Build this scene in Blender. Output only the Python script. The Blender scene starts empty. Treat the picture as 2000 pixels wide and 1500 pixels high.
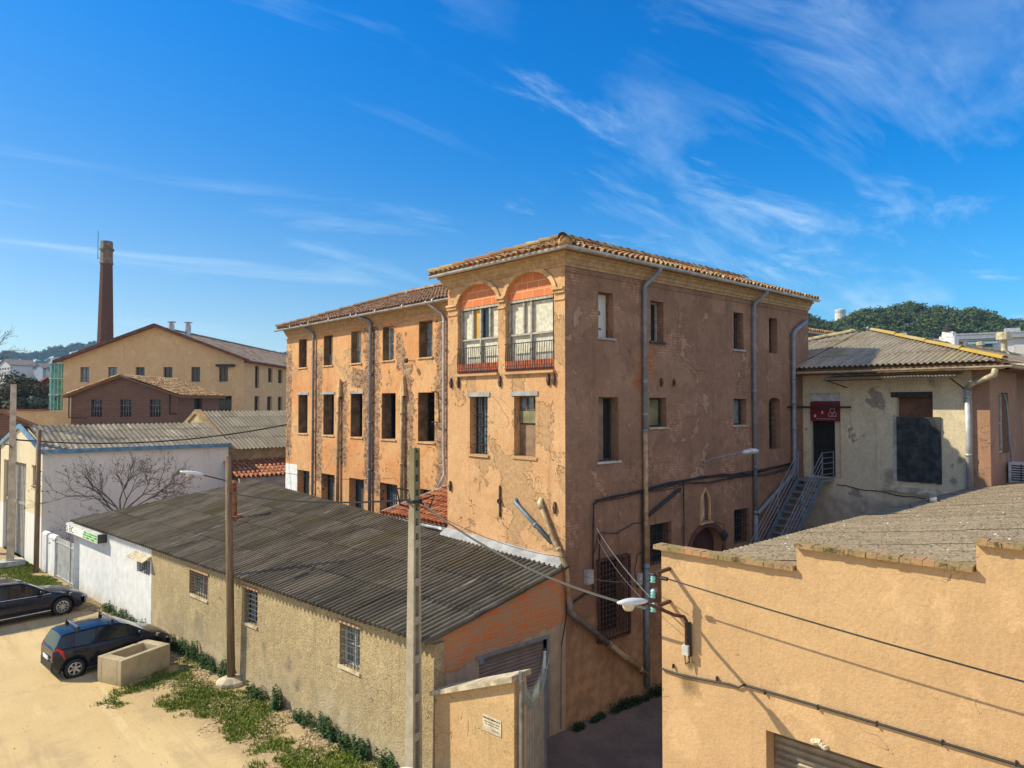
import bpy, math, random
from mathutils import Vector, Matrix
R = math.radians
random.seed(7)
S = bpy.context.scene
COL = S.collection

# ------------------------------------------------------------------ camera
# world axes: X runs along the shaded facade, Y along the sunlit one, origin = ground at the corner between them
CAM = Vector((-12.72, -12.17, 8.0))
YAW, PITCH, FPX = R(48.03), R(1.57), 1380.0
cd = bpy.data.cameras.new('camera'); cam = bpy.data.objects.new('camera', cd); COL.objects.link(cam)
cam.location = CAM
cam.rotation_euler = (R(90) + PITCH, 0, YAW - R(90))
cd.sensor_width = 36; cd.lens = FPX * 36 / 2000; cd.clip_start = 0.1; cd.clip_end = 5000
S.camera = cam
FWD = Vector((math.cos(YAW), math.sin(YAW), 0)); RGT = Vector((math.sin(YAW), -math.cos(YAW), 0))

# ------------------------------------------------------------------ sun, sky
SUN_TO = Vector((-0.79, 0.83, 1.0)).normalized()
SUN_EL = math.asin(SUN_TO.z)
sl = bpy.data.lights.new('sun', 'SUN'); sl.energy = 5.0; sl.angle = R(0.5); sl.color = (1.0, 0.895, 0.66)
so = bpy.data.objects.new('sun', sl); COL.objects.link(so); so.location = (-20, 20, 30)
so.rotation_euler = SUN_TO.to_track_quat('Z', 'Y').to_euler()
W = bpy.data.worlds.new('World'); S.world = W; W.use_nodes = True
wt = W.node_tree; wt.nodes.clear()
def wn(t, **k):
    n = wt.nodes.new(t)
    for a, b in k.items(): setattr(n, a, b)
    return n
wo = wn('ShaderNodeOutputWorld'); bg = wn('ShaderNodeBackground'); sky = wn('ShaderNodeTexSky')
sky.sky_type = 'NISHITA'; sky.sun_disc = False; sky.sun_elevation = SUN_EL
sky.sun_rotation = math.atan2(SUN_TO.x, SUN_TO.y)
sky.altitude = 300; sky.air_density = 1.0; sky.dust_density = 0.5; sky.ozone_density = 2.5
hsv = wn('ShaderNodeHueSaturation'); hsv.inputs['Saturation'].default_value = 1.35; hsv.inputs['Value'].default_value = 1.0
wt.links.new(sky.outputs[0], hsv.inputs['Color'])
tint = wn('ShaderNodeMix', data_type='RGBA', blend_type='MULTIPLY'); tint.inputs[0].default_value = 1.0; wt.links.new(hsv.outputs[0], tint.inputs[6]); 
tc0 = wn('ShaderNodeTexCoord'); sp0 = wn('ShaderNodeSeparateXYZ'); wt.links.new(tc0.outputs['Generated'], sp0.inputs[0]); dl = wn('ShaderNodeVectorMath', operation='DOT_PRODUCT'); wt.links.new(tc0.outputs['Generated'], dl.inputs[0]); dl.inputs[1].default_value = -RGT
ml = wn('ShaderNodeMath', operation='MULTIPLY_ADD'); wt.links.new(dl.outputs['Value'], ml.inputs[0]); ml.inputs[1].default_value = -0.25; wt.links.new(sp0.outputs[2], ml.inputs[2])
mr = wn('ShaderNodeMapRange'); mr.interpolation_type = 'SMOOTHSTEP'; wt.links.new(ml.outputs[0], mr.inputs[0]); mr.inputs[1].default_value = -0.02; mr.inputs[2].default_value = 0.50
tm0 = wn('ShaderNodeMix', data_type='RGBA'); wt.links.new(mr.outputs[0], tm0.inputs[0]); tm0.inputs[6].default_value = (0.92, 1.0, 1.04, 1); tm0.inputs[7].default_value = (0.0, 1.10, 1.50, 1); wt.links.new(tm0.outputs[2], tint.inputs[7])
def wmath(op, a, b=None, c=None):
    n = wn('ShaderNodeMath', operation=op)
    for i, x in enumerate((a, b, c)):
        if x is None: continue
        if isinstance(x, (int, float)): n.inputs[i].default_value = x
        else: wt.links.new(x, n.inputs[i])
    return n.outputs[0]
tc = wn('ShaderNodeTexCoord'); sep = wn('ShaderNodeSeparateXYZ'); wt.links.new(tc.outputs['Generated'], sep.inputs[0])
zz = wmath('MAXIMUM', wmath('ADD', sep.outputs[2], 0.12), 0.05)
px = wmath('DIVIDE', sep.outputs[0], zz); py = wmath('DIVIDE', sep.outputs[1], zz)
cmb = wn('ShaderNodeCombineXYZ'); wt.links.new(px, cmb.inputs[0]); wt.links.new(py, cmb.inputs[1])
def wcloud(rot, sc, nscale, dist, lo, hi, seed):
    mp = wn('ShaderNodeMapping'); mp.inputs['Rotation'].default_value = (0, 0, R(rot)); mp.inputs['Scale'].default_value = sc
    mp.inputs['Location'].default_value = (seed, seed * 0.7, seed)
    wt.links.new(cmb.outputs[0], mp.inputs[0])
    n = wn('ShaderNodeTexNoise'); n.inputs['Scale'].default_value = nscale; n.inputs['Detail'].default_value = 9
    n.inputs['Roughness'].default_value = 0.62; n.inputs['Distortion'].default_value = dist
    wt.links.new(mp.outputs[0], n.inputs['Vector'])
    r = wn('ShaderNodeMapRange'); r.interpolation_type = 'SMOOTHSTEP'
    r.inputs['From Min'].default_value = lo; r.inputs['From Max'].default_value = hi
    wt.links.new(n.outputs[0], r.inputs[0]); return r.outputs[0]
c_streak = wcloud(-28, (0.55, 1.9, 1), 0.8, 0.7, 0.47, 0.84, 3.1)
c_wisp = wcloud(38, (0.8, 1.7, 1), 1.3, 0.9, 0.49, 0.82, 7.9)
def wspot(u, v, rad):   # a patch of sky in a given direction
    d = (FWD * FPX * math.cos(PITCH) + RGT * (u - 1000) + Vector((0, 0, 788 - v))).normalized()
    n = wn('ShaderNodeVectorMath', operation='DOT_PRODUCT'); wt.links.new(tc.outputs['Generated'], n.inputs[0]); n.inputs[1].default_value = d
    r = wn('ShaderNodeMapRange'); r.interpolation_type = 'SMOOTHSTEP'
    r.inputs['From Min'].default_value = math.cos(R(rad)); r.inputs['From Max'].default_value = math.cos(R(rad * 0.25))
    wt.links.new(n.outputs['Value'], r.inputs[0]); return r.outputs[0]
m1 = wmath('ADD', wspot(1280, 270, 15), wmath('ADD', wspot(1850, 260, 20), wspot(1080, 330, 9)))
m2 = wmath('ADD', wmath('MULTIPLY', wspot(500, 300, 24), 0.8), wmath('MULTIPLY', wspot(0, 60, 20), 0.8))
m3 = wmath('ADD', wspot(1800, 480, 20), wspot(1300, 420, 14))
cl = wmath('ADD', wmath('MULTIPLY', c_wisp, wmath('MINIMUM', m1, 1)), wmath('MULTIPLY', c_streak, wmath('MINIMUM', wmath('ADD', wmath('ADD', m2, wmath('MULTIPLY', m3, 0.8)), 0.06), 1)))
low = wn('ShaderNodeMapRange'); low.interpolation_type = 'SMOOTHSTEP'
wt.links.new(sep.outputs[2], low.inputs[0]); low.inputs['From Min'].default_value = 0.34; low.inputs['From Max'].default_value = 0.0
cl = wmath('MINIMUM', wmath('ADD', wmath('MULTIPLY', wmath('MAXIMUM', wmath('SUBTRACT', cl, 0.055), 0), 0.66), wmath('MULTIPLY', low.outputs[0], 0.10)), 0.8)
# unseen bright fill added to the sky behind the viewpoint to lift the shade
db = wn('ShaderNodeVectorMath', operation='DOT_PRODUCT'); wt.links.new(tc.outputs['Generated'], db.inputs[0]); db.inputs[1].default_value = (-FWD * 0.75 + RGT * 0.5).normalized()
sky_fill = wn('ShaderNodeMapRange'); sky_fill.interpolation_type = 'SMOOTHSTEP'; wt.links.new(db.outputs['Value'], sky_fill.inputs[0]); sky_fill.inputs[1].default_value = 0.0; sky_fill.inputs[2].default_value = 0.45
mx = wn('ShaderNodeMix', data_type='RGBA'); wt.links.new(cl, mx.inputs[0])
mx_fill = wn('ShaderNodeMix', data_type='RGBA'); wt.links.new(wmath('MULTIPLY', sky_fill.outputs[0], 0.30), mx_fill.inputs[0]); mx_fill.inputs[7].default_value = (15.0, 13.6, 12.2, 1); wt.links.new(mx.outputs[2], mx_fill.inputs[6])
gm = wn('ShaderNodeGamma'); gm.inputs[1].default_value = 1.0
wt.links.new(tint.outputs[2], mx.inputs[6]); mx.inputs[7].default_value = (5.6, 7.4, 9.0, 1)
wt.links.new(mx_fill.outputs[2], bg.inputs[0]); bg.inputs[1].default_value = 0.105
wt.links.new(bg.outputs[0], wo.inputs[0])
S.view_settings.view_transform = 'Standard'; S.view_settings.look = 'None'
S.view_settings.exposure = 0.33; S.view_settings.gamma = 1.0
S.render.engine = 'CYCLES'
try: S.cycles.max_bounces = 6; S.cycles.volume_bounces = 0
except Exception: pass

# ------------------------------------------------------------------ material helpers
class NT:
    def __init__(s, name):
        s.m = bpy.data.materials.new(name); s.m.use_nodes = True; s.t = s.m.node_tree; s.t.nodes.clear()
        s.out = s.t.nodes.new('ShaderNodeOutputMaterial'); s.b = s.t.nodes.new('ShaderNodeBsdfPrincipled')
        s.t.links.new(s.b.outputs[0], s.out.inputs[0]); s.tc = s.t.nodes.new('ShaderNodeTexCoord').outputs['Object']
    def n(s, t, **k):
        n = s.t.nodes.new(t)
        for a, b in k.items(): setattr(n, a, b)
        return n
    def put(s, x, i):
        if x is None: return
        if isinstance(x, (int, float)): i.default_value = x
        elif isinstance(x, tuple): i.default_value = x if len(x) == 4 or i.type == 'VECTOR' else x + (1,)
        else: s.t.links.new(x, i)
    def math(s, op, a, b=None, c=None, clamp=False):
        n = s.n('ShaderNodeMath', operation=op); n.use_clamp = clamp
        for i, x in enumerate((a, b, c)): s.put(x, n.inputs[i])
        return n.outputs[0]
    def map(s, sc=(1, 1, 1), rot=(0, 0, 0), loc=(0, 0, 0), v=None):
        n = s.n('ShaderNodeMapping'); n.inputs['Scale'].default_value = sc; n.inputs['Rotation'].default_value = rot; n.inputs['Location'].default_value = loc
        s.t.links.new(v or s.tc, n.inputs[0]); return n.outputs[0]
    def noise(s, scale, detail=5, rough=0.55, v=None, dist=0, col=False):
        n = s.n('ShaderNodeTexNoise'); n.inputs['Scale'].default_value = scale; n.inputs['Detail'].default_value = detail
        n.inputs['Roughness'].default_value = rough; n.inputs['Distortion'].default_value = dist
        s.t.links.new(v or s.tc, n.inputs['Vector']); return n.outputs[1 if col else 0]
    def voro(s, scale, v=None, feature='F1', out=0, rnd=1):
        n = s.n('ShaderNodeTexVoronoi', feature=feature); n.inputs['Scale'].default_value = scale; n.inputs['Randomness'].default_value = rnd
        s.t.links.new(v or s.tc, n.inputs['Vector']); return n.outputs[out]
    def ramp(s, x, lo, hi, a=0.0, b=1.0, smooth=True):
        n = s.n('ShaderNodeMapRange'); n.interpolation_type = 'SMOOTHSTEP' if smooth else 'LINEAR'
        s.put(x, n.inputs[0]); n.inputs[1].default_value = lo; n.inputs[2].default_value = hi; n.inputs[3].default_value = a; n.inputs[4].default_value = b
        return n.outputs[0]
    def mix(s, f, a, b, mode='MIX'):
        n = s.n('ShaderNodeMix', data_type='RGBA', blend_type=mode); s.put(f, n.inputs[0]); s.put(a, n.inputs[6]); s.put(b, n.inputs[7]); return n.outputs[2]
    def sepxyz(s, v=None):
        n = s.n('ShaderNodeSeparateXYZ'); s.t.links.new(v or s.tc, n.inputs[0]); return n.outputs
    def comb(s, x, y, z):
        n = s.n('ShaderNodeCombineXYZ'); s.put(x, n.inputs[0]); s.put(y, n.inputs[1]); s.put(z, n.inputs[2]); return n.outputs[0]
    def bump(s, h, strength=0.5, dist=0.02, prev=None):
        n = s.n('ShaderNodeBump'); n.inputs['Strength'].default_value = strength; n.inputs['Distance'].default_value = dist
        s.t.links.new(h, n.inputs['Height'])
        if prev is not None: s.t.links.new(prev, n.inputs['Normal'])
        s.t.links.new(n.outputs[0], s.b.inputs['Normal']); return n.outputs[0]
    def rnd(s): return s.n('ShaderNodeNewGeometry').outputs['Random Per Island']
    def fin(s, col, rough=0.9, metal=0, spec=None):
        s.put(col, s.b.inputs['Base Color']); s.put(rough, s.b.inputs['Roughness']); s.put(metal, s.b.inputs['Metallic'])
        if spec is not None: s.b.inputs['Specular IOR Level'].default_value = spec
        return s.m
    def cracks(s, scale, width, seed=0, dist=1.5):
        n = s.noise(scale, 3, 0.6, s.map(loc=(seed, seed, seed)), dist)
        return s.ramp(s.math('ABSOLUTE', s.math('SUBTRACT', n, 0.5)), 0, width, 1, 0)
    def bkcoord(s):
        n = s.n('ShaderNodeVectorMath', operation='DOT_PRODUCT'); s.t.links.new(s.tc, n.inputs[0]); n.inputs[1].default_value = RGT + FWD * 0.9; return s.comb(n.outputs['Value'], s.sepxyz()[2], 0.0)
    def wallcoord(s, axis):
        if axis == 'bk': return s.bkcoord()   # brick coordinates on a wall running along x or y
        q = s.sepxyz(); return s.comb(q[0] if axis == 'x' else q[1], q[2], 0.0)
    def brick(s, axis, c1, c2, mortar, w=0.28, h=0.075, mo=0.01):
        n = s.n('ShaderNodeTexBrick'); n.inputs['Scale'].default_value = 1; n.inputs['Brick Width'].default_value = w; n.inputs['Row Height'].default_value = h
        n.inputs['Mortar Size'].default_value = mo; s.put(c1, n.inputs['Color1']); s.put(c2, n.inputs['Color2']); s.put(mortar, n.inputs['Mortar']); n.inputs['Mortar Smooth'].default_value = 0.3
        s.t.links.new(s.wallcoord(axis), n.inputs['Vector']); return n.outputs

def simple(name, col, rough=0.8, metal=0.0, var=0.15, scale=6, bump=0.0, spec=None, col2=None):
    m = NT(name)
    f = m.noise(scale, 6)
    dark = tuple(c * (1 - var * 1.6) for c in col) if col2 is None else col2
    c = m.mix(m.ramp(f, 0.35, 0.68), dark, tuple(min(1, c * (1 + var)) for c in col))
    if bump: m.bump(m.noise(scale * 6, 6), bump, 0.01)
    return m.fin(c, rough, metal, spec)

def plaster(name, a, b, stain, under, axis, peel=0.60, mott=1.0, spots=None, stones=None, brickwear=None, streaks=0.4, soft=1.0, crackw=0.006, damp=None, bumpy=0.35, bandmask=None, seed=0.0, fine=0.0):
    """weathered render over stone or brick. a,b tones; stain; under: coat below; stones=(list of (pos,width), threshold)"""
    m = NT(name); q = m.sepxyz(); L = (seed, seed * 1.3, seed * 0.7)
    big = m.noise(0.45, 6, 0.6, m.map(loc=L)); mid = m.noise(2.2, 8, 0.65, m.map(loc=L)); fn = m.noise(22, 6, 0.7)
    c = m.mix(m.ramp(big, 0.35, 0.66), a, b)
    c = m.mix(m.math('MULTIPLY', m.ramp(mid, 0.42, 0.72), 0.55), c, stain)
    st = m.noise(1.0, 7, 0.6, m.map(sc=(5.5, 5.5, 0.35), loc=L))
    c = m.mix(m.math('MULTIPLY', m.ramp(st, 0.52, 0.74), streaks), c, tuple(x * 0.62 for x in stain))
    # lighter washed patches with firm edges
    wash = m.ramp(m.noise(0.9, 7, 0.6, m.map(loc=(seed + 5, 2, 7))), 0.57, 0.60)
    c = m.mix(m.math('MULTIPLY', wash, 0.35), c, tuple(min(1, x * 1.22 + 0.02) for x in a))
    c = m.mix(m.ramp(fn, 0.35, 0.62), m.mix((0.24 + fine * 0.35) * mott, c, (0.05, 0.035, 0.02)), c)
    c = m.mix(m.math('MULTIPLY', m.ramp(m.noise(7, 7, 0.75, m.map(loc=L)), 0.40, 0.66), (0.22 + fine * 0.3) * mott), c, tuple(x * 0.55 for x in stain))
    h = m.math('MULTIPLY', mid, 0.5); h = m.math('ADD', h, m.math('MULTIPLY', fn, 0.25 + fine))
    # second coat fallen away
    pn = m.noise(0.75, 9, 0.62, m.map(loc=(seed + 11, 3, seed)), 0.4)
    pm = m.ramp(pn, peel, peel + 0.012)
    edge = m.ramp(m.math('ABSOLUTE', m.math('SUBTRACT', pn, peel)), 0, 0.008, 1, 0)
    uc = m.mix(m.ramp(m.noise(9, 8, 0.7), 0.3, 0.7), tuple(x * 0.62 for x in under), under)
    c = m.mix(m.math('MULTIPLY', pm, 0.8), c, uc); c = m.mix(m.math('MULTIPLY', edge, 0.55), c, (0.10, 0.06, 0.035))
    h = m.math('SUBTRACT', h, m.math('MULTIPLY', pm, 0.7))
    if brickwear:
        bc1, bc2, mort, thr = brickwear
        bo = m.brick(axis, bc1, bc2, mort)
        bn = m.noise(0.62, 8, 0.66, m.map(loc=(seed + 21, 9, seed)))
        bm = m.ramp(bn, thr, thr + 0.06)
        bm = m.math('MULTIPLY', bm, m.ramp(m.noise(5, 6, 0.7), 0.42, 0.6))
        c = m.mix(m.math('MULTIPLY', bm, 0.75), c, bo[0]); h = m.math('SUBTRACT', h, m.math('MULTIPLY', m.math('MULTIPLY', bm, bo[1]), 0.6))
    if stones:
        bands, thr = stones
        along = q[0] if axis == 'x' else q[1]
        wob = m.math('MULTIPLY', m.math('SUBTRACT', m.noise(1.6, 8, 0.75, m.map(loc=(3, 1, 2))), 0.5), 1.4)
        acc = None
        for pos, w, z0, z1 in bands:
            d = m.math('ABSOLUTE', m.math('ADD', m.math('SUBTRACT', along, pos), wob))
            t = m.math('MULTIPLY', m.ramp(d, w * 0.4, w * 1.6, 1, 0), m.math('MULTIPLY', m.ramp(q[2], z0 - 0.5, z0 + 0.4), m.ramp(q[2], z1 - 0.3, z1 + 0.5, 1, 0)))
            acc = t if acc is None else m.math('MAXIMUM', acc, t)
        pock = m.ramp(m.voro(3.4, m.map(loc=(7, 7, seed)), 'F1', 0), 0.30, 0.26)
        sel = m.math('ADD', m.math('MULTIPLY', acc, 1.0), m.math('SUBTRACT', m.noise(1.9, 6, 0.65, m.map(loc=(9, 4, seed))), 0.5))
        full = m.ramp(sel, thr, thr + 0.04)
        part = m.math('MULTIPLY', m.ramp(sel, thr - 0.50, thr - 0.42), pock)
        sm = m.math('MAXIMUM', full, part)
        jig = m.n('ShaderNodeVectorMath', operation='MULTIPLY_ADD'); m.t.links.new(m.noise(3.0, 4, 0.6, None, 0, True), jig.inputs[0]); jig.inputs[1].default_value = (0.22, 0.22, 0.22); m.t.links.new(m.tc, jig.inputs[2]); jv = jig.outputs[0]
        vc = m.voro(5.4, m.map(sc=(1, 1, 1.35), v=jv), 'F1', 1); ve = m.voro(5.4, m.map(sc=(1, 1, 1.35), v=jv), 'DISTANCE_TO_EDGE')
        sv = m.n('ShaderNodeSeparateColor'); m.t.links.new(vc, sv.inputs[0])
        stc = m.mix(sv.outputs[0], (0.20, 0.085, 0.055), (0.40, 0.22, 0.13)); stc = m.mix(m.ramp(sv.outputs[1], 0.6, 1), stc, (0.50, 0.34, 0.20))
        stc = m.mix(m.ramp(ve, 0.02, 0.13), (0.50, 0.33, 0.185), stc)
        stc = m.mix(m.ramp(m.noise(14, 5, 0.7), 0.3, 0.7), m.mix(0.45, stc, (0.05, 0.03, 0.02)), stc)
        c = m.mix(sm, c, stc)
        h = m.math('ADD', m.math('SUBTRACT', h, m.math('MULTIPLY', sm, 1.3)), m.math('MULTIPLY', sm, m.math('MULTIPLY', m.ramp(ve, 0, 0.12), 0.9)))
    if spots:
        for (u0, z0, r0, colr) in spots:
            along = q[0] if axis == 'x' else q[1]
            d = m.math('SQRT', m.math('ADD', m.math('POWER', m.math('SUBTRACT', along, u0), 2), m.math('POWER', m.math('MULTIPLY', m.math('SUBTRACT', q[2], z0), 0.8), 2)))
            d = m.math('ADD', d, m.math('MULTIPLY', m.math('SUBTRACT', m.noise(3.0, 7, 0.7), 0.5), r0 * 2.6))
            c = m.mix(m.math('MULTIPLY', m.ramp(d, r0 * 0.15, r0, 1, 0), 0.8), c, m.mix(m.ramp(m.noise(12, 6), 0.4, 0.6), colr, tuple(x * 0.6 for x in colr)))
    ck = m.math('MULTIPLY', m.cracks(0.55, crackw, seed + 1.7, 2.2), m.ramp(m.noise(0.8, 3, 0.5, m.map(loc=(seed, 8, 1))), 0.5, 0.56))
    c = m.mix(m.math('MULTIPLY', ck, 0.6), c, (0.09, 0.05, 0.03)); h = m.math('SUBTRACT', h, m.math('MULTIPLY', ck, 0.7))
    if damp:
        z0, z1, dc = damp
        dn = m.math('ADD', q[2], m.math('MULTIPLY', m.math('SUBTRACT', m.noise(1.1, 7, 0.65, m.map(loc=(seed, 1, 1))), 0.5), (z1 - z0) * 2.4))
        dm = m.ramp(dn, z0, z1, 1, 0); c = m.mix(m.math('MULTIPLY', dm, 0.75), c, m.mix(m.ramp(m.noise(3, 6), 0.4, 0.6), dc, tuple(x * 1.5 for x in dc)))
    m.bump(h, bumpy, 0.06 * soft)
    return m.fin(c, 0.95, 0, 0.2)

def corrugate(name, a, b, moss, mossamt=0.5, stain=0.6, streakaxis='x', scale=1.0, grit=0.0, lite=None):
    m = NT(name); r = m.rnd()
    sc = (0.5, 6, 2) if streakaxis == 'x' else (6, 0.5, 2)
    st = m.noise(1.2, 8, 0.65, m.map(sc=sc)); bl = m.noise(0.5, 6, 0.6)
    c = m.mix(m.ramp(r, 0, 1), a, b)
    c = m.mix(m.math('MULTIPLY', m.ramp(st, 0.40, 0.70), stain), c, tuple(x * 0.35 for x in a))
    c = m.mix(m.math('MULTIPLY', m.ramp(m.math('ADD', bl, m.math('MULTIPLY', m.math('SUBTRACT', m.noise(7, 6, 0.7), 0.5), 0.5)), 0.52, 0.66), mossamt), c, moss)
    c = m.mix(m.math('MULTIPLY', m.ramp(m.noise(16, 8, 0.75), 0.5, 0.72), 0.45), c, (0.035, 0.03, 0.022))
    if lite: c = m.mix(m.math('MULTIPLY', m.ramp(m.noise(0.8, 6, 0.6, m.map(sc=(sc[0], sc[1], 1), loc=(4, 8, 2))), 0.60, 0.72), 0.7), c, lite)
    if grit:
        g = m.voro(34, None, 'F1', 1); gs = m.n('ShaderNodeSeparateColor'); m.t.links.new(g, gs.inputs[0])
        c = m.mix(m.math('MULTIPLY', m.ramp(gs.outputs[0], 0.2, 0.9), grit), c, (0.46, 0.38, 0.27))
        c = m.mix(m.ramp(gs.outputs[1], 0.994, 0.997), c, (0.62, 0.60, 0.55))
        c = m.mix(m.math('MULTIPLY', m.ramp(gs.outputs[2], 0.9, 0.95), 0.8), c, (0.06, 0.045, 0.03))
    m.bump(m.noise(30, 8, 0.7), 0.5, 0.01 if not grit else 0.03)
    return m.fin(c, 0.95, 0, 0.2)

def tilemat(name, cols, moss=(0.22, 0.17, 0.05), mossamt=0.5):
    m = NT(name); r = m.rnd()
    cr = m.n('ShaderNodeValToRGB'); cr.color_ramp.interpolation = 'CONSTANT'
    while len(cr.color_ramp.elements) < len(cols): cr.color_ramp.elements.new(0.5)
    for i, cc in enumerate(cols): cr.color_ramp.elements[i].position = i / len(cols); cr.color_ramp.elements[i].color = cc + (1,)
    m.t.links.new(r, cr.inputs[0])
    c = m.mix(m.math('MULTIPLY', m.ramp(m.noise(3.2, 8, 0.7), 0.44, 0.66), mossamt), cr.outputs[0], moss)
    c = m.mix(m.math('MULTIPLY', m.ramp(m.noise(11, 8, 0.75), 0.5, 0.7), 0.55), c, (0.05, 0.04, 0.03))
    m.bump(m.noise(28, 6, 0.7), 0.5, 0.01); return m.fin(c, 0.95, 0, 0.2)

# ------------------------------------------------------------------ mesh helpers
class MB:
    def __init__(s): s.v = []; s.f = []; s.mi = []; s.cur = 0
    def add(s, vs, fs):
        k = len(s.v); s.v.extend([tuple(x) for x in vs])
        for f in fs: s.f.append(tuple(i + k for i in f)); s.mi.append(s.cur)
    def quad(s, a, b, c, d): s.add([a, b, c, d], [(0, 1, 2, 3)])
    def poly(s, p): s.add(p, [tuple(range(len(p)))])
    def hexa(s, p):   # 8 corners: bottom 4 (ccw), top 4
        s.add(p, [(3, 2, 1, 0), (4, 5, 6, 7), (0, 1, 5, 4), (1, 2, 6, 5), (2, 3, 7, 6), (3, 0, 4, 7)])
    def box(s, x0, x1, y0, y1, z0, z1): s.hexa([(x0, y0, z0), (x1, y0, z0), (x1, y1, z0), (x0, y1, z0), (x0, y0, z1), (x1, y0, z1), (x1, y1, z1), (x0, y1, z1)])
    def fbox(s, fr, s0, s1, z0, z1, d0, d1): s.hexa([fr(s0, z0, d0), fr(s1, z0, d0), fr(s1, z0, d1), fr(s0, z0, d1), fr(s0, z1, d0), fr(s1, z1, d0), fr(s1, z1, d1), fr(s0, z1, d1)])
    def beam(s, a, b, w, h, up=(0, 0, 1)):
        a = Vector(a); b = Vector(b); d = (b - a).normalized(); u = Vector(up)
        if abs(d.dot(u)) > 0.98: u = Vector((1, 0, 0))
        r = d.cross(u).normalized() * w / 2; q = r.cross(d).normalized() * h / 2
        s.hexa([a - r - q, a + r - q, b + r - q, b - r - q, a - r + q, a + r + q, b + r + q, b - r + q])
    def tube(s, pts, r, n=8, cap=True):
        pts = [Vector(p) for p in pts]; rs = r if isinstance(r, (list, tuple)) else [r] * len(pts); k = len(s.v)
        up = None; rings = []
        for i, p in enumerate(pts):
            if i == 0: d = pts[1] - p
            elif i == len(pts) - 1: d = p - pts[i - 1]
            else: d = (pts[i + 1] - p).normalized() + (p - pts[i - 1]).normalized()
            d = d.normalized() if d.length > 1e-9 else Vector((0, 0, 1))
            if up is None: up = Vector((0, 0, 1)) if abs(d.z) < 0.9 else Vector((1, 0, 0))
            a = d.cross(up)
            if a.length < 1e-6: a = d.cross(Vector((0, 1, 0)))
            a.normalize(); b = a.cross(d).normalized(); up = b
            for j in range(n):
                t = 2 * math.pi * j / n; s.v.append(tuple(p + (a * math.cos(t) + b * math.sin(t)) * rs[i]))
        for i in range(len(pts) - 1):
            for j in range(n):
                s.f.append((k + i * n + j, k + i * n + (j + 1) % n, k + (i + 1) * n + (j + 1) % n, k + (i + 1) * n + j)); s.mi.append(s.cur)
        if cap:
            s.f.append(tuple(k + j for j in range(n))[::-1]); s.mi.append(s.cur)
            s.f.append(tuple(k + (len(pts) - 1) * n + j for j in range(n))); s.mi.append(s.cur)
    def lathe(s, c, prof, n=16, axis=(0, 0, 1), u=None):
        c = Vector(c); ax = Vector(axis).normalized(); a = Vector((1, 0, 0)) if abs(ax.x) < 0.9 else Vector((0, 1, 0))
        a = (a - ax * a.dot(ax)).normalized(); b = ax.cross(a); vs = []; fs = []
        for (r, z) in prof:
            for j in range(n): t = 2 * math.pi * j / n; vs.append(c + ax * z + (a * math.cos(t) + b * math.sin(t)) * r)
        for i in range(len(prof) - 1):
            for j in range(n): fs.append((i * n + j, i * n + (j + 1) % n, (i + 1) * n + (j + 1) % n, (i + 1) * n + j))
        s.add(vs, fs)
    def build(s, name, mats, parent=None, smooth=False, local=False, **tags):
        me = bpy.data.meshes.new(name); me.from_pydata(s.v, [], s.f); me.update()
        o = bpy.data.objects.new(name, me)
        if not isinstance(mats, (list, tuple)): mats = [mats]
        for m in mats: me.materials.append(m)
        if len(mats) > 1: me.polygons.foreach_set('material_index', s.mi)
        if smooth: me.polygons.foreach_set('use_smooth', [True] * len(me.polygons))
        COL.objects.link(o); attach(o, parent, local)
        for k, v in tags.items(): o[k] = v
        return o
OFF = {}
def attach(o, parent, local=False):
    if parent is not None:
        o.parent = parent
        if not local: o.location = -OFF.get(parent.name, Vector((0, 0, 0))); OFF[o.name] = Vector((0, 0, 0))
        else: OFF[o.name] = OFF.get(parent.name, Vector((0, 0, 0)))
    else: OFF[o.name] = Vector((0, 0, 0))
def thing(name, label, cat, loc=(0, 0, 0), group=None, rz=0):
    o = bpy.data.objects.new(name, None); o.empty_display_size = 0.3; COL.objects.link(o); o.location = loc; o.rotation_euler = (0, 0, rz)
    OFF[o.name] = Vector(loc); o['label'] = label; o['category'] = cat
    if group: o['group'] = group
    return o
def tag(o, label, cat, group=None):
    o['label'] = label; o['category'] = cat
    if group: o['group'] = group
    return o
def frame(o, u, n):
    o = Vector((o[0], o[1], 0)); u = Vector((u[0], u[1], 0)).normalized(); n = Vector((n[0], n[1], 0)).normalized()
    return lambda s, z, d=0.0: o + u * s + n * d + Vector((0, 0, z))
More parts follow.
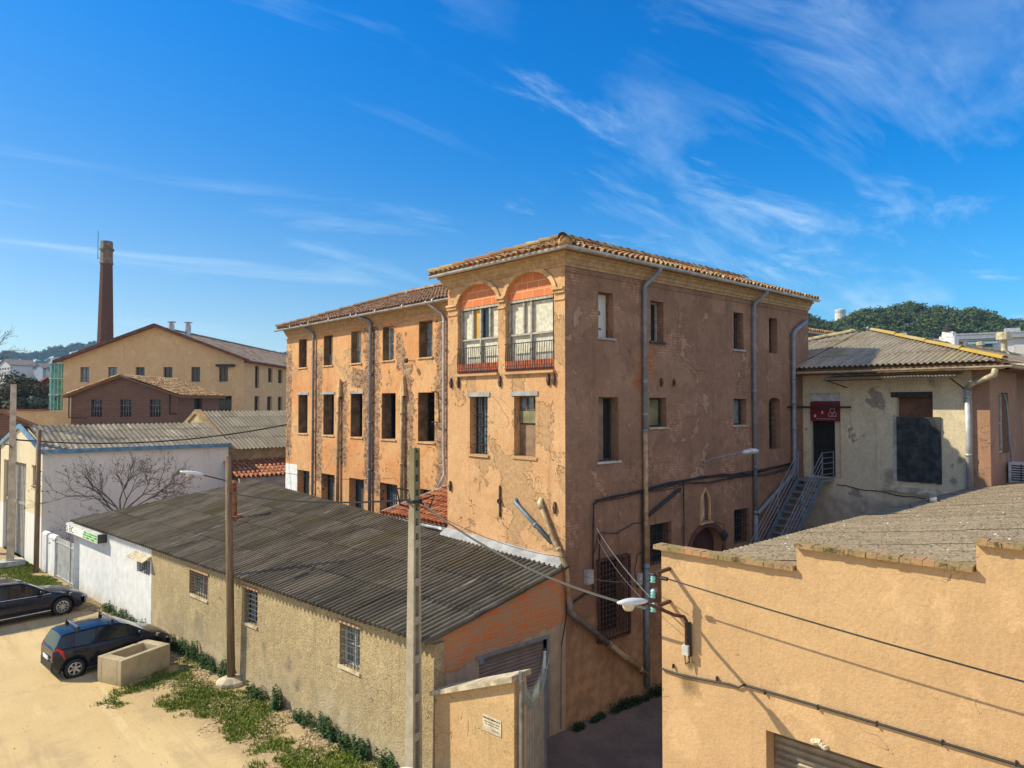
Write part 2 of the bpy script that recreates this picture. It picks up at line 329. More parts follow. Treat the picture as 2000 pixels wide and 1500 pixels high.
def wall(mb, fr, s0, s1, z0, z1, ops=(), t=0.3, back=True, top=True, ends=True):
    ss = sorted(set([s0, s1] + [max(s0, min(s1, x)) for o in ops for x in o[:2]])); zs = sorted(set([z0, z1] + [max(z0, min(z1, x)) for o in ops for x in o[2:4]]))
    for i in range(len(ss) - 1):
        for j in range(len(zs) - 1):
            cs, cz = (ss[i] + ss[i + 1]) / 2, (zs[j] + zs[j + 1]) / 2
            if any(o[0] < cs < o[1] and o[2] < cz < o[3] for o in ops): continue
            a, b, c, d = ss[i], ss[i + 1], zs[j], zs[j + 1]
            mb.quad(fr(a, c), fr(b, c), fr(b, d), fr(a, d))
            if back: mb.quad(fr(a, c, t), fr(a, d, t), fr(b, d, t), fr(b, c, t))
    for o in ops:
        a, b, c, d = o[:4]
        mb.quad(fr(a, c), fr(a, d), fr(a, d, t), fr(a, c, t)); mb.quad(fr(b, c), fr(b, c, t), fr(b, d, t), fr(b, d))
        mb.quad(fr(a, c), fr(a, c, t), fr(b, c, t), fr(b, c)); mb.quad(fr(a, d), fr(b, d), fr(b, d, t), fr(a, d, t))
    if top: mb.quad(fr(s0, z1), fr(s1, z1), fr(s1, z1, t), fr(s0, z1, t))
    if ends:
        mb.quad(fr(s0, z0), fr(s0, z1), fr(s0, z1, t), fr(s0, z0, t)); mb.quad(fr(s1, z0), fr(s1, z0, t), fr(s1, z1, t), fr(s1, z1))
def corr(mb, fn, w, lo, hi, pitch=0.177, amp=0.026, sheetw=0.886, sheetl=1.2, seg=8, jit=0.006, thick=True):
    """corrugated sheets. fn(a, b, h): a across, b up the slope (metres), h height above the plane. lo/hi: functions of a."""
    rnd = random.Random(int(w * 1000)); ns = int(math.ceil(w / sheetw)); st = pitch / seg
    bmax = max(hi(w * i / 20) for i in range(21)); bmin = min(lo(w * i / 20) for i in range(21)); nr = int(math.ceil((bmax - bmin) / sheetl))
    for i in range(ns):
        a0 = i * sheetw; a1 = min(w, a0 + sheetw + pitch * 0.5); na = max(2, int(round((a1 - a0) / st)))
        for r in range(nr):
            b0 = bmin + r * sheetl; b1 = b0 + sheetl + 0.12; j0 = rnd.uniform(-jit, jit); j1 = rnd.uniform(-jit, jit); vs = []; ok = []
            for k in range(na + 1):
                a = a0 + (a1 - a0) * k / na; L, H = lo(a), hi(a); c0 = max(b0, L) if r else L; c1 = min(b1, H)
                ok.append(c1 - c0 > 0.02); c1 = max(c1, c0)
                w_ = amp * math.cos(2 * math.pi * a / pitch)
                vs.append(fn(a, c0, w_ + 0.022 + j0 + (0.004 if i % 2 else 0))); vs.append(fn(a, c1, w_ + 0.004 + j1 + (0.004 if i % 2 else 0)))
            if not any(ok): continue
            fs = [(2 * k, 2 * k + 2, 2 * k + 3, 2 * k + 1) for k in range(na) if ok[k] or ok[k + 1]]
            mb.add(vs, fs)
def tiles(mb, fn, w, lo, hi, pitch=0.225, length=0.36, rad=0.088, seed=1, jit=1.0):
    """barrel tiles. fn(a,b,h) as in corr; each tile an open half cone; channels between them as shallow troughs."""
    rnd = random.Random(seed); n = int(w / pitch)
    for i in range(n + 1):
        a = i * pitch
        if a > w: break
        L, H = lo(a), hi(a); b = L - 0.05
        while b < H - 0.05:
            e = min(b + length + 0.07, H + 0.05); x = a + rnd.gauss(0, 0.006) * jit; y = a + rnd.gauss(0, 0.008) * jit; h0 = 0.055 + rnd.uniform(-0.006, 0.012) * jit; h1 = 0.03
            bj = rnd.gauss(0, 0.012) * jit; vs = []
            for k in range(7):
                t = math.pi * k / 6; vs.append(fn(x - rad * math.cos(t), b + bj, h0 + rad * 0.92 * math.sin(t))); vs.append(fn(y - rad * 0.8 * math.cos(t), e + bj, h1 + rad * 0.72 * math.sin(t)))
            mb.add(vs, [(2 * k, 2 * k + 2, 2 * k + 3, 2 * k + 1) for k in range(6)])
            vs = []
            for k in range(5):
                t = math.pi * k / 4; g = a + pitch / 2
                vs.append(fn(g - rad * 0.9 * math.cos(t), b - 0.02, 0.075 - rad * 0.7 * math.sin(t))); vs.append(fn(g - rad * 0.9 * math.cos(t), e, 0.055 - rad * 0.7 * math.sin(t)))
            mb.add(vs, [(2 * k, 2 * k + 2, 2 * k + 3, 2 * k + 1) for k in range(4)])
            b += length
def ridge(mb, a, b, rad=0.12, length=0.38, seed=3):
    rnd = random.Random(seed); a = Vector(a); b = Vector(b); d = (b - a); L = d.length; d.normalize(); s = d.cross(Vector((0, 0, 1))).normalized(); u = s.cross(d)
    n = int(L / length) + 1
    for i in range(n):
        p = a + d * (i * length); q = a + d * min(L, i * length + length + 0.05); o = u * rnd.uniform(-0.01, 0.015); vs = []
        for k in range(7):
            t = math.pi * k / 6; vs.append(p + o + s * rad * math.cos(t) + u * (rad * math.sin(t) + 0.02)); vs.append(q + s * rad * 0.85 * math.cos(t) + u * (rad * 0.85 * math.sin(t)))
        mb.add(vs, [(2 * k, 2 * k + 2, 2 * k + 3, 2 * k + 1) for k in range(6)])
def gutter(mb, pts, rad=0.07, n=6):
    """half-round gutter with rolled lip and seams, open side up"""
    pts = [Vector(p) for p in pts]; k = len(mb.v); m = 0
    prof = [(math.pi + math.pi * j / n) for j in range(n + 1)]
    rows = []
    for i, p in enumerate(pts):
        d = ((pts[min(i + 1, len(pts) - 1)] - pts[max(i - 1, 0)])).normalized(); s = d.cross(Vector((0, 0, 1))).normalized()
        if 0 < i < len(pts) - 1:
            d1 = (pts[i] - pts[i - 1]).normalized(); s = s / max(0.5, s.dot(d1.cross(Vector((0, 0, 1))).normalized()))
        rows.append([p + s * rad * math.cos(t) + Vector((0, 0, rad * math.sin(t))) for t in prof] + [p + s * rad * 0.88 * math.cos(t) + Vector((0, 0, rad * 0.88 * math.sin(t))) for t in reversed(prof)])
    w = len(rows[0]); vs = [v for r in rows for v in r]; fs = []
    for i in range(len(rows) - 1):
        for j in range(w): fs.append((i * w + j, i * w + (j + 1) % w, (i + 1) * w + (j + 1) % w, (i + 1) * w + j))
    fs.append(tuple(range(w))); fs.append(tuple((len(rows) - 1) * w + j for j in range(w)))
    mb.add(vs, fs)
def sag(a, b, drop, n=14):
    a = Vector(a); b = Vector(b); return [a.lerp(b, i / n) - Vector((0, 0, drop * 4 * (i / n) * (1 - i / n))) for i in range(n + 1)]
# ------------------------------------------------------------------ materials
M = {}
M['wing'] = plaster('wing_render', (0.66, 0.29, 0.11), (0.71, 0.42, 0.20), (0.56, 0.27, 0.12), (0.55, 0.37, 0.20), 'y', peel=0.60, seed=2.0, streaks=0.4, bumpy=0.5,
    stones=([(9.05, 0.60, 4, 11.2), (14.1, 0.85, 4, 11.3), (14.6, 1.7, 8.5, 9.6), (11.35, 0.55, 4, 9.6), (16.5, 0.45, 5, 9), (18.9, 0.45, 4, 10.5), (22.2, 0.45, 5, 10.8), (11.9, 0.4, 9.2, 10.9)], 0.80))
M['block'] = plaster('block_render', (0.64, 0.36, 0.175), (0.68, 0.42, 0.22), (0.54, 0.30, 0.145), (0.52, 0.32, 0.165), 'y', peel=0.535, seed=5.0, bumpy=0.6, crackw=0.008,
    brickwear=((0.48, 0.24, 0.12), (0.44, 0.28, 0.16), (0.5, 0.36, 0.22), 0.66))
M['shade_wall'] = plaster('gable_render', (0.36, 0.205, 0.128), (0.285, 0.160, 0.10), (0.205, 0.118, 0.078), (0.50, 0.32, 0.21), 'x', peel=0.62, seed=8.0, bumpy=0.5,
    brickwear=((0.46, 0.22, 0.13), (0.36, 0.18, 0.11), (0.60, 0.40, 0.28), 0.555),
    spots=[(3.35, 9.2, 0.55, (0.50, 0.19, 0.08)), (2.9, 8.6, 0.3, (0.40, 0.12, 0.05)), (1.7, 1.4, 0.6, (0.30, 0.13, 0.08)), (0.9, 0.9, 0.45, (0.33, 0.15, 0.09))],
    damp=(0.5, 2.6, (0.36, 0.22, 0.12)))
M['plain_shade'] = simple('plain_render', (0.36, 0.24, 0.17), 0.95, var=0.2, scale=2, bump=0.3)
M['cornice'] = simple('cornice_render', (0.44, 0.29, 0.155), 0.95, var=0.14, scale=7, bump=0.3)
M['trim'] = simple('trim_render', (0.58, 0.36, 0.17), 0.95, var=0.18, scale=4, bump=0.3)
M['tile'] = tilemat('old_roof_tile', [(0.42, 0.20, 0.10), (0.50, 0.29, 0.13), (0.36, 0.19, 0.11), (0.55, 0.36, 0.17), (0.30, 0.17, 0.10), (0.52, 0.24, 0.11), (0.45, 0.31, 0.16), (0.60, 0.42, 0.22)], (0.30, 0.22, 0.06), 0.55)
M['tile_dark'] = tilemat('weathered_roof_tile', [(0.33, 0.18, 0.11), (0.28, 0.17, 0.11), (0.38, 0.23, 0.13), (0.26, 0.14, 0.09), (0.42, 0.26, 0.15), (0.34, 0.15, 0.09)], (0.17, 0.15, 0.08), 0.6)
M['tile_red'] = tilemat('red_roof_tile', [(0.38, 0.13, 0.065), (0.44, 0.17, 0.08), (0.33, 0.10, 0.055), (0.50, 0.25, 0.12), (0.40, 0.15, 0.07)], (0.22, 0.13, 0.06), 0.5)
M['zinc'] = simple('gutter_zinc', (0.50, 0.50, 0.50), 0.55, 0.3, 0.15, 3)
M['pvc'] = simple('grey_pvc', (0.20, 0.225, 0.26), 0.5, 0, 0.12, 5)
M['pvc_blue'] = simple('blue_grey_pvc', (0.13, 0.18, 0.22), 0.5, 0, 0.12, 5)
M['pvc_tan'] = simple('painted_pipe', (0.42, 0.29, 0.15), 0.7, 0, 0.2, 5)
M['pvc_cream'] = simple('cream_pipe', (0.55, 0.47, 0.30), 0.6, 0, 0.2, 5)
M['pvc_brown'] = simple('brown_grey_pipe', (0.20, 0.17, 0.145), 0.6, 0, 0.2, 5)
M['iron'] = simple('rusty_iron', (0.10, 0.055, 0.035), 0.8, 0.2, 0.35, 12)
M['dark_iron'] = simple('dark_iron', (0.035, 0.033, 0.032), 0.7, 0.2, 0.2, 12)
M['rust'] = simple('brown_rust_paint', (0.085, 0.036, 0.026), 0.75, 0, 0.3, 9)
M['cable'] = simple('black_cable', (0.014, 0.013, 0.013), 0.6, 0, 0.1, 5)
M['cable_grey'] = simple('grey_cable', (0.11, 0.11, 0.115), 0.6, 0, 0.1, 5)
M['wood'] = simple('grey_window_wood', (0.40, 0.37, 0.32), 0.85, 0, 0.18, 9)
M['wood_brown'] = simple('brown_window_wood', (0.20, 0.10, 0.05), 0.85, 0, 0.3, 9)
M['wood_dark'] = simple('dark_board', (0.045, 0.04, 0.038), 0.85, 0, 0.3, 7)
M['white_wood'] = simple('white_paint', (0.62, 0.60, 0.55), 0.7, 0, 0.15, 5)
M['board_white'] = simple('peeling_white_board', (0.66, 0.64, 0.60), 0.8, 0, 0.06, 2)
M['board_cream'] = simple('cream_board', (0.60, 0.57, 0.46), 0.9, 0, 0.12, 9, 0.3)
M['board_green'] = simple('greenish_board', (0.20, 0.19, 0.10), 0.9, 0, 0.2, 3)
M['board_brown'] = simple('brown_board', (0.24, 0.15, 0.09), 0.9, 0, 0.2, 3)
M['board_grey'] = simple('grey_green_board', (0.16, 0.18, 0.16), 0.9, 0, 0.2, 3)
M['board_yellow'] = simple('yellow_board', (0.62, 0.36, 0.08), 0.9, 0, 0.1, 3)
M['glass'] = simple('dark_glass', (0.02, 0.026, 0.03), 0.08, 0, 0.1, 3)
M['glass_pale'] = simple('dusty_glass', (0.20, 0.26, 0.28), 0.25, 0, 0.25, 5)
M['void'] = simple('dark_interior', (0.02, 0.018, 0.015), 0.95)
M['concrete'] = simple('concrete', (0.44, 0.42, 0.38), 0.95, 0, 0.2, 5, 0.3)
M['concrete_w'] = simple('warm_concrete', (0.50, 0.42, 0.29), 0.95, 0, 0.22, 4, 0.4)
M['cement'] = simple('cement_flashing', (0.33, 0.335, 0.34), 0.95, 0, 0.15, 3, 0.3)
def brickmat(name, axis, a, b, mo, w=0.28, h=0.075, mort=0.01, dirt=0.4):
    m = NT(name); o = m.brick(axis, a, b, mo, w, h, mort)
    c = m.mix(m.math('MULTIPLY', m.ramp(m.noise(2.2, 7, 0.65), 0.42, 0.68), dirt), o[0], tuple(x * 0.45 for x in a))
    c = m.mix(m.math('MULTIPLY', m.ramp(m.noise(9, 6, 0.7), 0.5, 0.7), 0.35), c, tuple(x * 0.6 for x in mo))
    m.bump(m.math('SUBTRACT', m.math('MULTIPLY', m.noise(30, 5), 0.3), o[1]), 0.6, 0.012); return m.fin(c, 0.95, 0, 0.2)
M['dark_reveal'] = simple('dark_reveal_lining', (0.20, 0.14, 0.085), 0.95, 0, 0.25, 3, 0.3)  # darker tone for the thin slabs lining both wing window jambs
M['hollow_brick'] = brickmat('orange_hollow_brick', 'y', (0.66, 0.22, 0.09), (0.60, 0.18, 0.07), (0.66, 0.42, 0.24), 0.42, 0.22, 0.014, 0.12)
M['rail_brick'] = brickmat('red_sill_brick', 'y', (0.55, 0.13, 0.06), (0.45, 0.10, 0.05), (0.16, 0.10, 0.08), 0.14, 0.6, 0.02, 0.2)
M['gable_brick'] = brickmat('garage_gable_brick', 'x', (0.36, 0.13, 0.06), (0.44, 0.20, 0.09), (0.30, 0.22, 0.15), 0.36, 0.17, 0.014, 0.5)
M['pale_brick'] = brickmat('pale_brick', 'y', (0.52, 0.27, 0.12), (0.47, 0.30, 0.16), (0.55, 0.40, 0.24), 0.25, 0.07, 0.01, 0.3)

# ------------------------------------------------------------------ ground
def ground_mat():
    m = NT('sandy_ground'); q = m.sepxyz()
    a = R(95)
    big = m.noise(0.16, 7, 0.6); mid = m.noise(0.9, 8, 0.65); fine = m.noise(9, 8, 0.75); trk = m.noise(0.55, 7, 0.6, m.map(sc=(1.6, 0.16, 1), rot=(0, 0, R(-12))))
    c = m.mix(m.ramp(big, 0.35, 0.65), (0.54, 0.385, 0.185), (0.61, 0.455, 0.235))
    rut = m.noise(0.42, 6, 0.6, m.map(sc=(2.6, 0.10, 1), rot=(0, 0, R(-14)), loc=(3, 0, 0)))
    c = m.mix(m.math('MULTIPLY', m.ramp(trk, 0.50, 0.60), 0.6), c, (0.47, 0.34, 0.18)); c = m.mix(m.math('MULTIPLY', m.ramp(rut, 0.53, 0.58), 0.4), c, (0.42, 0.30, 0.16))
    c = m.mix(m.math('MULTIPLY', m.ramp(trk, 0.42, 0.34), 0.5), c, (0.70, 0.56, 0.33))
    c = m.mix(m.math('MULTIPLY', m.ramp(mid, 0.50, 0.66), 0.55), c, (0.42, 0.31, 0.17))
    # darker litter towards the walls of the street line
    dist = m.math('ADD', m.math('ADD', q[0], m.math('MULTIPLY', q[1], 0.0916)), 4.052)
    near = m.ramp(m.math('ADD', dist, m.math('MULTIPLY', m.math('SUBTRACT', m.noise(0.7, 7, 0.65), 0.5), 2.6)), -3.0, -1.2)
    c = m.mix(m.math('MULTIPLY', near, 0.75), c, m.mix(m.ramp(m.noise(7, 6, 0.7), 0.4, 0.65), (0.30, 0.22, 0.12), (0.46, 0.34, 0.20)))
    peb = m.voro(26, None, 'F1', 0); c = m.mix(m.math('MULTIPLY', m.ramp(fine, 0.56, 0.72), 0.30), c, (0.34, 0.25, 0.15))
    c = m.mix(m.math('MULTIPLY', m.ramp(m.noise(3.5, 9, 0.8, m.map(loc=(5, 1, 0))), 0.62, 0.72), 0.5), c, (0.30, 0.23, 0.14))
    far = m.ramp(m.math('ABSOLUTE', m.math('ADD', q[1], -20)), 50, 90); c = m.mix(far, c, (0.10, 0.11, 0.045))
    m.bump(m.math('ADD', m.math('MULTIPLY', fine, 0.5), m.math('ADD', mid, m.math('MULTIPLY', trk, 1.2))), 0.55, 0.05)
    return m.fin(c, 1.0, 0, 0.1)
mb = MB(); mb.quad((-1500, -1500, 0), (1500, -1500, 0), (1500, 1500, 0), (-1500, 1500, 0))
g = mb.build('ground', ground_mat()); g['kind'] = 'structure'
lane = NT('lane_concrete'); c = lane.mix(lane.ramp(lane.noise(0.8, 8, 0.65), 0.35, 0.65), (0.17, 0.125, 0.10), (0.24, 0.18, 0.14)); c = lane.mix(lane.math('MULTIPLY', lane.ramp(lane.noise(12, 8, 0.7), 0.45, 0.7), 0.4), c, (0.08, 0.065, 0.055)); lane.bump(lane.noise(14, 8, 0.7), 0.5, 0.02); lane.fin(c, 0.95, 0, 0.2)
mb = MB(); mb.quad((-3.9, -5.45, 0.006), (14, -5.45, 0.006), (14, 0.0, 0.006), (-3.9, 0.0, 0.006)); o = mb.build('lane', lane.m); o['kind'] = 'structure'

# ------------------------------------------------------------------ main factory building
FA = frame((0, 0), (1, 0), (0, 1)); FB = frame((0, 0), (0, 1), (1, 0)); FW = frame((2.9, 0), (0, 1), (1, 0))
WX = 2.9
B = thing('factory_building', 'large three storey ochre factory with peeling render, arched loggia and barrel tile hip roofs', 'building', (0, 0, 0))
dark_ops = {'t1': (1.26, 1.87, 9.73, 10.93), 't2': (3.49, 4.10, 9.75, 10.91), 't3': (7.88, 8.49, 9.76, 10.96), 't4': (10.17, 10.76, 9.74, 10.97),
            'm1': (1.25, 2.06, 6.48, 8.16), 'm2': (3.41, 4.21, 7.33, 8.16), 'm3': (7.84, 8.62, 7.30, 8.15), 'm4': (10.11, 10.90, 6.41, 8.20),
            'door': (1.22, 2.32, 1.94, 3.88), 'w0': (3.41, 4.43, 3.45, 4.60), 'w1': (7.81, 8.76, 3.46, 4.57), 'niche': (5.93, 6.33, 4.42, 5.36), 'archd': (5.35, 7.10, 0.02, 4.22)}
mb = MB(); wall(mb, FA, 0, 13.1, 0, 11.75, list(dark_ops.values()), t=0.42, top=False, ends=False)
def arch_fill(mb, fr, s0, s1, zs, z1, pointed=False, t=0.42, n=14):
    sc, r, h = (s0 + s1) / 2, (s1 - s0) / 2, z1 - zs; pts = []
    for i in range(n + 1):
        a = math.pi * i / n; x = -math.cos(a)
        y = math.sin(a) if not pointed else (1 - abs(x)) ** 0.62
        pts.append((sc + r * x, zs + h * y))
    for i in range(n):
        p, q = pts[i], pts[i + 1]
        mb.quad(fr(p[0], p[1]), fr(q[0], q[1]), fr(q[0], z1), fr(p[0], z1)); mb.quad(fr(p[0], p[1]), fr(p[0], p[1], t), fr(q[0], q[1], t), fr(q[0], q[1]))
    return pts
arch_fill(mb, FA, 5.35, 7.10, 3.55, 4.22); arch_fill(mb, FA, 5.93, 6.33, 5.0, 5.36, True); arch_fill(mb, FA, 10.11, 10.90, 8.05, 8.20)
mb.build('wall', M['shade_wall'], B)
block_ops = {'a1': (2.55, 4.37, 8.85, 11.40), 'a2': (0.38, 2.24, 8.85, 11.45), 'm1': (2.99, 3.79, 6.55, 8.19), 'm2': (1.06, 1.89, 6.60, 8.20)}
mb = MB(); wall(mb, FB, 0, 4.85, 0, 11.75, list(block_ops.values()), t=0.42, top=False, ends=False)
A1 = arch_fill(mb, FB, 2.55, 4.37, 10.83, 11.40); A2 = arch_fill(mb, FB, 0.38, 2.24, 10.84, 11.45)
# return wall, sheltered side
fr = frame((0, 4.85), (1, 0), (0, -1)); wall(mb, fr, 0, 2.9, 0, 11.75, (), t=0.42, top=False, ends=False)
mb.build('wall', M['block'], B)
wing_ops = {}
for i, (a, b) in enumerate([(20.21, 21.10), (17.57, 18.46), (14.99, 15.88), (12.39, 13.25), (9.70, 10.61)]): wing_ops['t%d' % i] = (a, b, 9.77, 11.18)
for i, (a, b) in enumerate([(20.08, 21.10), (17.41, 18.46), (14.86, 15.88), (12.23, 13.30), (9.55, 10.65)]): wing_ops['m%d' % i] = (a, b, 6.53, 8.42)
for i, (a, b) in enumerate([(19.82, 21.12), (17.30, 18.60), (14.69, 15.98), (12.08, 13.40), (9.44, 10.74)]): wing_ops['b%d' % i] = (a, b, 2.9, 4.72)
mb = MB(); wall(mb, FW, 4.85, 22.5, 0, 11.6, list(wing_ops.values()), t=0.5, top=False, ends=False)
mb.build('wall', M['wing'], B)
mb = MB()
fr = frame((2.9, 22.5), (1, 0), (0, -1)); wall(mb, fr, 0, 8.9, 0, 11.6, (), t=0.3, top=False, ends=False)
fr = frame((11.8, 4.85), (0, 1), (-1, 0)); wall(mb, fr, 0, 17.65, 0, 11.6, (), t=0.3, top=False, ends=False)
fr = frame((13.1, 0), (0, 1), (-1, 0)); wall(mb, fr, 0, 4.85, 0, 11.75, (), t=0.3, top=False, ends=False)
fr = frame((2.9, 4.85), (1, 0), (0, -1)); wall(mb, fr, 0.01, 10.2, 0, 11.75, (), t=0.3, top=False, ends=False)
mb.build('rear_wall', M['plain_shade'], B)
mb = MB()
for z in (4.5, 8.5): mb.box(0.45, 12.7, 0.45, 4.5, z, z + 0.2); mb.box(3.45, 11.4, 4.9, 22.1, z, z + 0.2)
mb.build('floor_slab', M['void'], B)
# whitewashed patch low on the wing's far corner
mb = MB(); mb.fbox(FW, 21.14, 22.48, 1.0, 4.95, -0.012, -0.002); mb.build('whitewash_patch', simple('whitewash', (0.72, 0.72, 0.70), 0.9, 0, 0.08, 4, 0.3), B)

def mould(path, prof):
    mb = MB(); path = [Vector((p[0], p[1], 0)) for p in path]; rows = []
    for i, p in enumerate(path):
        def lf(a, b): d = (b - a).normalized(); return Vector((-d.y, d.x, 0))
        l1 = lf(path[i - 1], p) if i else lf(p, path[1]); l2 = lf(p, path[i + 1]) if i < len(path) - 1 else l1
        m = (l1 + l2).normalized(); m = m / m.dot(l1); rows.append([p + m * o_ + Vector((0, 0, z)) for o_, z in prof])
    w = len(prof)
    for i in range(len(rows) - 1):
        for j in range(w - 1): mb.quad(rows[i][j], rows[i + 1][j], rows[i + 1][j + 1], rows[i][j + 1])
    mb.poly(rows[0]); mb.poly(rows[-1]); return mb
prof = [(0.003, 11.44), (0.04, 11.44), (0.05, 11.49), (0.09, 11.52), (0.10, 11.59), (0.16, 11.64), (0.17, 11.69), (0.24, 11.71), (0.25, 11.755), (0.0, 11.76)]
mould([(13.1, 0), (0, 0), (0, 4.85), (2.9, 4.85), (2.9, 22.5)], prof).build('cornice', M['cornice'], B)
mould([(13.1, 0), (0, 0)], [(0.003, 11.30), (0.025, 11.30), (0.025, 11.33), (0.003, 11.34)]).build('string_course', M['shade_wall'], B); mould([(2.9, 4.85), (2.9, 22.5)], [(0.003, 11.27), (0.04, 11.27), (0.04, 11.30), (0.003, 11.32)]).build('string_course', M['trim'], B)

# roofs
TN = math.tan(R(20)); CN = math.cos(R(20)); SN = math.sin(R(20)); EZ = 11.80
mb = MB()
fS = lambda a, b, h: (-0.42 + a, -0.42 + b * CN - h * SN, EZ + b * SN + h * CN)
tiles(mb, fS, 13.4, lambda a: 0, lambda a: min(a, 2.9) / CN, seed=1)
fWst = lambda a, b, h: (-0.42 + b * CN - h * SN, -0.42 + a, EZ + b * SN + h * CN)
tiles(mb, fWst, 5.6, lambda a: 0, lambda a: min(a, 5.6 - a) / CN, seed=2)
ridge(mb, (-0.45, -0.45, EZ + 0.10), (2.43, 2.43, EZ + 2.9 * TN + 0.10), 0.14)
ridge(mb, (-0.45, 5.2, EZ + 0.08), (2.43, 2.43, EZ + 2.9 * TN + 0.10), 0.13, seed=9)
ridge(mb, (2.43, 2.43, EZ + 2.9 * TN + 0.09), (13.0, 2.43, EZ + 2.9 * TN + 0.09), 0.13, seed=5)
# mortar cap on the corner
mb.lathe((-0.36, -0.36, EZ + 0.06), [(0.0, 0.22), (0.10, 0.20), (0.17, 0.10), (0.18, -0.02), (0, -0.02)], 10)
rb = mb.build('roof', M['tile'], B, smooth=True)
mb = MB(); fWg = lambda a, b, h: (2.47 + b * CN - h * SN, 22.75 - a, EZ - 0.03 + b * SN + h * CN)
tiles(mb, fWg, 17.95, lambda a: 0, lambda a: min(a, 4.7) / CN, seed=4)
ridge(mb, (2.45, 22.75, EZ + 0.08), (7.13, 18.05, EZ + 4.7 * TN + 0.08), 0.13, seed=6); ridge(mb, (7.13, 18.05, EZ + 4.7 * TN + 0.08), (7.13, 4.8, EZ + 4.7 * TN + 0.08), 0.13, seed=7)
mb.build('roof', M['tile_dark'], B, smooth=True)
mb = MB(); zt = EZ + 2.85 * TN + 0.03; e = EZ - 0.02
mb.poly([(-0.40, -0.40, e), (13.0, -0.40, e), (13.0, 2.43, zt - 0.03), (2.43, 2.43, zt - 0.03)]); mb.poly([(-0.40, -0.40, e), (2.43, 2.43, zt - 0.03), (-0.40, 5.1, e)])
mb.poly([(-0.40, 5.1, e), (2.43, 2.43, zt - 0.03), (13.0, 2.43, zt - 0.03), (13.0, 5.1, e)]); mb.poly([(13.0, -0.40, e), (13.0, 2.43, zt - 0.03), (13.0, 5.1, e)])
zt = EZ + 4.7 * TN - 0.03; e = EZ - 0.05
mb.poly([(2.45, 4.9, e), (2.47, 22.7, e), (7.13, 18.05, zt), (7.13, 4.9, zt)]); mb.poly([(2.47, 22.7, e), (11.8, 22.7, e), (7.13, 18.05, zt)]); mb.poly([(11.8, 22.7, e), (11.8, 4.9, e), (7.13, 4.9, zt), (7.13, 18.05, zt)])
mb.poly([(-0.40, -0.40, 11.77), (13.0, -0.40, 11.77), (13.0, 5.1, 11.77), (-0.40, 5.1, 11.77)])
mb.build('roof_deck', M['tile_dark'], B)
# gutters and downpipes
mb = MB(); gutter(mb, [(13.05, -0.43, 11.80), (-0.43, -0.43, 11.83), (-0.43, 5.2, 11.80)], 0.075)
for k in range(1, 15): 
    x = 13.1 - k * 0.93; mb.tube([(x, -0.52, 11.81), (x, -0.35, 11.81)], 0.008, 5); 
    mb.lathe((x, -0.43, 11.81), [(0.08, -0.03), (0.082, 0.03)], 10, (1, 0, 0))
mb.build('gutter', M['zinc'], B)
mb = MB(); gutter(mb, [(2.44, 5.0, 11.78), (2.44, 22.9, 11.74)], 0.08)
for k in range(1, 9): mb.lathe((2.44, 5 + k * 2.0, 11.77), [(0.092, -0.03), (0.094, 0.03)], 10, (0, 1, 0))
mb.build('gutter', M['zinc'], B)
def pipe(pts, r, mat, collars=(), name='downpipe', parent=None):
    mb = MB(); mb.tube(pts, r, 10)
    for c, ax in collars: mb.lathe(c, [(r, -0.04), (r * 1.22, -0.035), (r * 1.22, 0.035), (r, 0.04)], 10, ax)
    return mb.build(name, mat, parent or B, smooth=True)
Z = (0, 0, 1)
pipe([(3.35, -0.43, 11.78), (3.35, -0.43, 11.66), (3.13, -0.12, 11.30), (3.10, -0.09, 11.2), (3.10, -0.09, 7.25)], 0.062, M['pvc'], [((3.10, -0.09, z), Z) for z in (11.15, 8.6, 7.7, 7.25)])
pipe([(3.10, -0.09, 7.25), (3.12, -0.09, 3.6)], 0.066, M['pvc_tan'], [((3.11, -0.09, z), Z) for z in (5.0,)]); pipe([(3.12, -0.09, 3.6), (3.14, -0.09, 0.25)], 0.075, M['pvc'], [((3.13, -0.09, 3.5), Z)])
pipe([(9.25, -0.43, 11.78), (9.25, -0.43, 11.68), (9.02, -0.12, 11.34), (9.0, -0.09, 11.2), (9.0, -0.09, 4.3)], 0.060, M['pvc'], [((9.0, -0.09, z), Z) for z in (11.1, 8.4, 5.9, 4.4)]); pipe([(9.0, -0.09, 4.3), (9.0, -0.09, 0.2)], 0.075, M['pvc'])
pipe([(12.75, -0.10, 11.05), (11.85, -0.11, 10.62), (11.70, -0.11, 10.45), (11.70, -0.11, 5.75), (11.6, -0.11, 5.5), (9.1, -0.11, 4.35)], 0.075, M['pvc'], [((11.70, -0.11, z), Z) for z in (8.9, 8.0, 7.1)])
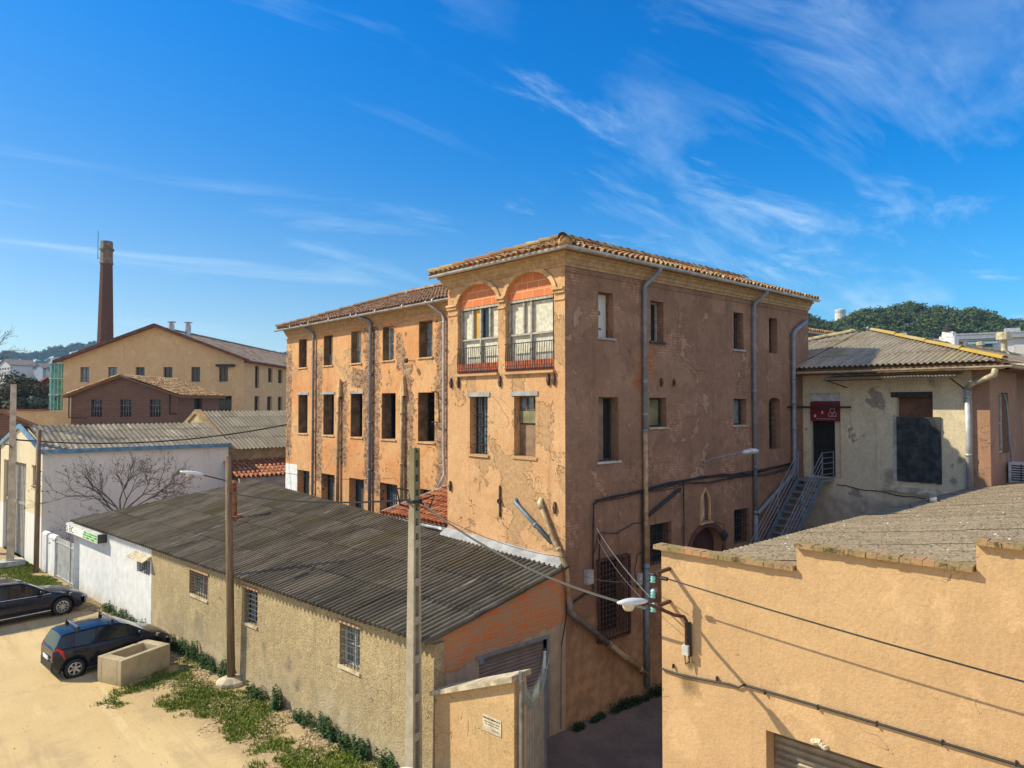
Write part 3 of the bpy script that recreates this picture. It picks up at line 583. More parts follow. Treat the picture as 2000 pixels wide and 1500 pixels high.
# the two waste pipes on the sunlit side joining at the corner, then down and across the gable
pipe([(0.0, 1.80, 5.45), (-0.10, 1.74, 5.38), (-0.12, 0.36, 4.52)], 0.058, M['pvc_blue'], [((-0.11, 0.95, 4.88), (0, 0.85, 0.53))]); pipe([(0.0, 0.84, 5.55), (-0.10, 0.78, 5.42), (-0.12, 0.30, 4.62), (-0.11, 0.05, 4.25), (-0.07, -0.10, 3.95), (0.02, -0.12, 3.0)], 0.062, M['pvc_tan'], [((-0.11, 0.4, 4.75), (0, 0.5, 0.86)), ((-0.11, 0.12, 4.4), (0, 0.5, 0.86))])
pipe([(0.0, 0.84, 5.55), (-0.10, 0.80, 5.47), (-0.105, 0.72, 5.33)], 0.068, M['pvc_cream']); pipe([(0.02, -0.12, 3.2), (0.03, -0.12, 2.92), (0.14, -0.12, 2.8), (1.55, -0.12, 1.74)], 0.075, M['pvc_brown'], [((1.5, -0.12, 1.78), (0.8, 0, -0.6))]); pipe([(1.5, -0.11, 1.78), (3.08, -0.11, 0.60)], 0.07, M['pvc_tan'], [((2.2, -0.11, 1.26), (0.8, 0, -0.6)), ((2.8, -0.11, 0.81), (0.8, 0, -0.6))])
pipe([(3.2, -0.10, 4.9), (4.74, -0.08, 5.50)], 0.05, M['dark_iron'], name='waste_pipe')
for s, z1, z0, mt, r in ((19.3, 11.4, 3.0, 'pvc', 0.06), (14.05, 11.5, 3.0, 'pvc', 0.07)):
    pipe([(2.42, s + 0.55, 11.8), (2.46, s + 0.5, 11.7), (2.76, s + 0.05, z1), (2.80, s, z1 - 0.12), (2.80, s, z0)], r, M[mt], [((2.80, s, z), Z) for z in (z1 - 0.2, 9.2, 7.2, 5.2)])
pipe([(2.42, 9.5, 11.8), (2.5, 9.4, 11.7), (2.80, 8.95, 11.3), (2.80, 8.85, 11.1), (2.80, 8.85, 6.6), (2.8, 8.80, 5.4), (2.6, 8.9, 4.9)], 0.05, M['zinc'], [((2.80, 8.85, 11.0), Z)])
for s, zt_ in ((16.8, 9.0), (11.6, 9.0)):
    pipe([(2.80, s, zt_ - 0.3), (2.78, s, 3.0)], 0.075, M['pvc_tan'], [((2.79, s, 7.6), Z), ((2.79, s, 5.6), Z)]); mb = MB()
    mb.hexa([FW(s - 0.19, 8.3, -0.16), FW(s + 0.19, 8.3, -0.16), FW(s + 0.19, 8.3, 0.0), FW(s - 0.19, 8.3, 0.0), FW(s - 0.05, 9.1, -0.10), FW(s + 0.05, 9.1, -0.10), FW(s + 0.05, 9.1, 0.0), FW(s - 0.05, 9.1, 0.0)]); mb.build('pipe_hood', M['trim'], B)

# window builder: frame mesh > pane / board / grille / sill
def window(bd, fr, op, kind='glass', d=0.26, fm='wood', pm='glass', nx=2, nz=2, f=0.05, gx=5, gz=6, sill=None, lintel=None, gm='dark_iron', gd=0.06, extra=None, wname='window'):
    s0, s1, z0, z1 = op; mb = MB()
    mb.fbox(fr, s0 + 0.002, s0 + f, z0 + 0.002, z1 - 0.002, d, d + 0.05); mb.fbox(fr, s1 - f, s1 - 0.002, z0 + 0.002, z1 - 0.002, d, d + 0.05); mb.fbox(fr, s0 + f, s1 - f, z1 - f, z1 - 0.002, d, d + 0.05); mb.fbox(fr, s0 + f, s1 - f, z0 + 0.002, z0 + f, d, d + 0.05)
    for i in range(1, nx): x = s0 + (s1 - s0) * i / nx; mb.fbox(fr, x - f * 0.45, x + f * 0.45, z0 + f, z1 - f, d + 0.004, d + 0.046)
    for i in range(1, nz): z = z0 + (z1 - z0) * i / nz; mb.fbox(fr, s0 + f, s1 - f, z - f * 0.32, z + f * 0.32, d + 0.008, d + 0.042)
    w = mb.build(wname, M[fm], bd)
    if pm:
        mb = MB(); mb.fbox(fr, s0 + 0.004, s1 - 0.004, z0 + 0.004, z1 - 0.004, d + 0.055, d + 0.075); mb.build('pane' if 'glass' in pm else 'board', M[pm], w)
    if kind == 'grille':
        mb = MB()
        for i in range(1, gx + 1): x = s0 + (s1 - s0) * i / (gx + 1); mb.fbox(fr, x - 0.009, x + 0.009, z0 + 0.003, z1 - 0.003, gd, gd + 0.018)
        for i in range(1, gz + 1): z = z0 + (z1 - z0) * i / (gz + 1); mb.fbox(fr, s0 + 0.003, s1 - 0.003, z - 0.01, z + 0.01, gd - 0.012, gd - 0.001)
        mb.build('grille', M[gm], w)
    if sill: mb = MB(); mb.fbox(fr, s0 - 0.06, s1 + 0.06, z0 - 0.06, z0 - 0.002, -0.05, 0.2); mb.build('sill', M[sill], w)
    if extra:
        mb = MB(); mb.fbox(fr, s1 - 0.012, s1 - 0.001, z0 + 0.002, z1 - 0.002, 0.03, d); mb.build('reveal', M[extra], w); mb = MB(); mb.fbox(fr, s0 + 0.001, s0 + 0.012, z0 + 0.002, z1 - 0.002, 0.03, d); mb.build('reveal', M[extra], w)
    if lintel: mb = MB(); mb.fbox(fr, s0 - 0.10, s1 + 0.10, z1 + 0.002, z1 + 0.12, -0.03, 0.15); mb.build('lintel', M[lintel], w)
    return w
w = window(B, FA, dark_ops['t1'], fm='wood_brown', pm='board_white', nx=1, nz=1, d=0.2, f=0.02, sill='cement')
random.seed(4)
for cx, cz, r0 in ((1.50, 10.42, 0.11), (1.60, 9.98, 0.05)):
    mb = MB(); pp = [FA(cx + r0 * (0.7 + 0.5 * random.random()) * math.cos(t * 0.7) * 1.3, cz + r0 * (0.5 + 0.4 * random.random()) * math.sin(t * 0.7), 0.25) for t in range(9)]; mb.poly(pp); mb.build('peeled_patch', M['board_brown'], w)
window(B, FA, dark_ops['t2'], fm='wood', nx=2, nz=1, d=0.24, sill='wood_dark'); window(B, FA, dark_ops['t3'], 'grille', fm='wood_dark', gx=2, gz=5, d=0.3, sill='cement', gd=0.12); window(B, FA, dark_ops['t4'], fm='wood_dark', pm='board_brown', nx=2, nz=1, d=0.24)
w = window(B, FA, dark_ops['m1'], fm='wood_dark', pm='glass', nx=2, nz=1, d=0.26, sill='concrete')
mb = MB(); mb.fbox(FA, 1.29, 1.66, 6.50, 8.14, 0.20, 0.225); mb.build('board', M['board_brown'], w)
window(B, FA, dark_ops['m2'], fm='wood_dark', pm='board_green', nx=1, nz=1, d=0.2, sill='concrete_w'); window(B, FA, dark_ops['m3'], fm='wood_dark', pm='board_grey', nx=1, nz=1, d=0.2, sill='concrete_w'); window(B, FA, (10.11, 10.90, 6.41, 8.04), 'grille', fm='wood_dark', pm=None, gx=2, gz=7, d=0.32, gd=0.2)
window(B, FA, dark_ops['w0'], 'grille', fm='wood_dark', gx=7, gz=3, gm='dark_iron', d=0.3); window(B, FA, dark_ops['w1'], 'grille', fm='wood_dark', gx=6, gz=3, d=0.3)
w = window(B, FA, dark_ops['door'], 'glass', fm='wood_dark', pm='glass', d=0.3, nx=2, nz=3)
mb = MB(); s0, s1, z0, z1 = 1.15, 2.39, 1.86, 3.95
for i in range(10): x = s0 + (s1 - s0) * i / 9; mb.fbox(FA, x - 0.009, x + 0.009, z0, z1, -0.10, -0.082)
for i in range(17): z = z0 + (z1 - z0) * i / 16; mb.fbox(FA, s0, s1, z - 0.008, z + 0.008, -0.115, -0.101)
for x in (s0, s1): mb.fbox(FA, x - 0.025, x + 0.025, z0, z1, -0.118, -0.05)
for z in (z0, z1): mb.fbox(FA, s0, s1, z - 0.022, z + 0.022, -0.121, -0.002)
mb.build('grille', M['rust'], w)
# pointed niche with trim and the arched doorway
mb = MB()
def arch_trim(mb, fr, s0, s1, zs, z1, wd, pr, pointed=False, legs=0.0, n=18):
    sc, r, h = (s0 + s1) / 2, (s1 - s0) / 2, z1 - zs
    def pt(i, g):
        a = math.pi * i / n; x = -math.cos(a); y = math.sin(a) if not pointed else (1 - abs(x)) ** 0.62
        return sc + (r + g) * x, zs + (h + g) * y
    for i in range(n):
        a, b, c, d = pt(i, 0), pt(i + 1, 0), pt(i + 1, wd), pt(i, wd)
        mb.hexa([fr(a[0], a[1], -pr), fr(b[0], b[1], -pr), fr(b[0], b[1], 0.02), fr(a[0], a[1], 0.02), fr(d[0], d[1], -pr), fr(c[0], c[1], -pr), fr(c[0], c[1], 0.02), fr(d[0], d[1], 0.02)])
    if legs:
        mb.fbox(fr, s0 - wd, s0, zs - legs, zs, -pr, 0.02); mb.fbox(fr, s1, s1 + wd, zs - legs, zs, -pr, 0.02)
arch_trim(mb, FA, 5.93, 6.33, 5.0, 5.36, 0.07, 0.05, True, 0.58); mb.fbox(FA, 5.80, 6.46, 4.33, 4.40, -0.10, 0.02)
w = mb.build('niche', M['trim'], B); mb = MB(); mb.fbox(FA, 5.90, 6.36, 4.38, 5.40, 0.14, 0.2)
mb.build('niche_back', M['plain_shade'], w); mb = MB(); mb.fbox(FA, 6.05, 6.21, 4.45, 5.15, 0.06, 0.139); mb.build('niche_figure', M['concrete'], w)
mb = MB(); mb.fbox(FA, 5.36, 7.09, 0.03, 4.21, 0.30, 0.36); w = mb.build('door', simple('oxblood_door', (0.07, 0.03, 0.025), 0.8, 0, 0.2, 3), B)
mb = MB(); arch_trim(mb, FA, 5.35, 7.10, 3.55, 4.22, 0.16, 0.03, False, 3.5); mb.build('door_surround', simple('red_surround', (0.12, 0.055, 0.042), 0.9, 0, 0.2, 3), w)
# lantern over the arched door
mb = MB(); mb.tube([(5.95, 0, 4.30), (5.97, -0.25, 4.38), (6.2, -0.45, 4.42), (6.38, -0.5, 4.33), (6.40, -0.5, 4.18)], 0.012, 6); w = mb.build('lantern_bracket', M['dark_iron'], B)
mb = MB(); mb.lathe((6.40, -0.5, 3.9), [(0.03, 0.28), (0.05, 0.24), (0.13, 0.16), (0.12, 0.14), (0.08, 0.0), (0.02, -0.05)], 8); mb.build('lantern', M['dark_iron'], w)

# loggia: frames, infill, railing
def loggia(op, A, cols, kind):
    s0, s1, z0, z1 = op; zs = 10.83; d = 0.16
    mb = MB(); arch_trim(mb, FB, s0, s1, zs, z1, 0.12, 0.045); mb.build('arch_trim', M['trim'], B)
    mb = MB(); pts = A; top = [FB(p[0], p[1] + 0.02, 0.30) for p in pts]; n = len(pts)
    for i in range(n - 1): mb.quad(FB(pts[i][0], zs - 0.02, 0.10), FB(pts[i + 1][0], zs - 0.02, 0.10), FB(pts[i + 1][0], pts[i + 1][1] + 0.01, 0.10), FB(pts[i][0], pts[i][1] + 0.01, 0.10))
    mb.fbox(FB, s0, s1, zs - 0.04, zs - 0.021, 0.09, 0.30)
    mb.build('brick_infill', M['hollow_brick'], B)
    f = 0.05; mb = MB()
    mb.fbox(FB, s0 + 0.01, s0 + 0.05, z0, zs - 0.05, d - 0.05, d + 0.03); mb.fbox(FB, s1 - 0.05, s1 - 0.01, z0, zs - 0.05, d - 0.05, d + 0.03); mb.fbox(FB, s0 + 0.01, s1 - 0.01, zs - 0.11, zs - 0.041, d - 0.06, d + 0.03)
    mb.fbox(FB, s0 + 0.07, s1 - 0.07, 9.82, 9.87, d - 0.045, d + 0.03)
    mid = (s0 + s1) / 2 + (0.03 if kind else -0.02); mb.fbox(FB, mid - 0.028, mid + 0.028, z0, zs - 0.14, d - 0.055, d + 0.025)
    if kind: mb.fbox(FB, mid + 0.28, mid + 0.33, 9.88, zs - 0.14, d - 0.04, d + 0.02)
    else: mb.fbox(FB, mid - 0.42, mid - 0.36, 9.88, zs - 0.14, d - 0.04, d + 0.02); mb.fbox(FB, mid + 0.34, mid + 0.40, 9.88, zs - 0.14, d - 0.04, d + 0.02)
    w = mb.build('window', M['wood'], B)
    for a, b, c, dd, mt in cols: mb = MB(); mb.fbox(FB, a, b, c, dd, d + 0.032, d + 0.05); mb.build('pane' if 'glass' in mt else 'board', M[mt], w)
    mb = MB(); random.seed(3)
    nb = 20
    for i in range(nb + 1): x = s0 + 0.05 + (s1 - s0 - 0.1) * i / nb; mb.tube([FB(x, 8.88, -0.03), FB(x + random.uniform(-0.012, 0.012), 9.2, -0.05), FB(x, 9.60, -0.03)], 0.009, 5)
    for z in (9.60, 8.93): mb.fbox(FB, s0 + 0.01, s1 - 0.01, z - 0.012, z + 0.012, -0.045, -0.015)
    mb.build('railing', M['dark_iron'], w)
    mb = MB(); mb.fbox(FB, s0 + 0.01, s1 - 0.01, 8.86, 9.14, 0.0, 0.09); mb.build('brick_parapet', M['rail_brick'], w)
    mb = MB(); mb.fbox(FB, s0 - 0.04, s1 + 0.04, 8.78, 8.85, -0.09, 0.05); mb.build('sill', M['pale_brick'], w)
a, b = 2.55, 4.37; m_ = 3.44
loggia(block_ops['a1'], A1, [(a + 0.07, m_ - 0.4, 9.86, 10.7, 'board_cream'), (m_ - 0.4, m_, 9.86, 10.7, 'glass'), (m_, m_ + 0.42, 9.86, 10.7, 'board_yellow'), (m_ + 0.42, b - 0.07, 9.86, 10.7, 'board_cream'), (a + 0.07, b - 0.07, 8.85, 9.82, 'board_cream')], 0)
a, b = 0.38, 2.24; loggia(block_ops['a2'], A2, [(a + 0.07, b - 0.07, 8.85, 10.7, 'board_cream')], 1)
mb = MB()   # capitals and impost bands
for s0, s1 in ((2.25, 2.54), (0.0, 0.37), (4.38, 4.85)):
    mb.fbox(FB, s0 - (0.0 if s0 == 0 else 0.03), s1 + (0.0 if s1 == 4.85 else 0.03), 10.86, 10.92, -0.09, -0.002); mb.fbox(FB, s0, s1, 10.78, 10.858, -0.05, -0.002); mb.fbox(FB, s0, s1, 10.60, 10.64, -0.03, -0.002)
mb.build('impost_band', M['trim'], B)
# lower windows of the block
w = window(B, FB, block_ops['m1'], 'grille', fm='wood_dark', pm='glass_pale', nx=3, nz=6, d=0.24, gx=2, gz=5, gd=0.16, lintel='cement', sill='pale_brick', f=0.03)
mb = MB(); mb.fbox(FB, 3.02, 3.30, 7.3, 7.58, 0.285, 0.294); mb.build('board', M['board_yellow'], w)
w = window(B, FB, (1.06, 1.89, 7.45, 8.20), fm='wood_brown', pm='glass_pale', nx=3, nz=2, d=0.2, lintel='cement', f=0.035)
mb = MB(); mb.fbox(FB, 1.10, 1.84, 7.48, 7.80, 0.17, 0.196); mb.build('board', M['board_green'], w)
mb = MB(); mb.fbox(FB, 1.07, 1.88, 6.61, 7.44, 0.22, 0.3); mb.build('board', M['board_brown'], w); mb = MB(); mb.fbox(FB, 1.0, 1.95, 6.52, 6.598, -0.03, 0.12); mb.build('sill', M['pale_brick'], w)
# iron tie plates
mb = MB()
def plate(fr, s, z, h=0.30, wd=0.09): 
    m_ = MB(); m_.hexa([fr(s - 0.02, z - h / 2, -0.05), fr(s + 0.02, z - h / 2, -0.05), fr(s + 0.02, z - h / 2, -0.002), fr(s - 0.02, z - h / 2, -0.002), fr(s - wd / 2, z, -0.07), fr(s + wd / 2, z, -0.07), fr(s + wd / 2, z, -0.002), fr(s - wd / 2, z, -0.002)])
    m_.hexa([fr(s - wd / 2, z, -0.07), fr(s + wd / 2, z, -0.07), fr(s + wd / 2, z, -0.002), fr(s - wd / 2, z, -0.002), fr(s - 0.02, z + h / 2, -0.05), fr(s + 0.02, z + h / 2, -0.05), fr(s + 0.02, z + h / 2, -0.002), fr(s - 0.02, z + h / 2, -0.002)])
    m_.build('tie_plate', M['iron'], B)
for s, z in ((4.65, 8.6), (4.30, 8.6), (2.44, 8.6), (0.56, 8.6), (0.36, 8.6), (0.34, 5.38), (4.68, 5.55)): plate(FB, s, z)
plate(FA, 3.95, 8.6, 0.24, 0.10); plate(FA, 4.55, 8.6, 0.2, 0.06)
m_ = MB(); m_.fbox(FB, 2.42, 2.46, 4.9, 5.75, -0.05, -0.01); m_.lathe(FB(2.44, 5.33, -0.05), [(0.07, -0.02), (0.07, 0.02), (0, 0.02)], 10, (1, 0, 0)); m_.build('tie_bar', M['iron'], B)
m_ = MB(); m_.tube([FW(9.45, 8.44, 0), FW(9.45, 8.44, -0.22), FW(9.0, 8.40, -0.22), FW(8.95, 7.3, -0.22), FW(9.45, 7.3, -0.2), FW(9.45, 7.3, 0)], 0.02, 6); m_.build('iron_bracket', M['dark_iron'], B)
m_ = MB(); m_.tube([FW(10.95, 9.66, 0), FW(10.95, 9.66, -0.3)], 0.015, 6); m_.lathe(FW(10.95, 9.66, -0.42), [(0, 0), (0.10, 0.03), (0.10, 0.10), (0, 0.13)], 10, (1, 0, 0)); m_.build('insulator_peg', M['dark_iron'], B)
# wing windows
kinds = [('wood_brown', 'board_brown'), ('wood_dark', 'board_yellow'), ('wood', 'board_cream'), ('white_wood', 'glass_pale'), ('wood_brown', 'glass_pale')]
for i in range(5):
    op = wing_ops['t%d' % i]; window(B, FW, op, fm=kinds[i][0], pm=kinds[i][1], nx=2, nz=(2 if i > 1 else 1), d=0.30, f=0.06, sill='trim', extra='dark_reveal')
    if i in (1, 2): mb = MB(); mb.fbox(FW, op[0] + 0.06, op[1] - 0.06, op[2] + 0.05, op[2] + 0.55, 0.28, 0.299); mb.build('board', M['board_grey'], B.children[-1])
    op = wing_ops['m%d' % i]; window(B, FW, op, fm='wood_dark', pm=None, nx=(2 if i in (0, 1, 4) else 1), nz=(6 if i == 4 else 1), d=0.44, f=0.04, sill='trim', extra='dark_reveal', lintel=('cement' if i != 3 and i != 4 else None))
    op = wing_ops['b%d' % i]; w = window(B, FW, op, 'grille', fm='dark_iron', pm='glass_pale' if i == 3 else 'board_grey', nx=1, nz=1, d=0.34, gx=9, gz=3, gd=0.30, gm='dark_iron')
# cable runs on the gable
random.seed(11)
def cabl(pts, n=3, sp=0.03, r=0.014, mat='cable', y=-0.05, wob=0.02, name='cable_run', par=None):
    mb = MB()
    for k in range(n):
        P = []
        for i in range(len(pts) - 1):
            a, b = pts[i], pts[i + 1]; L = math.hypot(b[0] - a[0], b[1] - a[1]); m = max(1, int(L / 0.5))
            for j in range(m): t = j / m; P.append((a[0] + (b[0] - a[0]) * t + random.uniform(-wob, wob) * 0.5, y - random.uniform(0, 0.03), a[1] + (b[1] - a[1]) * t + (k - n / 2) * sp + random.uniform(-wob, wob)))
        P.append((pts[-1][0], y, pts[-1][1] + (k - n / 2) * sp)); mb.tube(P, r, 6)
    return mb.build(name, M[mat], par or B)
cabl([(0.95, 3.3), (0.96, 4.4), (0.97, 5.42), (1.12, 5.50), (2.3, 5.56), (3.1, 5.62), (4.9, 5.74), (5.9, 5.78), (8.7, 5.72), (9.6, 5.76), (11.65, 5.86)], 4, 0.022); cabl([(3.3, 5.6), (5.0, 5.66), (6.4, 5.60), (8.3, 5.66), (9.6, 5.58), (11.6, 5.76)], 3, 0.035, 0.010, wob=0.04)
cabl([(4.94, 5.72), (4.95, 4.6), (4.96, 3.6)], 2, 0.0, 0.016); cabl([(2.98, 5.6), (2.98, 4.6), (2.99, 3.4)], 3, 0.0, 0.018, wob=0.03); cabl([(0.97, 4.1), (1.2, 4.68), (1.9, 4.55), (2.6, 4.74), (2.95, 4.72)], 1, 0, 0.014); cabl([(1.22, 4.62), (1.20, 3.9)], 1, 0, 0.02)
cabl([(0.97, 3.32), (0.9, 3.18), (0.66, 3.22), (0.12, 3.05)], 2, 0.02, 0.016); cabl([(3.0, 3.95), (2.75, 3.9), (2.62, 3.5), (2.75, 3.0), (2.85, 3.05)], 1, 0.02, 0.014); cabl([(2.0, 3.9), (2.0, 4.66)], 1, 0, 0.012, 'cable_grey')
for x0, z0, x1, z1 in ((0.68, 3.43, 0.90, 3.78), (2.76, 3.07, 2.90, 3.36)):
    mb = MB(); mb.box(x0, x1, -0.13, -0.002, z0, z1); mb.box(x0 + 0.02, x1 - 0.02, -0.14, -0.131, z0 + 0.04, z1 - 0.03); mb.build('junction_box', simple('box_grey', (0.42, 0.42, 0.40), 0.6), B)
# street lamp bracket on the gable
L = thing('wall_lamp', 'flat grey street lamp head on a long thin arm fixed to the shaded gable wall', 'street lamp', (6.1, 0, 6.0))
mb = MB(); mb.tube([(6.08, -0.05, 6.0), (6.08, -0.07, 6.22), (6.3, -0.20, 6.33), (7.1, -0.75, 6.50)], 0.022, 7); mb.build('arm', M['pvc'], L)
mb = MB(); mb.lathe((7.05, -0.72, 6.49), [(0.03, 0), (0.07, 0.05), (0.10, 0.25), (0.09, 0.45), (0.03, 0.55), (0, 0.56)], 10, (0.8, -0.58, 0.10)); mb.build('lamp_head', simple('lamp_grey', (0.55, 0.56, 0.56), 0.4, 0.3), L)
# iron beam from gable to annex
mb = MB(); mb.fbox(frame((12.45, 0), (0, 1), (1, 0)), -1.8, 0.0, 7.83, 7.90, -0.06, 0.0); mb.box(11.4, 12.45, -0.09, -0.02, 7.84, 7.90); mb.build('iron_beam', M['dark_iron'], B)
# ------------------------------------------------------------------ street line: shed, pier wall, gate, foreground warehouse
FS = frame((-4.052, 0), (-0.0916, 0.9958), (0.9958, 0.0916)); KS = 0.9958
def sx(y): return -4.052 - 0.092 * y
M['shed_wall'] = plaster('shed_roughcast', (0.58, 0.45, 0.25), (0.51, 0.39, 0.215), (0.43, 0.34, 0.205), (0.58, 0.46, 0.28), 'y', peel=0.80, seed=12.0, streaks=0.5, bumpy=0.9, soft=0.8, crackw=0.002, damp=(0.0, 1.3, (0.36, 0.29, 0.19)), fine=0.6,
    spots=[(5.6, 1.1, 0.28, (0.25, 0.21, 0.15)), (5.2, 0.7, 0.22, (0.25, 0.21, 0.15)), (8.0, 1.2, 0.35, (0.30, 0.25, 0.17)), (11.0, 1.0, 0.5, (0.33, 0.27, 0.18)), (6.9, 1.3, 0.22, (0.26, 0.22, 0.15))])
m = NT('white_roughcast'); c = m.mix(m.ramp(m.noise(3, 8, 0.7), 0.3, 0.7), (0.62, 0.63, 0.64), (0.78, 0.78, 0.78)); q = m.sepxyz()
c = m.mix(m.math('MULTIPLY', m.ramp(m.math('ADD', q[2], m.math('MULTIPLY', m.noise(1.5, 7), 0.8)), 0.45, 0.9, 1, 0), 0.55), c, (0.50, 0.43, 0.33)); c = m.mix(m.math('MULTIPLY', m.ramp(m.noise(1, 7, 0.6, m.map(sc=(6, 6, 0.5))), 0.5, 0.7), 0.25), c, (0.45, 0.43, 0.40))
m.bump(m.noise(26, 7, 0.75), 0.8, 0.03); m.fin(c, 0.95, 0, 0.2); M['shed_white'] = m.m
M['shed_roof'] = corrugate('fibre_cement_dark', (0.135, 0.112, 0.078), (0.215, 0.18, 0.128), (0.12, 0.098, 0.03), 0.5, 0.75, 'x', lite=(0.44, 0.39, 0.31))
SH = thing('roadside_shed', 'long low roughcast shed, tan wall painted white at its far end, dark corrugated lean-to roof', 'shed', (-4.05, 0, 0))
ops = [(2.49, 3.32, 1.76, 2.76), (7.34, 8.12, 1.78, 2.75), (10.47, 11.82, 1.92, 2.68)]
mb = MB(); wall(mb, FS, -0.12, 14.95, -0.2, 3.0, ops, t=0.28, top=False, ends=False); mb.quad(FS(-0.12, -0.2), FS(-0.12, 3.0), FS(-0.12, 3.0, 0.28), FS(-0.12, -0.2, 0.28)); mb.build('wall', M['shed_wall'], SH)
mb = MB(); wall(mb, FS, 14.95, 23.25, -0.2, 2.98, [(15.1, 16.33, 1.88, 2.42)], t=0.28, top=False, ends=False)
fr = frame((-6.19, 23.15), (6.19, -3.95), (-3.95, -6.19)); wall(mb, fr, 0.0, 7.3, -0.2, 2.85, (), t=0.25, top=False, ends=False); 
mb.poly([fr(0, 2.85), fr(7.3, 2.85), fr(7.3, 4.45)]); mb.poly([fr(0, 2.85, 0.25), fr(7.3, 2.85, 0.25), fr(7.3, 4.45, 0.25)]); mb.build('white_wall', M['shed_white'], SH)
for i, op in enumerate(ops):
    w = window(SH, FS, op, 'grille', fm='wood_dark' if i == 1 else 'white_wood', pm='glass_pale', nx=2, nz=(2 if i != 1 else 1), d=0.16, f=0.035, gx=(5, 3, 7)[i], gz=(5, 6, 7)[i], gm='iron' if i == 2 else 'cable_grey', gd=0.03)
    mb = MB(); mb.fbox(FS, op[0] - 0.07, op[1] + 0.07, op[3] + 0.002, op[3] + 0.06, -0.035, 0.1); mb.build('lintel', M['pale_brick'], w); mb = MB(); mb.fbox(FS, op[0] - 0.02, op[1] + 0.02, op[2] - 0.07, op[2] - 0.002, -0.04, 0.12); mb.build('sill', M['concrete_w'], w)
w = window(SH, FS, (15.1, 16.33, 1.88, 2.42), 'grille', fm='white_wood', pm='glass_pale', nx=2, nz=1, d=0.16, gx=5, gz=4, gm='cable_grey', gd=0.03)
mb = MB(); mb.hexa([FS(14.98, 2.42, -0.30), FS(16.5, 2.42, -0.30), FS(16.5, 2.58, -0.002), FS(14.98, 2.58, -0.002), FS(14.98, 2.45, -0.30), FS(16.5, 2.45, -0.30), FS(16.5, 2.61, -0.002), FS(14.98, 2.61, -0.002)]); mb.build('awning', M['concrete_w'], w)
# roof
def zl(y): return 3.03 - 0.005 * y
def zh(y): return 3.98 + 0.027 * y
def shed_fn(a, b, h):
    y = a - 0.22; xl = sx(y) - 0.24; return (xl + b, y, zl(y) + (zh(y) - zl(y)) * b / (0 - xl) + h + 0.03)
def shed_hi(a):
    y = a - 0.22; xl = sx(y) - 0.24; return (-0.01 if y < 19.2 else -(y - 19.2) * 6.25 / 3.95) - xl
mb = MB(); corr(mb, shed_fn, 23.5, lambda a: 0, lambda a: max(0, shed_hi(a)), pitch=0.176, amp=0.050, sheetw=0.99, sheetl=1.35, seg=8); mb.build('roof', M['shed_roof'], SH, smooth=True)
mb = MB()   # cement flashing against the big building
mb.hexa([(-0.26, 0.0, 3.98), (-0.003, 0.0, 3.98), (-0.003, 4.9, 4.12), (-0.26, 4.9, 4.12), (-0.24, 0.0, 4.02), (-0.003, 0.0, 4.16), (-0.003, 4.9, 4.30), (-0.24, 4.9, 4.16)]); mb.build('flashing', M['cement'], SH)
# garage gable wall with bricks above the door
def gar_mat():
    m = NT('garage_gable'); q = m.sepxyz(); n = m.noise(2.0, 8, 0.7); o = m.brick('x', (0.66, 0.19, 0.06), (0.52, 0.24, 0.10), (0.42, 0.30, 0.20), 0.36, 0.17, 0.016)
    bc = m.mix(m.math('MULTIPLY', m.ramp(m.noise(1.9, 8, 0.75), 0.47, 0.60), 0.7), o[0], (0.40, 0.29, 0.20))
    rc = m.mix(m.ramp(n, 0.35, 0.65), (0.46, 0.36, 0.26), (0.36, 0.28, 0.20)); rc = m.mix(m.math('MULTIPLY', m.ramp(m.noise(1, 7, 0.6, m.map(sc=(5, 5, 0.6))), 0.5, 0.7), 0.5), rc, (0.24, 0.18, 0.13))
    lim = m.math('ADD', m.math('ADD', q[2], m.math('MULTIPLY', m.math('SUBTRACT', n, 0.5), 0.5)), m.math('MULTIPLY', q[0], -0.10))
    k = m.math('MULTIPLY', m.ramp(lim, 2.62, 2.68), m.ramp(m.math('ADD', q[0], m.math('MULTIPLY', m.noise(2.5, 6), 0.7)), -3.45, -3.30)); c = m.mix(k, rc, bc)
    m.bump(m.math('ADD', m.math('MULTIPLY', m.noise(25, 6, 0.7), 0.4), m.math('MULTIPLY', m.math('SUBTRACT', 1, o[1]), k)), 0.6, 0.02); return m.fin(c, 0.95, 0, 0.2)
FG_ = frame((0, 0), (1, 0), (0, 1)); mb = MB(); wall(mb, FG_, -4.04, -0.003, 0, 2.62, [(-2.75, -0.66, 0.0, 2.36)], t=0.28, top=False, ends=False)
for d in (0.0, 0.28): mb.poly([FG_(-4.04, 2.62, d), FG_(-0.003, 2.62, d), FG_(-0.003, 3.98, d), FG_(-4.04, 3.01, d)])
mb.quad(FG_(-4.04, 0), FG_(-4.04, 3.01), FG_(-4.04, 3.01, 0.28), FG_(-4.04, 0, 0.28)); mb.build('gable_wall', gar_mat(), SH)
def shutter(fr, s0, s1, z0, z1, d, mat, parent, slat=0.085, name='roller_shutter'):
    mb = MB(); z = z0
    while z < z1 - 0.01:
        e = min(z1, z + slat); mb.add([fr(s0, z, d), fr(s1, z, d), fr(s0, z + (e - z) * 0.35, d - 0.018), fr(s1, z + (e - z) * 0.35, d - 0.018), fr(s0, z + (e - z) * 0.8, d - 0.018), fr(s1, z + (e - z) * 0.8, d - 0.018), fr(s0, e, d), fr(s1, e, d)], [(0, 1, 3, 2), (2, 3, 5, 4), (4, 5, 7, 6)]); z = e
    mb.quad(fr(s0, z0, d + 0.03), fr(s1, z0, d + 0.03), fr(s1, z1, d + 0.03), fr(s0, z1, d + 0.03)); return mb.build(name, mat, parent)
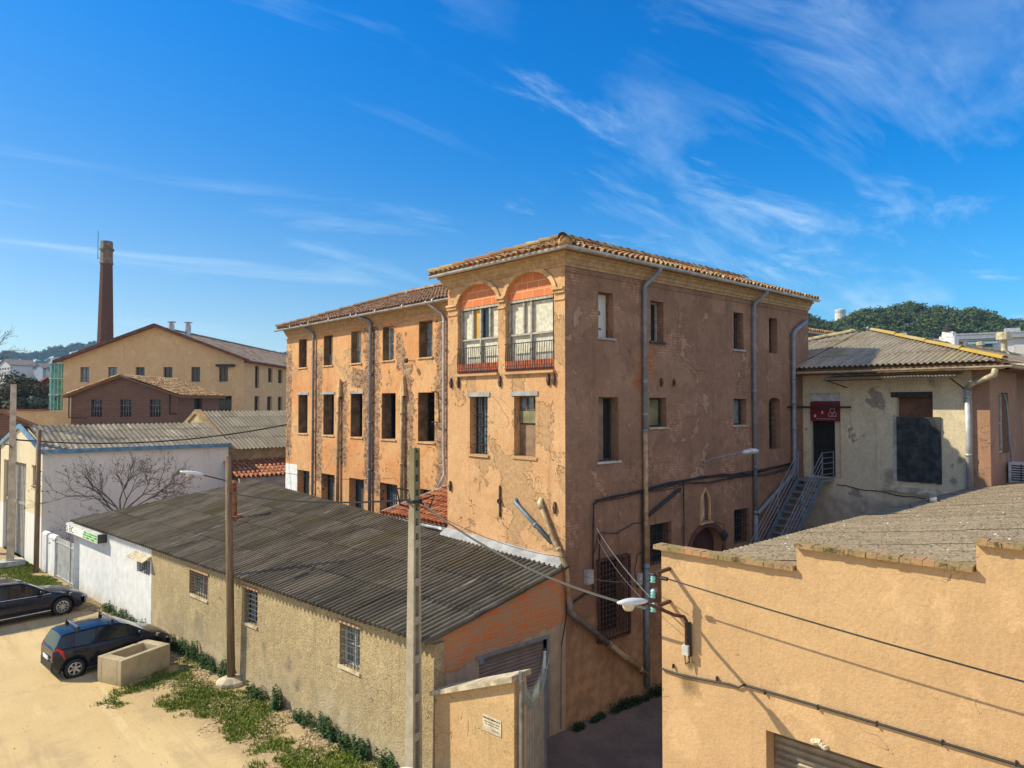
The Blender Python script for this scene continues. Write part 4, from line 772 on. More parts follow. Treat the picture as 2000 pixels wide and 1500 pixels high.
w = shutter(FG_, -2.74, -0.67, 0.02, 2.35, 0.12, simple('taupe_shutter', (0.24, 0.20, 0.185), 0.5, 0.2, 0.08, 3), SH)
mb = MB(); mb.fbox(FG_, -2.75, -2.62, 2.25, 2.36, -0.02, 0.11); mb.fbox(FG_, -0.66, -0.58, 0.0, 2.42, -0.02, 0.1); mb.fbox(FG_, -2.84, -0.66, 2.362, 2.44, -0.02, 0.1); mb.build('shutter_frame', M['pvc'], w)
cabl([(-0.22, 2.1), (-0.22, 0.1)], 1, 0, 0.012, 'cable_grey', par=SH); cabl([(-0.22, 2.1), (-0.03, 2.9), (-0.02, 3.3)], 1, 0, 0.016, par=SH)
# tiled link roof between shed and wing
LR = thing('link_roof', 'small red barrel tile lean-to roof squeezed between the shed and the tall building', 'roof', (0, 4.9, 4.3))
mb = MB(); fl = lambda a, b, h: (0.02 + b * 0.97 - h * 0.24, 4.9 + a, 4.33 - 0.012 * a + b * 0.24 + h)
tiles(mb, fl, 3.45, lambda a: 0, lambda a: 2.85, pitch=0.215, seed=21); mb.build('tiles', M['tile_red'], LR, smooth=True)
mb = MB(); mb.hexa([(0.0, 4.87, 3.6), (2.85, 4.87, 3.6), (2.85, 8.45, 3.6), (0.0, 8.45, 3.6), (0.0, 4.87, 4.28), (2.85, 4.87, 4.96), (2.85, 8.45, 4.92), (0.0, 8.45, 4.24)]); mb.build('base', M['cement'], LR)
mb = MB(); gutter(mb, [(-0.16, 5.0, 4.30), (-0.16, 5.9, 4.28)], 0.07); mb.tube([(0.0, 8.5, 4.36), (2.8, 8.5, 5.03)], 0.05, 8); mb.build('gutter', M['zinc'], LR)
# sign on the white wall end
SG = thing('shop_sign', 'white shop sign with black letters and green and lime squares on the white wall', 'sign', FS(21.5, 2.65, -0.2))
mb = MB(); sa, sb, z0, z1 = 19.5, 23.48, 2.50, 2.84; mb.fbox(FS, sa, sb, z0, z1, -0.34, -0.004)
o = mb.build('sign_box', simple('sign_case', (0.05, 0.05, 0.055), 0.5), SG)
mb = MB(); mb.fbox(FS, sa - 0.02, sb + 0.02, z1 + 0.001, z1 + 0.03, -0.36, -0.004); mb.build('sign_cap', M['white_wood'], SG)
mb = MB(); mb.fbox(FS, sa, sb, z0, z1, -0.352, -0.342); face = mb.build('sign_face', simple('sign_white', (0.8, 0.8, 0.8), 0.4, 0, 0.02), SG)
gcols = [simple('sign_green', (0.02, 0.42, 0.08), 0.4, 0, 0.02), simple('sign_lime', (0.32, 0.62, 0.03), 0.4, 0, 0.02), simple('sign_teal', (0.01, 0.20, 0.13), 0.4, 0, 0.02), simple('sign_black', (0.01, 0.01, 0.01), 0.4, 0, 0.02)]
mb = MB(); pat = [[2, 1, 0, 0, 0], [0, 0, 2, 1, 2], [1, 2, 1, 2, 1]]; cw = 0.30
for r in range(3):
    off = 0.0 if r == 0 else (0.06 if r == 1 else 0.10)
    for c_ in range(5):
        s = 21.10 - c_ * (cw + 0.02); mb.cur = pat[r][c_]; mb.fbox(FS, s - cw + 0.02, s, z1 - 0.035 - r * 0.1 - 0.075, z1 - 0.035 - r * 0.1, -0.358, -0.3525)
for r in (1, 2): mb.cur = 2; mb.fbox(FS, 21.14, 21.24, z1 - 0.035 - r * 0.1 - 0.075, z1 - 0.035 - r * 0.1, -0.358, -0.3525)
for r in range(3): mb.cur = (0, 2, 2)[r]; mb.fbox(FS, 22.83, 22.98, z0 + 0.05 + r * 0.1, z0 + 0.11 + r * 0.1, -0.358, -0.3525)
mb.cur = 0; mb.fbox(FS, 23.02, 23.05, z0 + 0.04, z1 - 0.03, -0.358, -0.3525)
mb.build('green_squares', gcols, face)
def text(body, size, pos, mat, parent, xdir, name='lettering', ext=0.003, align='LEFT', sx_=1.0):
    cu = bpy.data.curves.new(name, 'FONT'); cu.body = body; cu.size = size; cu.extrude = ext; cu.align_x = align; cu.resolution_u = 3
    ob = bpy.data.objects.new('tmp_text', cu); COL.objects.link(ob); dg = bpy.context.evaluated_depsgraph_get(); me = bpy.data.meshes.new_from_object(ob.evaluated_get(dg)); bpy.data.objects.remove(ob)
    X = Vector(xdir).normalized(); Zv = Vector((0, 0, 1)); Yn = X.cross(Zv); Mx = Matrix(((X.x, Zv.x, Yn.x, pos[0]), (X.y, Zv.y, Yn.y, pos[1]), (X.z, Zv.z, Yn.z, pos[2]), (0, 0, 0, 1)))
    me.transform(Mx @ Matrix.Diagonal((sx_, 1, 1, 1))); o = bpy.data.objects.new(name, me); COL.objects.link(o); me.materials.clear(); me.materials.append(mat); attach(o, parent); return o
TX = (0.0916, -0.9958, 0)   # reading direction on the street line, seen from the road
text('S', 0.36, FS(23.46, z0 + 0.045, -0.356), gcols[3], face, TX, sx_=1.35); text('C', 0.36, FS(22.80, z0 + 0.045, -0.356), gcols[3], face, TX, sx_=1.35)
mb = MB()
for k, (a, b) in enumerate(((22.38, 21.75), (22.30, 21.80))): mb.fbox(FS, b, a, z0 + 0.19 - k * 0.09, z0 + 0.205 - k * 0.09, -0.357, -0.3525)
mb.build('small_print', simple('print_grey', (0.40, 0.40, 0.5), 0.5), face)
# chimney pipe on shed roof
mb = MB(); mb.tube([(-2.82, 14.2, 3.6), (-2.85, 14.18, 5.0)], 0.11, 10); mb.lathe((-2.85, 14.18, 5.0), [(0.10, 0), (0.10, 0.05), (0.2, 0.06), (0.05, 0.16), (0, 0.17)], 10); mb.box(-3.05, -2.6, 13.95, 14.45, 3.55, 3.86); tag(mb.build('flue_pipe', simple('orange_rust', (0.30, 0.115, 0.05), 0.85, 0, 0.35, 6), None, smooth=False), 'rusty orange stove pipe standing on the dark corrugated shed roof', 'chimney pipe')

# pier wall with plaque
M['ochre'] = plaster('ochre_render', (0.62, 0.385, 0.175), (0.60, 0.41, 0.205), (0.50, 0.34, 0.17), (0.46, 0.32, 0.18), 'y', peel=0.72, seed=31.0, streaks=0.3, bumpy=0.45, crackw=0.004, damp=(0.2, 0.9, (0.38, 0.30, 0.20)))
PW = thing('boundary_wall', 'short ochre boundary wall with sloping stone coping and a small plaque, beside the concrete pole', 'wall', (-3.95, -1.2, 0))
mb = MB(); zt = lambda s: 2.02 + (-s - 0.25) * 0.40; sA, sB = -0.14, -2.36
for d in (0.0, 0.34): mb.poly([FS(sA, -0.1, d), FS(sB, -0.1, d), FS(sB, zt(sB), d), FS(sA, zt(sA), d)])
mb.quad(FS(sB, -0.1), FS(sB, -0.1, 0.34), FS(sB, zt(sB), 0.34), FS(sB, zt(sB))); mb.quad(FS(sA, -0.1), FS(sA, -0.1, 0.34), FS(sA, zt(sA), 0.34), FS(sA, zt(sA))); mb.quad(FS(sA, zt(sA)), FS(sB, zt(sB)), FS(sB, zt(sB), 0.34), FS(sA, zt(sA), 0.34)); mb.build('wall', M['ochre'], PW)
mb = MB(); mb.hexa([FS(sA + 0.04, zt(sA) + 0.01, -0.12), FS(sB - 0.05, zt(sB) + 0.01, -0.12), FS(sB - 0.05, zt(sB) + 0.01, 0.42), FS(sA + 0.04, zt(sA) + 0.01, 0.42), FS(sA + 0.04, zt(sA) + 0.10, -0.12), FS(sB - 0.05, zt(sB) + 0.12, -0.12), FS(sB - 0.05, zt(sB) + 0.12, 0.42), FS(sA + 0.04, zt(sA) + 0.10, 0.42)]); mb.build('coping', M['concrete_w'], PW)
mb = MB(); mb.fbox(FS, -2.04, -1.55, 1.72, 2.02, -0.014, -0.002); pq = mb.build('plaque', simple('plaque_stone', (0.62, 0.52, 0.36), 0.7), PW); dk = simple('plaque_ink', (0.05, 0.04, 0.04), 0.7)
mb = MB(); random.seed(2)
for (a, b, z, h) in ((-1.57, -2.00, 1.965, 0.026), (-1.60, -1.98, 1.905, 0.016), (-1.61, -1.98, 1.862, 0.014), (-1.80, -1.98, 1.78, 0.014)):
    s = a
    while s > b: wd = random.uniform(0.012, 0.03); mb.fbox(FS, s - wd, s, z, z + h * random.uniform(0.7, 1), -0.018, -0.0145); s -= wd + random.choice((0.008, 0.008, 0.02))
mb.build('engraved_text', dk, pq)
# spiked gate leaf swung inward
GT = thing('spiked_gate', 'grey metal gate leaf with white spikes along its dipped top, behind the plaque wall', 'gate', (-3.83, -2.45, 0))
u = Vector((math.cos(R(30)), math.sin(R(30)), 0)); fr = frame((-3.80, -2.48), (u.x, u.y), (-u.y, u.x)); Lg = 1.75
top = lambda s: 2.80 - 0.55 * math.sin(math.pi * s / Lg) ** 0.9
mb = MB(); n = 60; vs = []
for i in range(n + 1): s = Lg * i / n; w_ = 0.012 * (1 if (i // 3) % 2 else -1); vs += [fr(s, 0.08, w_), fr(s, top(s) - 0.15, w_)]
mb.add(vs, [(2 * i, 2 * i + 2, 2 * i + 3, 2 * i + 1) for i in range(n)]); mb.build('sheet', simple('gate_sheet', (0.34, 0.32, 0.29), 0.6, 0.2, 0.1, 4), GT)
mb = MB(); mb.fbox(fr, 0, 0.05, 0.05, 3.05, -0.03, 0.03); mb.fbox(fr, Lg - 0.05, Lg, 0.05, 2.85, -0.03, 0.03); mb.fbox(fr, 0.05, Lg - 0.05, 0.05, 0.1, -0.03, 0.03); mb.build('frame', M['pvc'], GT)
mb = MB()
for i in range(19): s = 0.08 + (Lg - 0.16) * i / 18; z = top(s); mb.tube([fr(s, z - 0.18, -0.02), fr(s, z + 0.02, -0.02), fr(s, z + 0.24, -0.02)], [0.010, 0.014, 0.002], 5); mb.tube([fr(s, z - 0.18, -0.03), fr(s + 0.01, z - 0.05, -0.09), fr(s, z + 0.12, -0.10)], [0.008, 0.01, 0.002], 4)
mb.build('spikes', simple('spike_grey', (0.34, 0.38, 0.36), 0.5), GT)
mb = MB(); mb.tube([(-3.80, -2.52, 0.02), (-3.80, -2.52, 2.9)], 0.035, 8); mb.build('post', M['pvc_brown'], GT)

# foreground warehouse
M['fg'] = plaster('warehouse_render', (0.60, 0.395, 0.205), (0.565, 0.36, 0.185), (0.50, 0.315, 0.16), (0.62, 0.41, 0.21), 'y', peel=0.74, mott=0.45, seed=41.0, streaks=0.16, bumpy=0.5, crackw=0.0018, fine=0.1,
    spots=[(-5.93, 3.75, 0.22, (0.22, 0.15, 0.07)), (-5.95, 4.05, 0.12, (0.10, 0.08, 0.05))])
FWB = thing('foreground_warehouse', 'ochre rendered warehouse with stepped parapet and gravelly corrugated roof, nearest on the right', 'building', (-3.5, -5.5, 0))
mb = MB(); s0 = -5.49; op = (-10.75, -7.14, 0.0, 3.44)
steps = [(-5.49, -7.59, 5.72), (-7.59, -9.67, 6.04), (-9.67, -11.75, 6.36), (-11.75, -13.85, 6.68), (-13.85, -22.0, 7.0)]
wall(mb, FS, -22.0, -5.49, -0.1, 5.60, [op], t=0.35, top=False, ends=False)
for a, b, z in steps: mb.fbox(FS, b, a, 5.60, z, 0.0, 0.35)
mb.quad(FS(-5.49, -0.1), FS(-5.49, 5.72), FS(-5.49, 5.72, 0.35), FS(-5.49, -0.1, 0.35)); mb.build('street_wall', M['fg'], FWB)
c0 = FS(-5.49, 0, 0.35); fr = frame((c0.x, c0.y), (1, 0), (0, -1)); mb = MB(); wall(mb, fr, 0, 15.7, -0.1, 5.25, (), t=0.3, top=False, ends=False); mb.build('lane_wall', M['shed_wall'], FWB)
M['coping'] = NT('mossy_coping'); m = M['coping']; c = m.mix(m.ramp(m.noise(2.5, 8, 0.7), 0.42, 0.58), (0.40, 0.26, 0.14), (0.27, 0.215, 0.10)); c = m.mix(m.ramp(m.noise(9, 8, 0.75), 0.52, 0.62), c, (0.10, 0.08, 0.045)); c = m.mix(m.ramp(m.noise(1.3, 6), 0.55, 0.62), c, (0.50, 0.26, 0.13)); m.bump(m.noise(18, 8, 0.75), 0.8, 0.03); m.fin(c, 0.95, 0, 0.1); M['coping'] = m.m
for k, (a, b, z) in enumerate(steps[:4]):
    mb = MB(); n = 16; random.seed(k)
    for i in range(n):
        s_ = a + 0.10 * (k == 0) - (a + 0.10 * (k == 0) - b - 0.02) * i / n; e_ = a + 0.10 * (k == 0) - (a + 0.10 * (k == 0) - b - 0.02) * (i + 1) / n + 0.004; j = random.uniform(-0.008, 0.008); mb.fbox(FS, e_, s_, z + 0.003, z + 0.065 + j * 0.6, -0.085 + random.uniform(-0.008, 0.008), 0.16)
    mb.build('coping', M['coping'], FWB)
M['gravel_roof'] = corrugate('gravelly_fibre_cement', (0.25, 0.195, 0.13), (0.215, 0.165, 0.11), (0.17, 0.13, 0.06), 0.4, 0.55, 'y', grit=0.30)
fgr = lambda a, b, h: (-3.35 + a, -5.26 - b, 5.33 + 0.155 * b + h)
def fhi(a):
    x = -3.35 + a; return min(15.5, max(0.0, (x + 3.75) / 0.0916 - 5.26 + 0.1)) if x < -1.9 else 15.5
mb = MB(); corr(mb, fgr, 26.0, lambda a: 0.0 if -3.35 + a < 12.5 else 0.66, fhi, pitch=0.177, amp=0.022, sheetw=0.885, sheetl=3.1, seg=6, jit=0.006); mb.build('roof', M['gravel_roof'], FWB, smooth=True)
w = shutter(FS, -10.74, -7.15, 0.0, 3.43, 0.28, simple('warehouse_shutter', (0.26, 0.22, 0.17), 0.45, 0.35, 0.15, 4), FWB, 0.10)
# loose tile on that roof, mortar lump over the shutter
mb = MB(); mb.hexa([(7.6, -5.75, 5.45), (8.2, -5.55, 5.43), (8.25, -5.7, 5.45), (7.65, -5.9, 5.47), (7.6, -5.75, 5.53), (8.2, -5.55, 5.51), (8.25, -5.7, 5.53), (7.65, -5.9, 5.55)]); tag(mb.build('loose_block', M['concrete'], None), 'loose grey block lying near the edge of the gravelly roof', 'block')
mb = MB(); random.seed(5)
for k in range(5): c = FS(-7.80 - 0.035 * k, 3.49 + random.uniform(-0.02, 0.03), -0.02); mb.lathe(c, [(0, -0.04), (0.03, -0.03), (0.05, 0.0), (0.03, 0.03), (0, 0.05 * random.random())], 5, (random.random(), random.random(), 1))
mb.build('mortar_lump', M['concrete_w'], FWB)
# wall cable with clips
mb = MB(); P = [(-5.5, 3.88), (-5.75, 3.87), (-6.2, 3.90), (-6.62, 3.94), (-6.75, 3.93), (-6.84, 3.99), (-7.2, 3.99), (-8.6, 3.98), (-10.1, 3.96), (-12, 3.94), (-14, 3.92)]
mb.tube([FS(s, z, -0.03) for s, z in P], 0.016, 6); random.seed(8)
for i in range(12): s = -5.7 - i * 0.72; mb.fbox(FS, s - 0.008, s + 0.008, 3.94, 4.00, -0.045, -0.002)
mb.build('wall_cable', M['cable'], FWB)
# insulator bracket
IB = thing('insulator_bracket', 'rusty iron bracket with three turquoise glass insulators at the corner of the ochre warehouse', 'bracket', FS(-5.6, 5.2, -0.3))
mb = MB(); mb.fbox(FS, -5.66, -5.61, 4.90, 5.46, -0.40, -0.33); mb.fbox(FS, -5.66, -5.61, 5.42, 5.465, -0.33, 0.0); mb.fbox(FS, -5.66, -5.61, 4.92, 4.965, -0.33, 0.0); mb.build('bracket_iron', M['rust'], IB)
gl = simple('turquoise_glass', (0.25, 0.62, 0.55), 0.12, 0, 0.1)
for z in (5.36, 5.13, 4.92):
    mb = MB(); mb.lathe(FS(-5.585, z - 0.06, -0.40), [(0.0, 0.13), (0.028, 0.12), (0.045, 0.09), (0.03, 0.075), (0.048, 0.05), (0.03, 0.035), (0.05, 0.0), (0.0, -0.01)], 12); mb.build('insulator', gl, IB, smooth=True)
mb = MB(); mb.lathe(FS(-5.52, 5.42, -0.42), [(0.01, -0.02), (0.028, 0), (0.028, 0.10), (0.01, 0.12)], 8, (0.0916, -0.9958, 0)); mb.lathe(FS(-5.73, 5.39, -0.42), [(0.01, -0.02), (0.03, 0), (0.03, 0.11), (0.01, 0.13)], 8, (0.0916, -0.9958, 0)); mb.build('strain_clamp', M['cable'], IB)
def lampthing(label, base, arm, head, hd, lw=0.11, armmat='rust', armr=0.026):
    T = thing('street_lamp', label, 'street lamp', base); mb = MB(); mb.tube(arm, armr, 8); mb.build('arm', M[armmat], T, smooth=True)
    hd = Vector(hd).normalized(); head = Vector(head); mb = MB(); vs = []; fs = []; n = 12; m_ = 10
    sd = hd.cross(Vector((0, 0, 1))).normalized()
    for i in range(m_ + 1):
        t = i / m_; w_ = lw * (math.sin(math.pi * (0.12 + 0.80 * t)) ** 0.7); h = lw * 0.55 * (math.sin(math.pi * (0.15 + 0.75 * t)) ** 0.8)
        for j in range(n): a = 2 * math.pi * j / n; vs.append(head + hd * (0.62 * t) + sd * w_ * math.cos(a) + Vector((0, 0, h * math.sin(a) * (1.0 if math.sin(a) > 0 else 0.7))))
    for i in range(m_):
        for j in range(n): fs.append((i * n + j, i * n + (j + 1) % n, (i + 1) * n + (j + 1) % n, (i + 1) * n + j))
    fs.append(tuple(range(n))[::-1]); fs.append(tuple(m_ * n + j for j in range(n))); mb.add(vs, fs); hdo = mb.build('lamp_head', simple('lamp_shell', (0.66, 0.68, 0.70), 0.35, 0, 0.05), T, smooth=True)
    mb = MB(); c = head + hd * 0.40 - Vector((0, 0, lw * 0.30)); mb.lathe(c, [(0.0, -0.09), (0.06, -0.075), (0.085, -0.03), (0.09, 0.02)], 12); mb.build('lamp_glass', simple('lamp_diffuser', (0.62, 0.56, 0.45), 0.3), hdo, smooth=True); return T
b = FS(-5.95, 4.2, -0.06)
T = lampthing('street lamp on curved rusty arm fixed to the ochre warehouse, head over the lane', b, [FS(-5.95, 4.30, -0.06), FS(-5.95, 4.72, -0.06), FS(-5.95, 4.80, -0.14), FS(-5.92, 4.86, -0.35), FS(-5.85, 5.20, -1.10)], FS(-5.85, 5.20, -1.05), (-0.9958, -0.05, 0.14), 0.10)
mb = MB(); mb.fbox(FS, -6.00, -5.90, 4.22, 4.36, -0.12, -0.002); mb.build('fuse_box', M['white_wood'], T); mb = MB(); mb.tube([FS(-5.93, 4.25, -0.08), FS(-5.95, 4.08, -0.10), FS(-6.0, 4.12, -0.07), FS(-5.97, 4.3, -0.05)], 0.012, 6); mb.tube([FS(-5.99, 4.7, -0.04), FS(-6.0, 4.2, -0.04)], 0.03, 6); mb.build('feed_cable', M['cable'], T)

# ------------------------------------------------------------------ annex with the outside stair
M['cream_wall'] = plaster('annex_render', (0.72, 0.62, 0.43), (0.68, 0.57, 0.39), (0.58, 0.48, 0.32), (0.30, 0.25, 0.21), 'y', peel=0.615, seed=51.0, streaks=0.4, bumpy=0.4, crackw=0.004, damp=(4.6, 5.0, (0.30, 0.25, 0.20)),
    spots=[(-5.05, 6.2, 0.16, (0.26, 0.20, 0.17)), (-4.3, 8.75, 0.2, (0.36, 0.28, 0.22)), (-3.0, 5.55, 0.28, (0.30, 0.22, 0.18)), (-4.85, 5.55, 0.14, (0.28, 0.22, 0.18))])
AN = thing('annex_building', 'cream rendered annex with hipped corrugated roof, red-signed door and big black timber doors', 'building', (12.6, -3, 0))
FX = frame((12.6, 0), (0, -1), (1, 0)); dop = (0.28, 1.36, 5.37, 8.37); bop = (3.21, 4.30, 5.42, 8.38)
mb = MB(); wall(mb, FX, 0.004, 5.40, 0, 9.3, [dop, bop], t=0.35, top=False, ends=False); mb.build('wall', M['cream_wall'], AN)
M['annex_brown'] = plaster('annex_brown_render', (0.42, 0.235, 0.145), (0.37, 0.205, 0.13), (0.34, 0.20, 0.12), (0.46, 0.30, 0.18), 'x', peel=0.60, seed=57.0, bumpy=0.4)
mb = MB(); wall(mb, FX, 5.40, 5.87, 0, 9.3, (), t=0.35, top=False, ends=False); fr = frame((12.6, -5.87), (1, 0), (0, 1)); wall(mb, fr, 0, 3.1, 0, 9.3, [(0.95, 2.05, 6.4, 8.34)], t=0.3, top=False, ends=False); fr2 = frame((15.7, -5.2), (1, 0), (0, 1)); wall(mb, fr2, 0, 25, 0, 9.3, (), t=0.3, top=False, ends=False); mb.quad((15.7, -5.87, 0), (15.7, -5.2, 0), (15.7, -5.2, 9.3), (15.7, -5.87, 9.3)); mb.build('side_wall', M['annex_brown'], AN)
w = window(AN, fr, (0.95, 2.05, 6.4, 8.34), fm='white_wood', pm='glass_pale', nx=2, nz=2, d=0.18)
mb = MB(); mb.fbox(FX, dop[0] + 0.01, dop[1] - 0.25, 5.38, 7.36, 0.2, 0.24)
for i in range(9): s = dop[0] + 0.05 + i * 0.09; mb.fbox(FX, s, s + 0.035, 5.38, 7.36, 0.165, 0.199)
dr = mb.build('door', M['void'], AN); mb = MB(); mb.fbox(FX, dop[1] - 0.24, dop[1] - 0.002, 5.375, 7.36, 0.10, 0.3); mb.build('door_side_panel', M['cream_wall'], dr); mb = MB(); mb.fbox(FX, dop[0] + 0.01, dop[1] - 0.01, 8.08, 8.36, 0.02, 0.3); mb.build('shutter_box', simple('grey_box', (0.46, 0.46, 0.48), 0.5), dr)
RS = thing('red_sign', 'dark red sign panel with white outline drawing over the door at the stair top', 'sign', FX(0.8, 7.7, 0))
mb = MB(); mb.fbox(FX, dop[0] + 0.01, dop[1], 7.37, 8.04, -0.03, 0.10); rp = mb.build('panel', simple('sign_red', (0.17, 0.008, 0.012), 0.45, 0, 0.05), RS)
mb = MB()
def ring(c, rx, rz, th=0.012, n=14, a0=0, a1=2 * math.pi):
    for i in range(n):
        t, u_ = a0 + (a1 - a0) * i / n, a0 + (a1 - a0) * (i + 1) / n
        mb.hexa([FX(c[0] + (rx - th) * math.cos(t), c[1] + (rz - th) * math.sin(t), -0.036), FX(c[0] + (rx - th) * math.cos(u_), c[1] + (rz - th) * math.sin(u_), -0.036), FX(c[0] + (rx - th) * math.cos(u_), c[1] + (rz - th) * math.sin(u_), -0.031), FX(c[0] + (rx - th) * math.cos(t), c[1] + (rz - th) * math.sin(t), -0.031),
                 FX(c[0] + rx * math.cos(t), c[1] + rz * math.sin(t), -0.036), FX(c[0] + rx * math.cos(u_), c[1] + rz * math.sin(u_), -0.036), FX(c[0] + rx * math.cos(u_), c[1] + rz * math.sin(u_), -0.031), FX(c[0] + rx * math.cos(t), c[1] + rz * math.sin(t), -0.031)])
ring((1.09, 7.74), 0.10, 0.08); ring((1.02, 7.61), 0.07, 0.07); ring((1.17, 7.61), 0.07, 0.07); mb.fbox(FX, 0.96, 1.24, 7.53, 7.545, -0.036, -0.031); ring((1.05, 7.82), 0.03, 0.03); ring((1.14, 7.82), 0.03, 0.03)
mb.fbox(FX, 0.44, 0.50, 7.50, 7.60, -0.036, -0.031); mb.fbox(FX, 0.70, 0.76, 7.62, 7.73, -0.036, -0.031); mb.fbox(FX, 0.5, 1.2, 7.44, 7.45, -0.036, -0.031); mb.build('outline_drawing', simple('sign_pale', (0.62, 0.55, 0.58), 0.5), rp)
mb = MB(); mb.fbox(FX, 3.215, 4.30, 7.5, 8.375, 0.22, 0.26); w = mb.build('upper_board', simple('brown_panel', (0.17, 0.075, 0.04), 0.8, 0, 0.2, 3), AN); mb = MB(); mb.fbox(FX, 3.04, 4.30, 8.20, 8.375, -0.015, 0.2); mb.build('door_lintel', M['wood_dark'], AN)
mb = MB()
for i in range(8): s = 3.22 + i * 0.165; mb.fbox(FX, s, s + 0.16, 5.44 - (0.02 if i % 3 else 0.0), 7.56, -0.055, -0.012)
for z in (5.9, 7.1): mb.fbox(FX, 3.22, 4.54, z, z + 0.10, -0.075, -0.056)
mb.build('timber_door', simple('black_timber', (0.035, 0.04, 0.04), 0.7, 0, 0.4, 5), AN); mb = MB(); mb.fbox(FX, 3.10, 3.20, 5.42, 7.6, -0.012, -0.002); mb.build('door_post', M['concrete'], AN)
mb = MB(); mb.hexa([FX(2.78, 5.10, -0.12), FX(4.75, 4.98, -0.12), FX(4.75, 4.98, 0), FX(2.78, 5.10, 0), FX(2.78, 5.16, -0.12), FX(4.75, 5.10, -0.12), FX(4.75, 5.2, 0), FX(2.78, 5.26, 0)]); mb.build('ledge', M['concrete_w'], AN)
# roof
M['annex_roof'] = corrugate('fibre_cement_grey', (0.34, 0.28, 0.19), (0.40, 0.34, 0.25), (0.28, 0.22, 0.04), 0.4, 0.55, 'x'); M['annex_roof2'] = corrugate('fibre_cement_rough', (0.36, 0.30, 0.23), (0.40, 0.33, 0.26), (0.28, 0.22, 0.12), 0.3, 0.5, 'y')
q_ = 0.288; cq = math.cos(math.atan(q_)); HR = 6.05
mb = MB(); f1 = lambda a, b, h: (11.95 + b * cq, -0.03 - a, 9.26 + b * cq * q_ + h); corr(mb, f1, 6.40, lambda a: 0, lambda a: min(6.4 - a, HR) / cq, pitch=0.177, amp=0.03, sheetw=0.885, sheetl=1.6, seg=8)
f2 = lambda a, b, h: (11.95 + b * cq, 0.03 + a, 9.26 + b * cq * q_ + h); corr(mb, f2, 5.0, lambda a: 1.25 / cq, lambda a: min(6.35 - a, HR) / cq, pitch=0.177, amp=0.03, sheetw=0.885, sheetl=1.6, seg=8); mb.build('roof', M['annex_roof'], AN, smooth=True)
mb = MB(); f3 = lambda a, b, h: (11.95 + a, -6.43 + b * cq, 9.26 + b * cq * q_ + h); corr(mb, f3, 30.0, lambda a: 0, lambda a: min(a, HR) / cq, pitch=0.177, amp=0.028, sheetw=0.885, sheetl=1.6, seg=6); 
zr = 9.26 + HR * q_; mb.poly([(18, -0.38, zr), (42, -0.38, zr), (42, 6, 9.3), (18, 6, 9.3)]); mb.build('roof', M['annex_roof2'], AN, smooth=True)
ylw = NT('yellow_lichen_cap'); c = ylw.mix(ylw.ramp(ylw.noise(1.2, 7, 0.7), 0.38, 0.52), (0.36, 0.30, 0.18), (0.42, 0.27, 0.035)); ylw.fin(ylw.mix(ylw.ramp(ylw.noise(14, 6), 0.55, 0.7), c, (0.25, 0.18, 0.05)), 0.9)
mb = MB(); ridge(mb, (11.95, -6.43, 9.30), (18.0, -0.38, zr + 0.06), 0.10, 2.2); mb.build('hip_cap', ylw.m, AN, smooth=True); mb = MB(); ridge(mb, (13.3, 5.05, 9.26 + 1.3 * q_ + 0.05), (18.0, 0.3, zr + 0.05), 0.12, 2.2); ridge(mb, (18, -0.05, zr + 0.04), (41.5, -0.38, zr + 0.04), 0.12, 1.1); mb.build('hip_cap', simple('pale_cap', (0.42, 0.36, 0.2), 0.95, 0, 0.25, 4), AN, smooth=True)
mb = MB(); gutter(mb, [(11.86, -0.15, 9.12), (11.86, -6.55, 9.12), (20, -6.55, 9.08)], 0.075); mb.build('gutter', M['concrete_w'], AN); mb = MB(); mb.fbox(FX, 0.004, 6.4, 9.02, 9.2, -0.55, 0.0); mb.fbox(frame((12, -6.4), (1, 0), (0, 1)), 0.06, 28, 9.02, 9.2, 0, 0.5); mb.build('eaves_board', M['wood_brown'], AN)
pipe([(11.9, -6.2, 9.05), (11.95, -6.15, 8.85), (12.35, -5.45, 8.6), (12.5, -5.32, 8.45)], 0.09, M['pvc_cream'], parent=AN); pipe([(12.5, -5.30, 8.5), (12.5, -5.32, 5.2)], 0.085, M['zinc'], [((12.5, -5.31, z), Z) for z in (8.2, 6.4)], parent=AN)
mb = MB(); f4 = lambda a, b, h: (11.80 + b, -1.10 - a, 8.83 + 0.16 * b + h); corr(mb, f4, 4.1, lambda a: 0, lambda a: 0.78, pitch=0.1, amp=0.016, sheetw=0.8, sheetl=1.0, seg=6); cn = mb.build('canopy', M['annex_roof'], AN, smooth=True); mb = MB(); mb.beam((11.85, -1.2, 8.80), (12.59, -1.6, 8.55), 0.03, 0.03); mb.beam((11.85, -5.0, 8.80), (12.59, -5.2, 8.45), 0.03, 0.03); mb.beam((11.84, -1.12, 8.79), (11.84, -5.18, 8.79), 0.03, 0.03); mb.build('canopy_frame', M['dark_iron'], cn)
for (y0, z0, y1, z1) in ((-1.2, 5.12, -5.0, 4.82),):
    mb = MB(); mb.tube([(12.57, y0 + (y1 - y0) * i / 12, z0 + (z1 - z0) * i / 12 + 0.03 * math.sin(i * 1.7)) for i in range(13)], 0.014, 6); mb.build('wall_cable', M['cable'], AN)
